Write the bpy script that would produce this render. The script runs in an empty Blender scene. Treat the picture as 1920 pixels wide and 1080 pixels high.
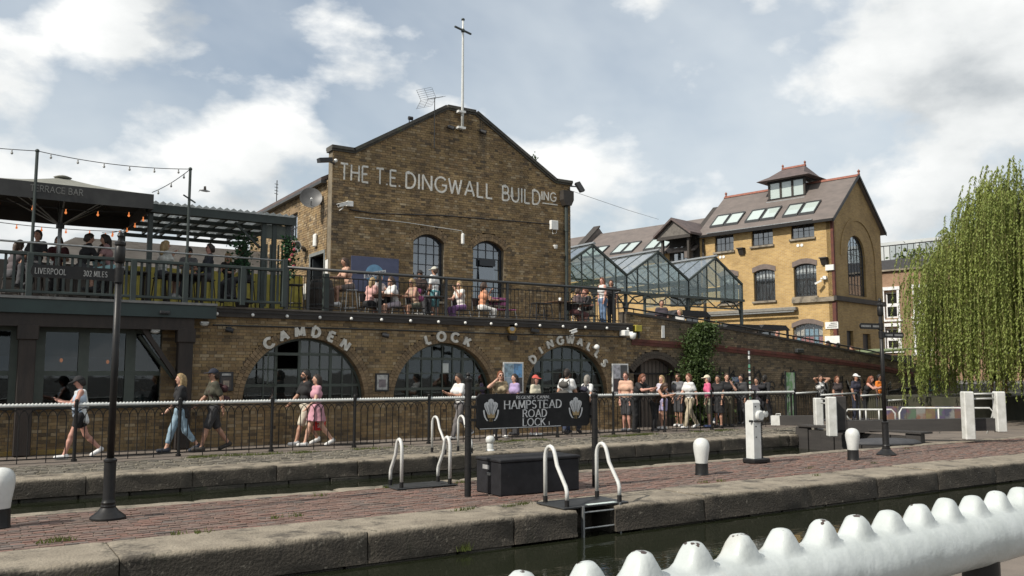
import bpy, math, random
import numpy as np
from mathutils import Matrix, Vector
random.seed(7); np.random.seed(7)
R = math.radians
SC = bpy.context.scene
COL = SC.collection
# ------------------------------------------------------------------ camera
# world axes: X runs along the quay front, Y goes into the buildings, z = 0 is the far towpath
FPX, CAMZ = 1600.0, 1.72
PITCH = math.atan2(160.0, 1600.0)
YAW = math.atan2(.5425, .840)            # the camera looks this far towards +X from +Y
cd = bpy.data.cameras.new('camera'); cam = bpy.data.objects.new('camera', cd); COL.objects.link(cam)
cam.location = (0, 0, CAMZ); cam.rotation_euler = (math.pi/2 + PITCH, 0, -YAW)
cd.sensor_width = 36; cd.lens = 36*FPX/1920; cd.clip_start = .05; cd.clip_end = 3000
SC.camera = cam
SC.render.resolution_x, SC.render.resolution_y = 1024, 576
# ------------------------------------------------------------------ sky, sun, exposure
SUN_EL = R(42); SUN_V = Vector((-.995, -.07, 0)).normalized()      # horizontal direction towards the sun
w = bpy.data.worlds.new('World'); SC.world = w; w.use_nodes = True
nt = w.node_tree; nt.nodes.clear()
def N(t, **k):
    n = nt.nodes.new(t)
    for a, b in k.items(): setattr(n, a, b)
    return n
def mathn(op, a, b=None, c=None, clamp=False):
    n = N('ShaderNodeMath', operation=op); n.use_clamp = clamp
    for i, x in enumerate((a, b, c)):
        if x is None: continue
        if isinstance(x, (int, float)): n.inputs[i].default_value = x
        else: nt.links.new(x, n.inputs[i])
    return n.outputs[0]
def ramp(src, stops):
    n = N('ShaderNodeValToRGB'); e = n.color_ramp.elements
    while len(e) < len(stops): e.new(.5)
    for i, (p, c) in enumerate(stops):
        e[i].position = p; e[i].color = c if len(c) == 4 else (*c, 1)
    nt.links.new(src, n.inputs[0]); return n.outputs[0]
sky = N('ShaderNodeTexSky', sky_type='NISHITA', sun_disc=False)
sky.sun_elevation = SUN_EL; sky.sun_rotation = math.atan2(SUN_V.x, SUN_V.y); sky.air_density = 1.2; sky.dust_density = 1.6
tc = N('ShaderNodeTexCoord'); sep = N('ShaderNodeSeparateXYZ'); nt.links.new(tc.outputs['Generated'], sep.inputs[0])
cmb = N('ShaderNodeCombineXYZ')                      # sky directions, flattened a little so that heaps lie wide
for i_, k_ in ((0, 1.0), (1, 1.0), (2, 1.75)): nt.links.new(mathn('MULTIPLY', sep.outputs[i_], k_), cmb.inputs[i_])
def noise(vec, scale, detail, rough, off, dist=0):
    m = N('ShaderNodeMapping'); m.inputs['Location'].default_value = off; nt.links.new(vec, m.inputs[0])
    n = N('ShaderNodeTexNoise'); n.inputs['Scale'].default_value = scale; n.inputs['Detail'].default_value = detail
    n.inputs['Roughness'].default_value = rough; n.inputs['Distortion'].default_value = dist
    nt.links.new(m.outputs[0], n.inputs['Vector']); return n.outputs[0]
CLOUD_OFF = (-3.4, 4.9, 5.5)
def cloud_at(dx, dy, dz): return noise(cmb.outputs[0], 3.1, 11, .53, (CLOUD_OFF[0]+dx, CLOUD_OFF[1]+dy, CLOUD_OFF[2]+dz), .12)
cum = cloud_at(0, 0, 0)                                                 # heaped clouds
cum2 = cloud_at(-.045, 0, .085)                                         # the same field a little higher and sunward: what shades each cloud
veil = noise(cmb.outputs[0], 1.15, 6, .55, (4.4, 5.1, 2), .25)           # thin high veil
cmask = ramp(cum, [(.475, (0, 0, 0)), (.535, (1, 1, 1))])
low = mathn('MULTIPLY_ADD', sep.outputs[2], -2.3, 1.0, True)                # the air whitens towards the horizon
vmask = mathn('MAXIMUM', ramp(veil, [(.36, (.28,)*3), (.58, (.90,)*3)]), mathn('MULTIPLY', low, .96))
lit = mathn('ADD', mathn('MULTIPLY', mathn('SUBTRACT', cum2, cum), 3.0), mathn('MULTIPLY_ADD', cum, 1.9, -.66))
ccol = ramp(lit, [(.14, (9.2, 9.3, 9.2)), (.40, (7.8, 8.0, 8.0)), (.70, (4.9, 5.25, 5.5))])
def mixc(f, a, b):
    n = N('ShaderNodeMix', data_type='RGBA')
    nt.links.new(f, n.inputs[0])
    for s, i in ((a, 6), (b, 7)):
        if isinstance(s, tuple): n.inputs[i].default_value = (*s, 1)
        else: nt.links.new(s, n.inputs[i])
    return n.outputs[2]
c1 = mixc(vmask, sky.outputs[0], (6.9, 7.45, 7.8))
c2 = mixc(cmask, c1, ccol)
bg = N('ShaderNodeBackground'); bg.inputs['Strength'].default_value = .086; nt.links.new(c2, bg.inputs['Color'])
wo = N('ShaderNodeOutputWorld'); nt.links.new(bg.outputs[0], wo.inputs[0])
sl = bpy.data.lights.new('sun', 'SUN'); sl.energy = 4.1; sl.angle = R(.6); sl.color = (1, .94, .84)
so = bpy.data.objects.new('sun', sl); COL.objects.link(so)
sd = Vector((SUN_V.x*math.cos(SUN_EL), SUN_V.y*math.cos(SUN_EL), math.sin(SUN_EL)))
so.rotation_euler = sd.to_track_quat('Z', 'Y').to_euler(); so.location = (-10, -5, 30)
SC.view_settings.view_transform = 'Standard'; SC.view_settings.look = 'None'
SC.view_settings.exposure = .35; SC.view_settings.gamma = 1
# ------------------------------------------------------------------ measuring: photograph pixels (1920 x 1080) to places
CF = Vector((math.sin(YAW)*math.cos(PITCH), math.cos(YAW)*math.cos(PITCH), math.sin(PITCH)))
CR = Vector((math.cos(YAW), -math.sin(YAW), 0)); CU = CR.cross(CF)
def ray(u, v): return CF + CR*((u-960)/FPX) + CU*((540-v)/FPX)
def gnd(u, v, z=0.0):
    d = ray(u, v); t = (z-CAMZ)/d.z; return Vector((d.x*t, d.y*t, z))
def atY(u, v, Y):
    d = ray(u, v); t = Y/d.y; return d.x*t, CAMZ + d.z*t          # X, z on a plane parallel to the front
def uX(u, Y, v=700): return atY(u, v, Y)[0]
class Frame:
    def __init__(s, x, y, deg, z=0):
        s.M = Matrix.Translation((x, y, z)) @ Matrix.Rotation(R(deg), 4, 'Z'); s.I = s.M.inverted()
    def _r(s, u, v):
        return s.I @ Vector((0, 0, CAMZ)), s.I.to_3x3() @ ray(u, v)
    def hx(s, u, v, y=0.0):
        o, d = s._r(u, v); t = (y-o.y)/d.y; return o.x+d.x*t, o.z+d.z*t
    def hy(s, u, v, x=0.0):
        o, d = s._r(u, v); t = (x-o.x)/d.x; return o.y+d.y*t, o.z+d.z*t
WF = Frame(0, 0, 0)
# ------------------------------------------------------------------ mesh building
class MB:
    def __init__(s): s.v = []; s.f = []; s.mi = []; s.m = 0
    def add(s, vs, fs):
        b = len(s.v); s.v += [tuple(p) for p in vs]
        for f in fs: s.f.append(tuple(i+b for i in f)); s.mi.append(s.m)
        return s
    def box(s, x0, x1, y0, y1, z0, z1):
        if x0 > x1: x0, x1 = x1, x0
        if y0 > y1: y0, y1 = y1, y0
        if z0 > z1: z0, z1 = z1, z0
        return s.add([(x0,y0,z0),(x1,y0,z0),(x1,y1,z0),(x0,y1,z0),(x0,y0,z1),(x1,y0,z1),(x1,y1,z1),(x0,y1,z1)],
              [(0,3,2,1),(4,5,6,7),(0,1,5,4),(1,2,6,5),(2,3,7,6),(3,0,4,7)])
    def cbox(s, x0, x1, y0, y1, z0, z1, c=.01):
        m = MB(); cx, cy, cz = (x0+x1)/2, (y0+y1)/2, (z0+z1)/2
        hx, hy, hz = abs(x1-x0)/2, abs(y1-y0)/2, abs(z1-z0)/2; c = min(c, hx*.9, hy*.9, hz*.9)
        vs = []; idx = {}
        for sx in (-1, 1):
            for sy in (-1, 1):
                for sz in (-1, 1):
                    for a in range(3):
                        q = [hx-c, hy-c, hz-c]; q[a] += c
                        idx[(sx, sy, sz, a)] = len(vs); vs.append((cx+sx*q[0], cy+sy*q[1], cz+sz*q[2]))
        fs = []
        for a in range(3):
            b, d = (a+1) % 3, (a+2) % 3
            for sg in (-1, 1):
                r = []
                for sb, sd_ in ((-1,-1),(1,-1),(1,1),(-1,1)):
                    k = [0, 0, 0]; k[a] = sg; k[b] = sb; k[d] = sd_; r.append(idx[(*k, a)])
                fs.append(tuple(r) if sg > 0 else tuple(r[::-1]))
            for sb in (-1, 1):
                for sd_ in (-1, 1):
                    k0 = [0,0,0]; k1 = [0,0,0]; k0[a] = -1; k1[a] = 1
                    for k in (k0, k1): k[b] = sb; k[d] = sd_
                    r = (idx[(*k0,b)], idx[(*k1,b)], idx[(*k1,d)], idx[(*k0,d)])
                    fs.append(r if sb*sd_ > 0 else r[::-1])
        for sx in (-1, 1):
            for sy in (-1, 1):
                for sz in (-1, 1):
                    r = (idx[(sx,sy,sz,0)], idx[(sx,sy,sz,1)], idx[(sx,sy,sz,2)])
                    fs.append(r if sx*sy*sz > 0 else r[::-1])
        return s.add(vs, fs)
    def ring(s, p0, p1, r0, r1, n):
        a = Vector(p1)-Vector(p0); a = a.normalized() if a.length > 1e-9 else Vector((0,0,1))
        h = Vector((0,0,1)) if abs(a.z) < .95 else Vector((1,0,0))
        x = a.cross(h).normalized(); y = a.cross(x)
        o = []
        for p, r in ((p0, r0), (p1, r1)):
            for i in range(n):
                t = 2*math.pi*i/n; o.append(tuple(Vector(p) + x*(r*math.cos(t)) + y*(r*math.sin(t))))
        return o
    def cyl(s, p0, p1, r0, r1=None, n=8):
        r1 = r0 if r1 is None else r1
        vs = s.ring(p0, p1, r0, r1, n)
        fs = [(i, i+n, (i+1) % n+n, (i+1) % n) for i in range(n)] + [tuple(range(n)), tuple(range(2*n-1, n-1, -1))]
        return s.add(vs, fs)
    def tube(s, pts, r, n=8, close=True):
        P = [Vector(p) for p in pts]; rs = r if isinstance(r, (list, tuple)) else [r]*len(P)
        vs = []; up = None
        for i, p in enumerate(P):
            t = (P[min(i+1, len(P)-1)]-P[max(i-1, 0)]).normalized()
            if up is None:
                h = Vector((0,0,1)) if abs(t.z) < .9 else Vector((1,0,0)); x = t.cross(h).normalized()
            else:
                x = (up - t*up.dot(t)).normalized()
            up = x; y = t.cross(x)
            for k in range(n):
                a = 2*math.pi*k/n; vs.append(tuple(p + x*(rs[i]*math.cos(a)) + y*(rs[i]*math.sin(a))))
        fs = []
        for i in range(len(P)-1):
            for k in range(n):
                fs.append((i*n+k, i*n+(k+1) % n, (i+1)*n+(k+1) % n, (i+1)*n+k))
        if close: fs += [tuple(range(n-1, -1, -1)), tuple(range((len(P)-1)*n, len(P)*n))]
        return s.add(vs, fs)
    def lathe(s, prof, c=(0,0,0), n=16):
        vs = []; fs = []
        for r, z in prof:
            for k in range(n):
                a = 2*math.pi*k/n; vs.append((c[0]+r*math.cos(a), c[1]+r*math.sin(a), c[2]+z))
        for i in range(len(prof)-1):
            for k in range(n): fs.append((i*n+k, i*n+(k+1) % n, (i+1)*n+(k+1) % n, (i+1)*n+k))
        fs += [tuple(range(n-1, -1, -1)), tuple(range((len(prof)-1)*n, len(prof)*n))]
        return s.add(vs, fs)
    def ball(s, c, r, n=8, m=6, sc=(1,1,1)):
        pr = [(math.sin(math.pi*i/m), -math.cos(math.pi*i/m)) for i in range(m+1)]
        vs = [(c[0], c[1], c[2]-r*sc[2])]
        for i in range(1, m):
            for k in range(n):
                a = 2*math.pi*k/n
                vs.append((c[0]+r*sc[0]*pr[i][0]*math.cos(a), c[1]+r*sc[1]*pr[i][0]*math.sin(a), c[2]+r*sc[2]*pr[i][1]))
        vs.append((c[0], c[1], c[2]+r*sc[2])); L = len(vs)-1
        fs = [(0, 1+(k+1) % n, 1+k) for k in range(n)] + [(L, 1+(m-2)*n+k, 1+(m-2)*n+(k+1) % n) for k in range(n)]
        for i in range(m-2):
            for k in range(n):
                a = 1+i*n; fs.append((a+k, a+(k+1) % n, a+n+(k+1) % n, a+n+k))
        return s.add(vs, fs)
    def prism(s, poly, a0, a1, axis='y'):
        """poly: 2-D outline; extruded along the axis from a0 to a1 (y: poly is x,z; x: poly is y,z; z: poly is x,y)"""
        n = len(poly)
        def P(p, a):
            return (p[0], a, p[1]) if axis == 'y' else ((a, p[0], p[1]) if axis == 'x' else (p[0], p[1], a))
        vs = [P(p, a0) for p in poly] + [P(p, a1) for p in poly]
        fs = [tuple(range(n)), tuple(range(2*n-1, n-1, -1))] + [(i, i+n, (i+1) % n+n, (i+1) % n) for i in range(n)]
        return s.add(vs, fs)
    def quad(s, a, b, c, d): return s.add([a, b, c, d], [(0, 1, 2, 3)])
    def beam(s, p0, p1, wd, ht, up=(0,0,1)):
        a = (Vector(p1)-Vector(p0)).normalized(); u = Vector(up); x = a.cross(u).normalized(); y = x.cross(a)
        vs = []
        for p in (p0, p1):
            for i, j in ((-1,-1),(1,-1),(1,1),(-1,1)): vs.append(tuple(Vector(p)+x*(i*wd/2)+y*(j*ht/2)))
        return s.add(vs, [(0,1,2,3),(7,6,5,4),(0,4,5,1),(1,5,6,2),(2,6,7,3),(3,7,4,0)])
    def xf(s, M):
        s.v = [tuple(M @ Vector(p)) for p in s.v]; return s
ORG = {}
def mesh_of(mb, mats, smooth=False, off=(0,0,0)):
    me = bpy.data.meshes.new('mesh')
    vs = mb.v if not any(off) else [(p[0]-off[0], p[1]-off[1], p[2]-off[2]) for p in mb.v]
    me.from_pydata(vs, [], mb.f)
    for m in (mats if isinstance(mats, (list, tuple)) else [mats]): me.materials.append(m)
    if any(mb.mi): me.polygons.foreach_set('material_index', mb.mi)
    if smooth: me.shade_smooth() if smooth is True else None
    if smooth == 'auto':
        me.shade_smooth()
        try: me.set_sharp_from_angle(angle=R(38))
        except Exception: pass
    me.update(); return me
def link(name, me, parent=None, loc=None):
    o = bpy.data.objects.new(name, me); me.name = name if me.users <= 1 else me.name; COL.objects.link(o)
    if parent is not None: o.parent = parent
    if loc is not None: o.location = loc
    return o
def tag(o, label=None, cat=None, group=None, kind=None):
    if label: o['label'] = label
    if cat: o['category'] = cat
    if group: o['group'] = group
    if kind: o['kind'] = kind
    return o
def thing(name, label, cat, base, group=None, frame=None):
    o = bpy.data.objects.new(name, None); COL.objects.link(o); o.empty_display_size = .2
    o.matrix_world = (frame.M if frame else Matrix()) @ Matrix.Translation(base)
    ORG[o.name] = Vector(base); return tag(o, label, cat, group)
def part(T, name, mb, mats, smooth=False, kind=None, label=None):
    """mb in the thing's building coordinates (world, or the frame the thing was made in)"""
    off = ORG[T.name]; o = link(name, mesh_of(mb, mats, smooth, off), T)
    ORG[o.name] = off
    return tag(o, label, kind=kind)
def share(T, name, me, loc, rot=None, scale=None):
    """a piece that shares mesh data; loc in building coordinates"""
    o = bpy.data.objects.new(name, me); COL.objects.link(o); o.parent = T
    off = ORG[T.name]; o.location = (loc[0]-off[0], loc[1]-off[1], loc[2]-off[2])
    if rot: o.rotation_euler = rot
    if scale: o.scale = scale
    return o
def one(name, label, cat, mb, mats, smooth=False, group=None, kind=None, frame=None):
    v = np.array(mb.v); lo, hi = v.min(0), v.max(0); base = ((lo[0]+hi[0])/2, (lo[1]+hi[1])/2, lo[2])
    base = tuple(float(x) for x in base)
    o = link(name, mesh_of(mb, mats, smooth, base))
    o.matrix_world = (frame.M if frame else Matrix()) @ Matrix.Translation(base)
    ORG[o.name] = Vector(base); return tag(o, label, cat, group, kind)
def struct(name, mb, mats, smooth=False, frame=None):
    return one(name, None, None, mb, mats, smooth, None, 'structure', frame)
def clone(o, loc=None, rotz=None, label=None):
    def cp(a, par):
        c = a.copy(); COL.objects.link(c); c.parent = par
        for ch in list(a.children): cp(ch, c)
        return c
    c = cp(o, None)
    if loc is not None: c.location = loc
    if rotz is not None: c.rotation_euler = (0, 0, rotz)
    if label: c['label'] = label
    return c
# ------------------------------------------------------------------ materials
MATS = {}
def mat(name, col, rough=.7, col2=None, scale=6, contrast=(.35, .65), bump=0, bscale=60, metal=0, spec=None,
        spots=None, coords='Object', stretch=None, detail=5, emit=None, perisland=None, trans=None):
    """principled material: colour noise, fine relief, optional blotches"""
    if name in MATS: return MATS[name]
    m = bpy.data.materials.new(name); m.use_nodes = True; t = m.node_tree; b = t.nodes['Principled BSDF']
    L = t.links.new
    def nn(k): return t.nodes.new(k)
    tcn = nn('ShaderNodeTexCoord') if coords != 'Position' else nn('ShaderNodeNewGeometry'); vec = tcn.outputs[coords]
    if stretch:
        mp = nn('ShaderNodeMapping'); mp.inputs['Scale'].default_value = stretch; L(vec, mp.inputs[0]); vec = mp.outputs[0]
    b.inputs['Roughness'].default_value = rough; b.inputs['Metallic'].default_value = metal
    if spec is not None: b.inputs['Specular IOR Level'].default_value = spec
    col2 = col2 or tuple(c*.72 for c in col)
    nz = nn('ShaderNodeTexNoise'); nz.inputs['Scale'].default_value = scale; nz.inputs['Detail'].default_value = detail
    nz.inputs['Roughness'].default_value = .6; L(vec, nz.inputs['Vector'])
    rp = nn('ShaderNodeValToRGB'); rp.color_ramp.elements[0].position = contrast[0]; rp.color_ramp.elements[1].position = contrast[1]
    rp.color_ramp.elements[0].color = (*col2, 1); rp.color_ramp.elements[1].color = (*col, 1); L(nz.outputs[0], rp.inputs[0])
    out = rp.outputs[0]
    if perisland:                                   # every loose piece its own shade
        g = nn('ShaderNodeNewGeometry'); oi = nn('ShaderNodeObjectInfo')
        ad = nn('ShaderNodeMath'); ad.operation = 'ADD'; L(g.outputs['Random Per Island'], ad.inputs[0]); L(oi.outputs['Random'], ad.inputs[1])
        fr = nn('ShaderNodeMath'); fr.operation = 'FRACT'; L(ad.outputs[0], fr.inputs[0])
        r2 = nn('ShaderNodeValToRGB'); e = r2.color_ramp.elements; r2.color_ramp.interpolation = 'LINEAR'
        while len(e) < len(perisland): e.new(.5)
        for i, c in enumerate(perisland):
            e[i].position = i/(len(perisland)-1); e[i].color = (*c, 1)
        L(fr.outputs[0], r2.inputs[0])
        mx = nn('ShaderNodeMix'); mx.data_type = 'RGBA'; mx.blend_type = 'MULTIPLY'; mx.inputs[0].default_value = 1
        L(r2.outputs[0], mx.inputs[6]); L(out, mx.inputs[7]); out = mx.outputs[2]
    for sp in (spots or []):                        # (colour, scale, threshold lo, hi)
        c, sc_, lo, hi = sp[:4]
        n2 = nn('ShaderNodeTexNoise'); n2.inputs['Scale'].default_value = sc_; n2.inputs['Detail'].default_value = 6; n2.inputs['Roughness'].default_value = .65
        if len(sp) > 4:
            mp2 = nn('ShaderNodeMapping'); mp2.inputs['Scale'].default_value = sp[4]; L(tcn.outputs[coords], mp2.inputs[0]); L(mp2.outputs[0], n2.inputs['Vector'])
        else: L(vec, n2.inputs['Vector'])
        mr = nn('ShaderNodeMapRange'); mr.inputs[1].default_value = lo; mr.inputs[2].default_value = hi; L(n2.outputs[0], mr.inputs[0])
        mx = nn('ShaderNodeMix'); mx.data_type = 'RGBA'; L(mr.outputs[0], mx.inputs[0]); L(out, mx.inputs[6]); mx.inputs[7].default_value = (*c, 1); out = mx.outputs[2]
    L(out, b.inputs['Base Color'])
    if bump:
        n3 = nn('ShaderNodeTexNoise'); n3.inputs['Scale'].default_value = bscale; n3.inputs['Detail'].default_value = 4; L(vec, n3.inputs['Vector'])
        bp = nn('ShaderNodeBump'); bp.inputs['Strength'].default_value = bump; bp.inputs['Distance'].default_value = .02
        L(n3.outputs[0], bp.inputs['Height']); L(bp.outputs[0], b.inputs['Normal'])
    if emit:
        b.inputs['Emission Color'].default_value = (*emit[:3], 1); b.inputs['Emission Strength'].default_value = emit[3]
    if trans is not None:
        tr = nn('ShaderNodeBsdfTranslucent'); L(out, tr.inputs[0]); ms = nn('ShaderNodeMixShader'); ms.inputs[0].default_value = trans
        L(b.outputs[0], ms.inputs[1]); L(tr.outputs[0], ms.inputs[2]); L(ms.outputs[0], t.nodes['Material Output'].inputs[0])
    MATS[name] = m; return m
def brickmat(name, c1, c2, mortar, axis='x', w_=.225, h_=.075, ms=.010, soot=None, bias=0.0, rough=.85):
    """brickwork too far away to lay singly: axis is the direction of the courses"""
    if name in MATS: return MATS[name]
    m = bpy.data.materials.new(name); m.use_nodes = True; t = m.node_tree; b = t.nodes['Principled BSDF']; L = t.links.new
    def nn(k): return t.nodes.new(k)
    tcn = nn('ShaderNodeTexCoord'); s = nn('ShaderNodeSeparateXYZ'); c = nn('ShaderNodeCombineXYZ'); L(tcn.outputs['Object'], s.inputs[0])
    L(s.outputs[0 if axis == 'x' else 1], c.inputs[0]); L(s.outputs[2], c.inputs[1])
    br = nn('ShaderNodeTexBrick'); L(c.outputs[0], br.inputs['Vector'])
    br.inputs['Color1'].default_value = (*c1, 1); br.inputs['Color2'].default_value = (*c2, 1); br.inputs['Mortar'].default_value = (*mortar, 1)
    br.inputs['Scale'].default_value = 1; br.inputs['Mortar Size'].default_value = ms; br.inputs['Mortar Smooth'].default_value = .3
    br.inputs['Bias'].default_value = bias; br.inputs['Brick Width'].default_value = w_; br.inputs['Row Height'].default_value = h_
    nz = nn('ShaderNodeTexNoise'); nz.inputs['Scale'].default_value = .9; nz.inputs['Detail'].default_value = 8; nz.inputs['Roughness'].default_value = .7; L(tcn.outputs['Object'], nz.inputs['Vector'])
    rp = nn('ShaderNodeValToRGB'); rp.color_ramp.elements[0].position = .3; rp.color_ramp.elements[1].position = .7
    so_ = soot or (.55, .52, .48); rp.color_ramp.elements[0].color = (*so_, 1); rp.color_ramp.elements[1].color = (1.1, 1.08, 1.05, 1); L(nz.outputs[0], rp.inputs[0])
    mx = nn('ShaderNodeMix'); mx.data_type = 'RGBA'; mx.blend_type = 'MULTIPLY'; mx.inputs[0].default_value = 1
    L(br.outputs['Color'], mx.inputs[6]); L(rp.outputs[0], mx.inputs[7]); L(mx.outputs[2], b.inputs['Base Color'])
    bp = nn('ShaderNodeBump'); bp.invert = True; bp.inputs['Strength'].default_value = .6; bp.inputs['Distance'].default_value = .01; L(br.outputs['Fac'], bp.inputs['Height']); L(bp.outputs[0], b.inputs['Normal'])
    b.inputs['Roughness'].default_value = rough; MATS[name] = m; return m
def glassmat(name, tint=(.6, .65, .65), refl=.18, rough=.02, opaque=0, body=(.02, .025, .03), tl=.5):
    """a pane: mostly clear, mirror-like at a slant, optionally dirty"""
    if name in MATS: return MATS[name]
    m = bpy.data.materials.new(name); m.use_nodes = True; t = m.node_tree; L = t.links.new; t.nodes.clear()
    def nn(k): return t.nodes.new(k)
    tr = nn('ShaderNodeBsdfTransparent'); tr.inputs[0].default_value = (*tint, 1)
    gl = nn('ShaderNodeBsdfGlossy'); gl.inputs['Roughness'].default_value = rough; gl.inputs[0].default_value = (.9, .95, 1, 1)
    d0 = nn('ShaderNodeBsdfDiffuse'); d0.inputs[0].default_value = (*body, 1); d1 = nn('ShaderNodeBsdfTranslucent'); d1.inputs[0].default_value = (*body, 1); df = nn('ShaderNodeMixShader'); df.inputs[0].default_value = tl; L(d0.outputs[0], df.inputs[1]); L(d1.outputs[0], df.inputs[2])
    fr = nn('ShaderNodeLayerWeight')
    pw = nn('ShaderNodeMath'); pw.operation = 'POWER'; pw.inputs[1].default_value = 4.5; L(fr.outputs['Facing'], pw.inputs[0]); ad = nn('ShaderNodeMath'); ad.operation = 'MULTIPLY_ADD'; ad.use_clamp = True; ad.inputs[1].default_value = .85; ad.inputs[2].default_value = refl; L(pw.outputs[0], ad.inputs[0])
    m0 = nn('ShaderNodeMixShader'); m0.inputs[0].default_value = opaque; L(tr.outputs[0], m0.inputs[1]); L(df.outputs[0], m0.inputs[2])
    m1 = nn('ShaderNodeMixShader'); L(ad.outputs[0], m1.inputs[0]); L(m0.outputs[0], m1.inputs[1]); L(gl.outputs[0], m1.inputs[2])
    nz = nn('ShaderNodeTexNoise'); nz.inputs['Scale'].default_value = 2.2; tcn = nn('ShaderNodeTexCoord'); L(tcn.outputs['Object'], nz.inputs['Vector'])
    bp = nn('ShaderNodeBump'); bp.inputs['Strength'].default_value = .06; bp.inputs['Distance'].default_value = .02; L(nz.outputs[0], bp.inputs['Height']); L(bp.outputs[0], gl.inputs['Normal'])
    o = nn('ShaderNodeOutputMaterial'); L(m1.outputs[0], o.inputs[0]); MATS[name] = m; return m
# shared materials
black_paint = mat('black_gloss_paint', (.010, .010, .011), .42, (.017, .016, .015), 14, bump=.05, bscale=30, spec=.28)
white_paint = mat('white_gloss_paint', (.57, .58, .565), .33, (.48, .49, .47), 5, bump=.05, bscale=25,
                  spots=[((.30, .27, .22), 26, .69, .74)])
dark_green = mat('dark_green_paint', (.028, .040, .036), .55, (.020, .028, .026), 4, bump=.05)
green_frame = mat('grey_green_frame_paint', (.055, .068, .055), .5, (.040, .050, .042), 5)
dark_timber = mat('dark_brown_timber', (.026, .018, .014), .7, (.014, .010, .008), 9, stretch=(1, 1, .2), bump=.2)
metal_dark = mat('dark_grey_metal', (.035, .037, .038), .45, (.025, .026, .027), 10)
metal_grey = mat('galvanised_metal', (.36, .37, .37), .42, (.25, .26, .26), 12, metal=.7)
plastic_white = mat('white_plastic', (.72, .72, .70), .45, (.6, .6, .57), 6)
plastic_black = mat('black_plastic', (.018, .018, .02), .5)
room_dark = mat('dark_interior', (.03, .027, .025), .9, (.016, .015, .014), 1.2)
glass_dark = glassmat('dark_window_glass', (.55, .6, .6), .04)
glass_sky = glassmat('sky_lit_glass', (.5, .55, .58), .30, opaque=.35, body=(.10, .12, .14))
glass_clear = glassmat('canopy_glass', (.90, .94, .92), .06, opaque=.07, body=(.42, .48, .46))
mortar = mat('lime_mortar', (.20, .165, .115), .95, (.11, .092, .066), 3, bump=.3)
STOCK = [(.24,.165,.080), (.31,.215,.105), (.265,.185,.090), (.34,.24,.12), (.10,.075,.050), (.29,.20,.098), (.21,.142,.072), (.32,.215,.108), (.15,.11,.068), (.28,.195,.10), (.38,.30,.19), (.25,.170,.085)]
brick_stock = mat('london_stock_brick', (1, 1, 1), .88, (.62, .60, .58), 2.2, bump=.35, bscale=70, perisland=STOCK, coords='Position',
                  spots=[((.060, .048, .036), .50, .56, .74), ((.075, .060, .044), 1.1, .58, .72, (1.6, 1, .13)), ((.36, .29, .17), .8, .66, .80), ((.38, .31, .20), 7.0, .69, .76)])
brick_arch = mat('gauged_arch_brick', (1, 1, 1), .88, (.7, .68, .66), 3, bump=.3, perisland=[(.20,.14,.08), (.25,.175,.095), (.15,.108,.065), (.22,.152,.084), (.27,.19,.11)])
# ------------------------------------------------------------------ levels of the place
WALL_Y, GAB_Y, FEN_Y = 20.8, 23.6, 18.9
QUAY_Y = 16.1                       # edge of the far quay
ISL_F, ISL_N, ISL_B = 12.4, 8.85, 9.78  # island: far edge, near edge, where the paving bricks begin
WAT = -.37; DECK = 3.27
XL, XR = -7.0, 40.0
rnd = random.Random(11)
def jig(a): return rnd.uniform(-a, a)
# ------------------------------------------------------------------ ground, water
stone_cop = mat('weathered_coping_stone', (.262, .226, .174), .88, (.18, .153, .117), 2.6, bump=.8, bscale=34, coords='Position',
                spots=[((.055, .050, .038), 1.7, .56, .70), ((.40, .37, .30), 13, .66, .74), ((.075, .075, .035), 5, .64, .74)])
stone_wet = mat('dark_wet_lock_masonry', (.060, .052, .040), .75, (.030, .027, .020), 2.2, bump=.7, bscale=22,
                spots=[((.16, .145, .11), 11, .64, .72), ((.028, .035, .015), 3, .55, .7)])
def darken_low(m_, z0, z1, col, amp=.10, scale=4):
    """darker tone down a block: from z1 to z0, with a ragged edge"""
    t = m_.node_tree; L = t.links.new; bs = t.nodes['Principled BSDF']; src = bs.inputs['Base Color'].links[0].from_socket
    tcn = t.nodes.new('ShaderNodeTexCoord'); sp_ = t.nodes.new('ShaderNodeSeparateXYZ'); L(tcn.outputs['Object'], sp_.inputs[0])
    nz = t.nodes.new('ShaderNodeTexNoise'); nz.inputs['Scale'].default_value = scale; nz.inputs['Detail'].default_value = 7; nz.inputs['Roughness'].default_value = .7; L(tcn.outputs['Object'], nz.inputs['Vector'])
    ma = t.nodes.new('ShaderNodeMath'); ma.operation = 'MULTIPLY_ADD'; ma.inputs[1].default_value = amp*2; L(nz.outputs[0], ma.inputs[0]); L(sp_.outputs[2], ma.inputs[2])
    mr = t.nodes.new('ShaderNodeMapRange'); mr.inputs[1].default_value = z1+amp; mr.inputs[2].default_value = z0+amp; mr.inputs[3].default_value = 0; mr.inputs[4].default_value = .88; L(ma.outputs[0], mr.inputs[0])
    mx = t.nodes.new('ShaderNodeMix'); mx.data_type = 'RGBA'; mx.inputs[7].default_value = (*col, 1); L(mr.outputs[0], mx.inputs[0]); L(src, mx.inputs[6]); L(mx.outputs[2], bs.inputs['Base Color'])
darken_low(stone_cop, -.062, -.004, (.040, .033, .025), .045, 6)  # coping stones turn darker from just under the top edge downwards
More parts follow.
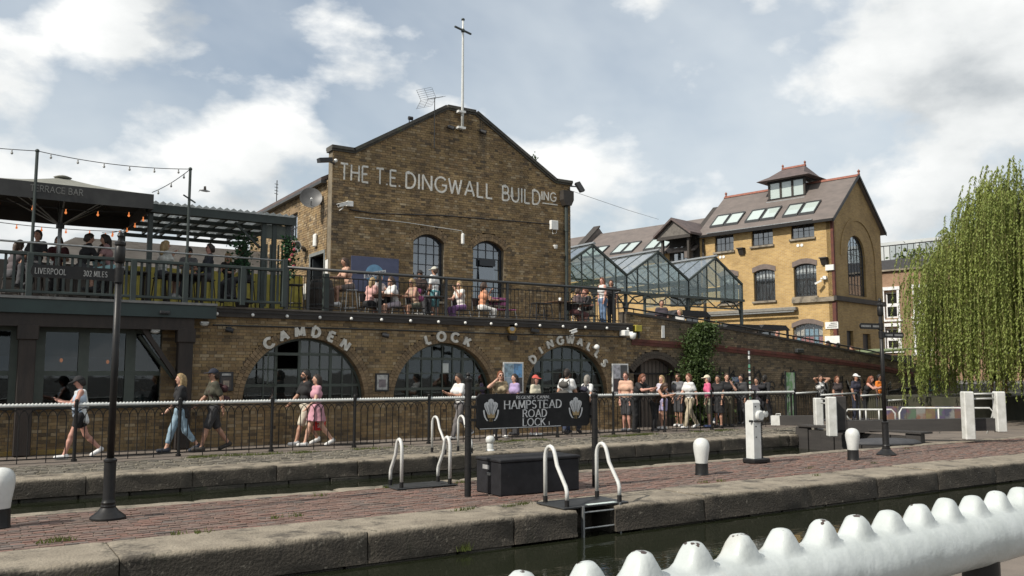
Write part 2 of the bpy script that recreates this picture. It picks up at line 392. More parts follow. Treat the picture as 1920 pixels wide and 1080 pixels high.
def blotch(m_, col, scale, lo, hi, st=(1, 1, 1)):
    t = m_.node_tree; L = t.links.new; bs = t.nodes['Principled BSDF']; src = bs.inputs['Base Color'].links[0].from_socket
    gq_ = t.nodes.new('ShaderNodeNewGeometry'); mp = t.nodes.new('ShaderNodeMapping'); mp.inputs['Scale'].default_value = st; L(gq_.outputs['Position'], mp.inputs[0])
    nz = t.nodes.new('ShaderNodeTexNoise'); nz.inputs['Scale'].default_value = scale; nz.inputs['Detail'].default_value = 6; nz.inputs['Roughness'].default_value = .7; L(mp.outputs[0], nz.inputs['Vector'])
    mr = t.nodes.new('ShaderNodeMapRange'); mr.inputs[1].default_value = lo; mr.inputs[2].default_value = hi; mr.inputs[4].default_value = .8; L(nz.outputs[0], mr.inputs[0])
    mx = t.nodes.new('ShaderNodeMix'); mx.data_type = 'RGBA'; mx.inputs[7].default_value = (*col, 1); L(mr.outputs[0], mx.inputs[0]); L(src, mx.inputs[6]); L(mx.outputs[2], bs.inputs['Base Color'])
blotch(stone_cop, (.032, .027, .022), 1.6, .52, .64, (1, 1, .5)); blotch(stone_cop, (.25, .22, .175), 12, .60, .68); blotch(stone_cop, (.03, .03, .018), 5, .60, .70, (1, 1, .3))
ground_m = mat('earth_and_tarmac', (.12, .11, .10), .95, (.07, .066, .06), .3)
path_m = mat('towpath_flags', (.17, .14, .115), .9, (.11, .092, .078), 1.6, bump=.3, spots=[((.06, .05, .045), 2.5, .6, .75)])
sett_m = mat('granite_setts', (1, 1, 1), .85, (.7, .68, .64), 5, bump=.5, perisland=[(.15,.135,.11), (.20,.18,.15), (.11,.10,.085), (.17,.155,.125), (.24,.215,.175), (.13,.118,.09)])
paver_m = mat('red_and_blue_paving_brick', (1, 1, 1), .82, (.72, .70, .68), 5, bump=.35, bscale=50,
              coords='Position', perisland=[(.20,.110,.085), (.145,.105,.088), (.22,.120,.095), (.125,.108,.098), (.18,.105,.082), (.165,.125,.105), (.215,.135,.108), (.13,.105,.092), (.185,.120,.098)],
              spots=[((.16, .13, .095), 3.2, .60, .78)])
joint_m = mat('sandy_joints', (.075, .062, .045), .95, (.045, .038, .028), 4, spots=[((.06, .075, .02), 2.2, .58, .68)])
b = MB(); b.quad((-900, -900, -1.6), (900, -900, -1.6), (900, 1500, -1.6), (-900, 1500, -1.6)); struct('ground', b, ground_m)
wm = bpy.data.materials.new('canal_water'); wm.use_nodes = True; _t = wm.node_tree; _b = _t.nodes['Principled BSDF']
_b.inputs['Base Color'].default_value = (.012, .014, .008, 1); _b.inputs['Roughness'].default_value = .04; _b.inputs['IOR'].default_value = 1.33; _b.inputs['Specular IOR Level'].default_value = .3
_n = _t.nodes.new('ShaderNodeTexNoise'); _n.inputs['Scale'].default_value = 2.6; _n.inputs['Detail'].default_value = 3
_m = _t.nodes.new('ShaderNodeMapping'); _m.inputs['Scale'].default_value = (.7, 1.6, 1); _c = _t.nodes.new('ShaderNodeTexCoord')
_p = _t.nodes.new('ShaderNodeBump'); _p.inputs['Strength'].default_value = .14; _p.inputs['Distance'].default_value = .05
_t.links.new(_c.outputs['Object'], _m.inputs[0]); _t.links.new(_m.outputs[0], _n.inputs['Vector']); _t.links.new(_n.outputs[0], _p.inputs['Height']); _t.links.new(_p.outputs[0], _b.inputs['Normal'])
b = MB(); b.quad((-40, 4.2, WAT), (60, 4.2, WAT), (60, ISL_N+.3, WAT), (-40, ISL_N+.3, WAT)); struct('canal_water', b, wm)
b = MB(); b.quad((-40, ISL_F-.2, WAT), (19.9, ISL_F-.2, WAT), (19.9, QUAY_Y+.2, WAT), (-40, QUAY_Y+.2, WAT)); struct('lock_water', b, wm)
# bank on the camera's side of the near lock
b = MB(); b.box(-40, 60, -6, 4.2, -1.6, .35); struct('near_bank', b, path_m)
# far quay: solid with the towpath on top, then the setts
b = MB(); b.box(XL-20, XR+30, QUAY_Y+.62, WALL_Y+12, -1.6, -.045); struct('quay', b, joint_m)
b = MB()
x = XL-20
PATH_Y0 = 18.45
struct('towpath', b.box(XL-20, XR+30, PATH_Y0, WALL_Y+.25, -.045, 0), path_m)
def stone(x0, x1, y0, y1, z0, z1, r=.06, amp=.012, nx=14, front=-1):
    """a worn block: rounded outer edge, uneven faces; front=-1 looks towards -Y"""
    m = MB(); prof = []
    fy, by = (y0, y1) if front < 0 else (y1, y0); d = -1 if front < 0 else 1
    prof += [(by, z0), (fy, z0)]
    for k in range(4): prof.append((fy, z0+(z1-r-z0)*(k+1)/4))
    for k in range(1, 6):
        a = math.pi/2*k/5; prof.append((fy-d*(r-r*math.cos(a)), z1-r+r*math.sin(a)))
    for k in range(1, 4): prof.append((fy-d*r+(by-fy+d*r)*k/3, z1))
    n = len(prof); vs = []
    ph = [rnd.uniform(0, 6) for _ in range(6)]
    for i in range(nx+1):
        t = i/nx; xx = x0+(x1-x0)*t; e = min(t, 1-t)*(x1-x0)
        sh = .018*max(0, 1-e/.05)
        for j, (py, pz) in enumerate(prof):
            wv = amp*(math.sin(xx*2.9+ph[0]+j*.5)+.6*math.sin(xx*7.3+ph[1]+j)+.5*math.sin(xx*17+ph[2]+j*2.1))
            o = (wv if 2 <= j < n-3 else wv*.25)
            vs.append((xx, py-d*0+d*(o-sh if 1 < j < n-1 else 0), pz+(o*.35-sh*.6 if 5 <= j else 0)))
    fs = []
    for i in range(nx):
        for j in range(n): fs.append((i*n+j, (i+1)*n+j, (i+1)*n+(j+1) % n, i*n+(j+1) % n))
    fs += [tuple(range(n)), tuple(range(len(vs)-1, len(vs)-n-1, -1))]
    if front > 0: fs = [f[::-1] for f in fs]
    return m.add(vs, fs)
def coping_run(T, xa, xb, y0, y1, z0, z1, lo, hi, front, r, gap=.014, amp=.012, skip=None):
    x = xa
    while x < xb:
        L = rnd.uniform(lo, hi); x1 = min(x+L, xb)
        if skip and x < skip[0] < x1: x1 = skip[0]
        if not (skip and skip[0]-.01 <= x < skip[1]-.01):
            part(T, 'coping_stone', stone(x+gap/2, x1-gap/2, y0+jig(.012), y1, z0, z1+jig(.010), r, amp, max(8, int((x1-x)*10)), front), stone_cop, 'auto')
            x = x1
        else: x = skip[1]
def structE(name, base=(0, 0, 0)):
    o = bpy.data.objects.new(name, None); COL.objects.link(o); o.location = base; ORG[o.name] = Vector(base); o['kind'] = 'structure'; return o
# near face of the island, with the ladder recess
LAD = (6.72, 7.34)
ISL = structE('lock_island', (6, 10.5, 0))
b = MB(); b.box(XL-20, LAD[0], ISL_N+.12, ISL_F-.04, -1.6, -.05); b.box(LAD[1], 60, ISL_N+.12, ISL_F-.04, -1.6, -.05); b.box(LAD[0], LAD[1], ISL_N+.55, ISL_F-.04, -1.6, -.05)
part(ISL, 'core', b, stone_wet)
coping_run(ISL, XL, 34, ISL_N, ISL_B-.01, -.34, .0, 1.5, 2.5, -1, .055, amp=.007, skip=LAD)
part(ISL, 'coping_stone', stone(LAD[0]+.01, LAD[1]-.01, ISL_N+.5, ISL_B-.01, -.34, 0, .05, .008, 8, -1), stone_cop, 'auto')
b = MB()
x = XL-12
while x < 40:                      # courses of masonry below the coping, down to the water
    L = rnd.uniform(.7, 1.4)
    if not (x < LAD[1] and x+L > LAD[0]): b.cbox(x+.01, x+L-.01, ISL_N+.03+jig(.015), ISL_N+.3, -.75, -.345, .02)
    x += L
part(ISL, 'lock_wall_masonry', b, stone_wet, kind='stuff')
coping_run(ISL, XL, 34, ISL_F-.33, ISL_F, -.34, .0, 1.6, 2.4, 1, .05, amp=.010)
# far quay edge
QUAY = structE('quay_edge', (10, QUAY_Y+.3, 0))
coping_run(QUAY, XL, 20.1, QUAY_Y, QUAY_Y+.62, -.30, 0, 1.1, 2.2, -1, .05, amp=.007)
b = MB(); x = XL
while x < 22:
    L = rnd.uniform(.6, 1.2); b.cbox(x+.008, x+L-.008, QUAY_Y+.02+jig(.02), QUAY_Y+.4, -.9, -.305, .02); x += L
part(QUAY, 'lock_wall_masonry', b, stone_wet, kind='stuff')
b = MB(); b.box(XL-2, 24, QUAY_Y+.35, QUAY_Y+.7, -1.6, -.06); part(QUAY, 'core', b, stone_wet)
coping_run(QUAY, 21.0, 40, QUAY_Y+.3, QUAY_Y+.9, -.30, 0, 1.1, 2.2, -1, .05, amp=.007)
# setts between the coping and the fence
SE = structE('sett_strip', (10, 17.5, -.045)); b = MB(); y = QUAY_Y+.63
while y < PATH_Y0-.02:
    dy = rnd.uniform(.105, .135); x = XL+jig(.1)
    while x < 34:
        L = rnd.uniform(.16, .30); h = rnd.uniform(-.012, .010); t1, t2 = jig(.008), jig(.008)
        x0, x1, y0, y1 = x+.007, x+L-.007, y+.006, min(y+dy-.006, PATH_Y0)
        b.add([(x0,y0,-.05),(x1,y0,-.05),(x1,y1,-.05),(x0,y1,-.05),(x0+.015,y0+.012,h+t1),(x1-.015,y0+.012,h+t2),(x1-.015,y1-.012,h+t2),(x0+.015,y1-.012,h+t1)],
              [(4,5,6,7),(0,1,5,4),(1,2,6,5),(2,3,7,6),(3,0,4,7)]); x += L
    y += dy
part(SE, 'setts', b, sett_m, kind='stuff')
# island paving: brick by brick
PV = structE('brick_pavement', (6, 11, -.05)); b = MB(); cand = []; y = ISL_B; row = 0
while y < ISL_F-.36:
    x = XL+1 + (row % 2)*.11+jig(.03)
    while x < 34:
        cand.append((x+.1, y+.034, jig(.006), jig(.006), jig(.012))); x += .222
    y += .074; row += 1
near = [c for c in cand if -.5 < c[0] < 9.5]
near.sort(key=lambda c: c[0]**2+c[1]**2); near = [c for c in near if c[0] > (.0331*c[1])][:300]; ns = set(near)
pb = MB()
def paver(m, cx, cy, cz, hx=.107, hy=.033):
    m.add([(cx-hx,cy-hy,cz-.06),(cx+hx,cy-hy,cz-.06),(cx+hx,cy+hy,cz-.06),(cx-hx,cy+hy,cz-.06),(cx-hx+.005,cy-hy+.005,cz),(cx+hx-.005,cy-hy+.005,cz),(cx+hx-.005,cy+hy-.005,cz),(cx-hx+.005,cy+hy-.005,cz)],
          [(4,5,6,7),(0,1,5,4),(1,2,6,5),(2,3,7,6),(3,0,4,7)])
paver(pb, 0, 0, 0); pme = mesh_of(pb, paver_m); pme.name = 'paving_brick'
for c in near: share(PV, 'paving_brick', pme, (c[0], c[1], c[2]-.004), (c[3]*2, c[4]*.5, c[4]))
for c in cand:
    if c not in ns: paver(b, c[0]+c[3], c[1], c[2]-.004)
part(PV, 'paving', b, paver_m, kind='stuff')
b = MB(); b.quad((XL, ISL_B-.02, -.014), (34, ISL_B-.02, -.014), (34, ISL_F-.31, -.014), (XL, ISL_F-.31, -.014)); part(PV, 'joint_sand', b, joint_m)
# ------------------------------------------------------------------ brickwork laid brick by brick
SH, ST = .1025, .215
def bar5(m, mp, s0, s1, z0, z1, d0, d1):
    """a brick without its back: s along the wall, d into the wall"""
    p = [mp(s0, d1, z0), mp(s1, d1, z0), mp(s1, d1, z1), mp(s0, d1, z1), mp(s0, d0, z0), mp(s1, d0, z0), mp(s1, d0, z1), mp(s0, d0, z1)]
    m.add(p, [(4,5,6,7),(0,1,5,4),(1,2,6,5),(2,3,7,6),(3,0,4,7)])
_bk = {}
def brickmesh(mp, L, key):
    if (key, L) not in _bk:
        m = MB(); o = Vector(mp(0, 0, 0)); bar5(m, lambda s, d, z: tuple(Vector(mp(s, d, z))-o), -L/2, L/2, -.0325, .0325, -.004, .03)
        me = mesh_of(m, brick_stock); me.name = 'brick'; _bk[(key, L)] = me
    return _bk[(key, L)]
def brickwork(T, mp, spans, z0, z1, key, singles=0, dist=None, material=None, thick=.34, back=None, cut=0):
    """lay courses; spans(z) gives the stretches of wall at that height"""
    material = material or brick_stock
    allb = []; bk = MB(); k = 0; z = z0
    while z < z1-.03:
        zc = z+.0325
        for (a, c) in spans(zc):
            zt = min(z+.075, z1)
            p = [mp(a,.008,z), mp(c,.008,z), mp(c,thick,z), mp(a,thick,z), mp(a,.008,zt), mp(c,.008,zt), mp(c,thick,zt), mp(a,thick,zt)]
            bk.add(p, [(0,1,5,4),(1,2,6,5),(2,3,7,6),(3,0,4,7),(4,5,6,7),(0,3,2,1)])
            # Flemish bond, shifted every other course
            s = math.floor(a/(.3375))*.3375 - .3375 + (k % 2)*.16875; i = 0
            while s < c:
                L = ST if i % 2 == 0 else SH
                s0, s1 = max(s, a), min(s+L, c)
                if s1-s0 > .03: allb.append((s0, s1, z, abs(s1-s0-L) < .001, L))
                s += L+.010; i += 1
        z += .075; k += 1
    single = set()
    if singles:
        full = [q for q in allb if q[3]]
        full.sort(key=lambda q: dist((q[0]+q[1])/2, q[2])); single = set(full[:singles])
    m = MB()
    for q in allb:
        pr = rnd.uniform(-.003, .006)
        if q in single:
            share(T, 'brick', brickmesh(mp, q[4], key), mp((q[0]+q[1])/2, -pr, q[2]+.0325))
        else: bar5(m, mp, q[0], q[1], q[2], q[2]+.065, -.004-pr, .03)
    part(T, 'brickwork', m, material, kind='stuff'); part(T, 'wall_core', bk, back or mortar)
def minus(sp, holes):
    out = list(sp)
    for h0, h1 in holes:
        nx = []
        for a, c in out:
            if h1 <= a or h0 >= c: nx.append((a, c)); continue
            if h0 > a: nx.append((a, h0))
            if h1 < c: nx.append((h1, c))
        out = nx
    return [q for q in out if q[1]-q[0] > .02]
def voussoirs(T, mp, cx, cz, r0, r1, a0, a1, step=.078, depth=.34, material=None, nm='arch_brick', rings=1):
    """radial bricks of an arch between angles a0..a1; each one is its own piece"""
    dr = (r1-r0)/rings
    for k in range(rings):
        ra, rb = r0+dr*k+.004, r0+dr*(k+1)-.004; n = max(3, int(abs(a1-a0)*ra/step)); da = (a1-a0)/n
        bm = MB()
        for i in range(n):
            A, B = a0+da*i+.004/ra, a0+da*(i+1)-.004/ra; pr = rnd.uniform(.004, .010)
            q = [(cx+r*math.cos(t), cz+r*math.sin(t)) for r, t in ((ra, A), (rb, A), (rb, B), (ra, B))]
            b_ = MB(); b_.add([mp(s, -pr, z) for s, z in q]+[mp(s, depth, z) for s, z in q], [(3,2,1,0),(0,1,5,4),(1,2,6,5),(2,3,7,6),(3,0,4,7)])
            part(T, nm, b_, material or brick_arch)
# ------------------------------------------------------------------ lettering: strokes in a unit box, built as flat raised letters
def _arc(cx, cy, rx, ry, a0, a1, n=12): return [(cx+rx*math.cos(R(a0+(a1-a0)*i/n)), cy+ry*math.sin(R(a0+(a1-a0)*i/n))) for i in range(n+1)]
GL = {
 'A': (.72, [[(0,0),(.36,1)], [(.36,1),(.72,0)], [(.13,.34),(.59,.34)]]),
 'B': (.55, [[(0,0),(0,1)], [(0,1),(.28,1)]+_arc(.28,.76,.22,.24,90,-90)+[(0,.52)], [(0,.52),(.30,.52)]+_arc(.30,.26,.25,.26,90,-90)+[(0,0)]]),
 'C': (.72, [_arc(.44,.5,.44,.5,42,318,18)]),
 'D': (.66, [[(0,0),(0,1)], [(0,1),(.22,1)]+_arc(.22,.5,.44,.5,90,-90,14)+[(0,0)]]),
 'E': (.50, [[(0,0),(0,1)], [(0,1),(.5,1)], [(0,.52),(.42,.52)], [(0,0),(.5,0)]]),
 'F': (.48, [[(0,0),(0,1)], [(0,1),(.48,1)], [(0,.52),(.4,.52)]]),
 'G': (.76, [_arc(.45,.5,.45,.5,42,330,18), [(.84,.27),(.84,.47),(.52,.47)]]),
 'H': (.64, [[(0,0),(0,1)], [(.64,0),(.64,1)], [(0,.52),(.64,.52)]]),
 'I': (.0, [[(0,0),(0,1)]]),
 'K': (.60, [[(0,0),(0,1)], [(.58,1),(.02,.42)], [(.18,.58),(.6,0)]]),
 'L': (.46, [[(0,0),(0,1)], [(0,0),(.46,0)]]),
 'M': (.78, [[(0,0),(.06,1)], [(.06,1),(.39,.12)], [(.39,.12),(.72,1)], [(.72,1),(.78,0)]]),
 'N': (.66, [[(0,0),(0,1)], [(0,1),(.66,0)], [(.66,0),(.66,1)]]),
 'O': (.88, [_arc(.44,.5,.44,.5,0,360,24)]),
 'P': (.50, [[(0,0),(0,1)], [(0,1),(.26,1)]+_arc(.26,.74,.25,.26,90,-90)+[(0,.48)]]),
 'R': (.56, [[(0,0),(0,1)], [(0,1),(.28,1)]+_arc(.28,.75,.24,.25,90,-90)+[(0,.5)], [(.26,.5),(.58,0)]]),
 'S': (.48, [_arc(.25,.755,.235,.245,30,270,12)+_arc(.25,.255,.25,.255,90,-150,12)]),
 'T': (.60, [[(.3,0),(.3,1)], [(0,1),(.6,1)]]),
 'U': (.60, [[(0,1),(0,.3)]+_arc(.3,.3,.3,.3,180,360,12)+[(.6,1)]]),
 'V': (.66, [[(0,1),(.33,0)], [(.33,0),(.66,1)]]),
 'W': (1.0, [[(0,1),(.25,0)], [(.25,0),(.5,.92)], [(.5,.92),(.75,0)], [(.75,0),(1,1)]]),
 'Y': (.6, [[(0,1),(.3,.48)], [(.6,1),(.3,.48)], [(.3,.48),(.3,0)]]),
 "'": (.0, [[(0,.78),(0,1)]]), '.': (.0, [[(0,0),(0,.08)]]), ':': (.0, [[(0,.1),(0,.2)], [(0,.6),(0,.7)]]),
 '0': (.5, [_arc(.25,.5,.25,.5,0,360,20)]), '1': (.12, [[(.12,0),(.12,1)], [(.12,1),(0,.85)]]),
 '2': (.5, [_arc(.25,.74,.24,.26,165,-35,10)+[(.0,.0)], [(0,0),(.5,0)]]), '3': (.48, [_arc(.23,.76,.22,.24,150,-90,10), _arc(.23,.26,.25,.26,90,-150,10)]),
 '5': (.48, [[(.45,1),(.06,1),(.04,.56)]+_arc(.22,.3,.26,.3,110,-150,10)]), '-': (.3, [[(0,.45),(.3,.45)]]), '&': (.6, [_arc(.28,.75,.2,.25,-60,240,12)+[(.6,0)], _arc(.26,.26,.26,.26,120,380,12)]),
}
def glyph(ch, th, d, serif=0, thin=None):
    """a letter as a mesh in its own plane: x to the right, z up, raised towards -y by d"""
    m = MB(); wd, st = GL[ch]; e = 0
    for pl in st:
        P = [Vector((p[0], p[1])) for p in pl]; n = len(P); closed = n > 4 and (P[0]-P[-1]).length < 1e-4
        L = []; Rr = []
        for i in range(n):
            a = P[i]-P[i-1] if i > 0 else (P[-1]-P[-2] if closed else P[1]-P[0])
            c = P[i+1]-P[i] if i < n-1 else (P[1]-P[0] if closed else P[-1]-P[-2])
            t = (a.normalized()+c.normalized()); t = t.normalized() if t.length > 1e-6 else c.normalized()
            nn = Vector((-t.y, t.x)); k = 1/max(.5, nn.dot(Vector((-c.y, c.x)).normalized()))
            tt = th
            if thin: tt = thin + (th-thin)*abs(t.y)**.7
            L.append(P[i]+nn*(tt/2*k)); Rr.append(P[i]-nn*(tt/2*k))
        e += .0007
        for i in range(n-1):
            q = (Rr[i], Rr[i+1], L[i+1], L[i])
            m.add([(p.x, -d-e, p.y) for p in q]+[(p.x, 0, p.y) for p in q], [(0,1,2,3),(0,4,5,1),(1,5,6,2),(2,6,7,3),(3,7,4,0)])
        if serif and not closed:
            for p, o in ((P[0], P[1]), (P[-1], P[-2])):
                if abs(p.y) < .02 or abs(p.y-1) < .02 or (abs((p-o).x) > abs((p-o).y)):
                    e += .0007
                    if abs((p-o).x) > abs((p-o).y)*1.2 and (p-o).length > .1:
                        y0 = p.y - (.16 if p.y > .5 else 0) - (.08 if .2 < p.y < .8 else 0); q = (p.x-.02, y0, p.x+.03, y0+.16)
                    elif abs((p-o).y) > .1:
                        yy = 0 if p.y < .5 else 1; q = (p.x-th/2-serif, yy-.025, p.x+th/2+serif, yy+.025)
                    else: continue
                    m.add([(q[0],-d-e,q[1]),(q[2],-d-e,q[1]),(q[2],-d-e,q[3]),(q[0],-d-e,q[3])], [(0,1,2,3)])
    return m, wd
def text_run(s, th, gap, space=.42):
    """widths: list of (char, x offset) and total length, in units of letter height"""
    x = 0; o = []
    for ch in s:
        if ch == ' ': x += space; continue
        o.append((ch, x+th/2)); x += GL[ch][0]+th+gap
    return o, x-gap
def letters(T, s, x0, x1, z0, h, mp_, material, th=.15, d=.01, serif=0, gap=.10, nm='letter', thin=None, fit=True, joined=False, smap=None):
    """a line of writing from x0 to x1, letters h high, standing on z0; mp_(x, y, z) places it"""
    run, tot = text_run(s, th, gap); sx = (x1-x0)/(tot*h) if fit else 1.0
    J = MB()
    for ch, ox in run:
        m, wd = glyph(ch, th, d, serif, thin)
        m.v = [mp_(x0+(ox+p[0])*h*sx, p[1], z0+p[2]*h) for p in m.v]
        if joined: J.add(m.v, m.f)
        else: part(T, nm, m, material)
    if joined: return part(T, nm, J, material)
# ------------------------------------------------------------------ the arched quay wall
ARCH = [(7.32, 1.03, 1.57), (11.25, 1.0, 1.55), (15.44, 1.0, 1.55)]     # centre x, springing z, radius
RG = .24
AW_X0, AW_X1 = 4.45, 17.75
mpF = lambda s, d, z: (s, WALL_Y+d, z)
def arched_spans(z):
    h = []
    for cx, cz, r in ARCH:
        if cz <= z < cz+r+RG: q = math.sqrt((r+RG)**2-(z-cz)**2); h.append((cx-q, cx+q))
    return minus([(AW_X0, AW_X1)], h)
AW = thing('arched_brick_wall', 'long brown brick quay wall with three round arched windows under the terrace', 'wall', (11, WALL_Y, 0))
dF = lambda s, z: abs(s-5.2)*1.0+abs(z-1.9)*1.2
brickwork(AW, mpF, arched_spans, 0, 3.12, 'F', 300, dF)
for cx, cz, r in ARCH: voussoirs(AW, mpF, cx, cz, r, r+RG, 0, math.pi, .085, .34, rings=2)
def arch_top(x, cx, cz, r): 
    q = r*r-(x-cx)**2; return cz+math.sqrt(q) if q > 0 else cz
glass_arch = glassmat('arch_window_glass', (.62, .66, .64), .05, opaque=.08, body=(.16, .17, .16))
def arch_window(T, cx, cz, r, xs, zs, thick_x, thick_z, Y, open_cells=()):
    W = MB(); n = 40; ri = r-.055
    # outer frame: bent bar with the bottom rail
    o = [(cx+r*.998*math.cos(math.pi*i/n), cz+r*.998*math.sin(math.pi*i/n)) for i in range(n+1)]; q = [(cx+ri*math.cos(math.pi*i/n), cz+ri*math.sin(math.pi*i/n)) for i in range(n+1)]
    for i in range(n):
        W.add([(o[i][0],Y,o[i][1]),(o[i+1][0],Y,o[i+1][1]),(q[i+1][0],Y,q[i+1][1]),(q[i][0],Y,q[i][1]),(o[i][0],Y+.07,o[i][1]),(o[i+1][0],Y+.07,o[i+1][1]),(q[i+1][0],Y+.07,q[i+1][1]),(q[i][0],Y+.07,q[i][1])],
              [(0,1,2,3),(4,7,6,5),(3,2,6,7)])
    W.box(cx-r, cx+r, Y-.005, Y+.075, cz-.06, cz+.045)
    win = part(T, 'window', W, green_frame)
    xx = [cx-r]+xs+[cx+r]; zz = [cz]+zs+[cz+r]
    for x in xs:
        wd = .035 if x in thick_x else .014; t = arch_top(x, cx, cz, ri+.02)
        m = MB(); m.box(x-wd, x+wd, Y+.002, Y+.068, cz, t); part(win, 'mullion', m, green_frame)
    for z in zs:
        wd = .035 if z in thick_z else .014; q_ = math.sqrt(max(.01, (ri+.02)**2-(z-cz)**2))
        m = MB(); m.box(cx-q_, cx+q_, Y+.006, Y+.062, z-wd, z+wd); part(win, 'transom', m, green_frame)
    for i in range(len(xx)-1):
        for j in range(len(zz)-1):
            x0, x1, z0, z1 = xx[i], xx[i+1], zz[j], zz[j+1]
            pts = [(x0+(x1-x0)*k/6) for k in range(7)]
            top = [(p, min(z1, arch_top(p, cx, cz, ri+.03))) for p in pts]; top = [p for p in top if p[1] > z0+.005]
            if len(top) < 2 or max(p[1] for p in top)-z0 < .03: continue
            if (i, j) in open_cells: continue
            poly = [(top[0][0], z0), (top[-1][0], z0)] + top[::-1]
            m = MB(); m.prism(poly, Y+.03+jig(.003), Y+.036, 'y')
            tilt = jig(.004)
            m.v = [(p[0], p[1]+(p[0]-cx)*tilt+(p[2]-cz)*tilt, p[2]) for p in m.v]
            part(win, 'pane', m, glass_arch)
    return win
WY = WALL_Y+.20
c = ARCH[0][0]; arch_window(AW, *ARCH[0], [c-1.02, c-.72, c-.12, c+.14, c+.42, c+.70, c+1.02, c+1.3], [1.42, 1.82, 2.20], [c-.72, c-.12, c+.70], [1.42, 2.20], WY, {(2, 2), (2, 3)})
c = ARCH[1][0]; arch_window(AW, *ARCH[1], [c-1.05, c-.62, c-.30, c+.02, c+.34, c+.66, c+1.05], [1.30, 1.72, 2.12], [c-1.05, c+.66], [1.30, 2.12], WY)
c = ARCH[2][0]; arch_window(AW, *ARCH[2], [c-1.1, c-.8, c-.42, c-.05, c+.32, c+.68, c+1.1], [1.35, 1.75, 2.12], [c-.8, c+.68], [1.35, 2.12], WY)
# casement standing open in the first arch
m = MB(); cc = ARCH[0][0]
for a, c_ in ((0, .03), (.57, .6)): m.box(a, c_, 0, .03, 0, .74)
for a, c_ in ((0, .03), (.71, .74), (.36, .375)): m.box(.0, .6, .002, .028, a, c_)
m.xf(Matrix.Translation((cc-.70, WY+.03, 1.44)) @ Matrix.Rotation(R(-128), 4, 'Z')); part(AW, 'casement', m, green_frame)
# rooms behind the glass
def room(T, x0, x1, y0, y1, z0, z1, m_=None, nm='interior'):
    m = MB(); m.add([(x0,y0,z0),(x1,y0,z0),(x1,y1,z0),(x0,y1,z0),(x0,y0,z1),(x1,y0,z1),(x1,y1,z1),(x0,y1,z1)], [(0,1,2,3),(7,6,5,4),(1,5,6,2),(2,6,7,3),(3,7,4,0)])
    return part(T, nm, m, m_ or room_dark)
for k, (cx, cz, r) in enumerate(ARCH): room(AW, cx-1.9, cx+1.9, WALL_Y+.36, WALL_Y+3.6, .2, 3.0)
redseat = mat('dark_red_upholstery', (.11, .022, .018), .6); bluecl = mat('blue_cushion', (.035, .05, .11), .7)
m = MB(); m.cbox(cc-1.3, cc-.5, WALL_Y+.7, WALL_Y+1.2, .9, 1.22, .05); part(AW, 'bench', m, bluecl)
m = MB(); m.cbox(cc-.3, cc+1.2, WALL_Y+1.4, WALL_Y+1.8, .7, 1.2, .05); part(AW, 'bench', m, redseat)
m = MB(); m.cbox(11.2, 12.6, WALL_Y+1.2, WALL_Y+1.6, .7, 1.15, .05); part(AW, 'bench', m, redseat)
# wall sign letters set round the arches
lett_m = mat('chipped_cream_letter_paint', (.62, .60, .54), .6, (.42, .40, .36), 9, bump=.15, spots=[((.22, .19, .15), 14, .66, .72)])
def arch_letters(word, cx, cz, rr, a0, a1, h, th):
    T = thing('wall_lettering', 'raised cream capital letters spelling %s around the arch' % word, 'lettering', (cx, WALL_Y, cz+rr))
    n = len(word)
    for i, ch in enumerate(word):
        a = R(a0+(a1-a0)*i/(n-1)); m, wd = glyph(ch, th, .045)
        M_ = Matrix.Translation((cx+rr*math.cos(a), WALL_Y-.012, cz+rr*math.sin(a))) @ Matrix.Rotation(math.pi/2-a, 4, 'Y')
        m.v = [tuple(M_ @ Vector(((p[0]-wd/2)*h*1.15, p[1], p[2]*h))) for p in m.v]
        part(T, 'letter', m, lett_m)
arch_letters('CAMDEN', 7.32, 1.03, 1.62, 125, 55, .225, .30)
arch_letters('LOCK', 11.25, 1.0, 1.62, 109, 67, .225, .30)
arch_letters('DINGWALLS', 15.44, 1.0, 1.62, 139, 37, .215, .29)
# terrace slab, with the dark edge beam
TER = structE('terrace', (11, WALL_Y, DECK))
deck_m = mat('terrace_boards', (.13, .105, .082), .85, (.08, .066, .052), 3)
edge_m = mat('dark_edge_beam', (.040, .033, .028), .7, (.025, .021, .018), 4, bump=.2)
b = MB(); b.box(AW_X0+.4, 18.6, WALL_Y+.02, 32, 3.14, DECK); part(TER, 'slab', b, deck_m)
b = MB(); b.box(4.98, 17.95, WALL_Y-.10, WALL_Y+.018, 3.06, 3.25); part(TER, 'edge_beam', b, edge_m)
b = MB(); b.box(4.98, 17.95, WALL_Y-.13, WALL_Y+.016, 3.252, 3.30); part(TER, 'edge_board', b, mat('weathered_board', (.10, .088, .075), .85, (.06, .053, .046), 5))
b = MB(); b.tube([(5.0, WALL_Y-.03, 2.86), (9, WALL_Y-.03, 2.87), (13, WALL_Y-.03, 2.855), (17.7, WALL_Y-.03, 2.87)], .018, 6); one('conduit_pipe', 'thin dark conduit pipe running along the wall above the arches', 'pipe', b, metal_dark)
FL = thing('festoon_light', 'row of small white globe lights along the terrace edge', 'string lights', (11, WALL_Y-.16, 3.15))
b = MB(); b.tube([(4.9+k*.5, WALL_Y-.15, 3.17+.01*math.sin(k*3)) for k in range(27)], .008, 5); part(FL, 'cable', b, plastic_black)
bb = MB(); bb.ball((0,0,0), .042, 8, 6); bulb_me = mesh_of(bb, mat('opal_bulb', (.75, .75, .72), .3), True); bulb_me.name = 'bulb'
for k in range(16): share(FL, 'bulb', bulb_me, (5.05+k*.842, WALL_Y-.16, 3.12))
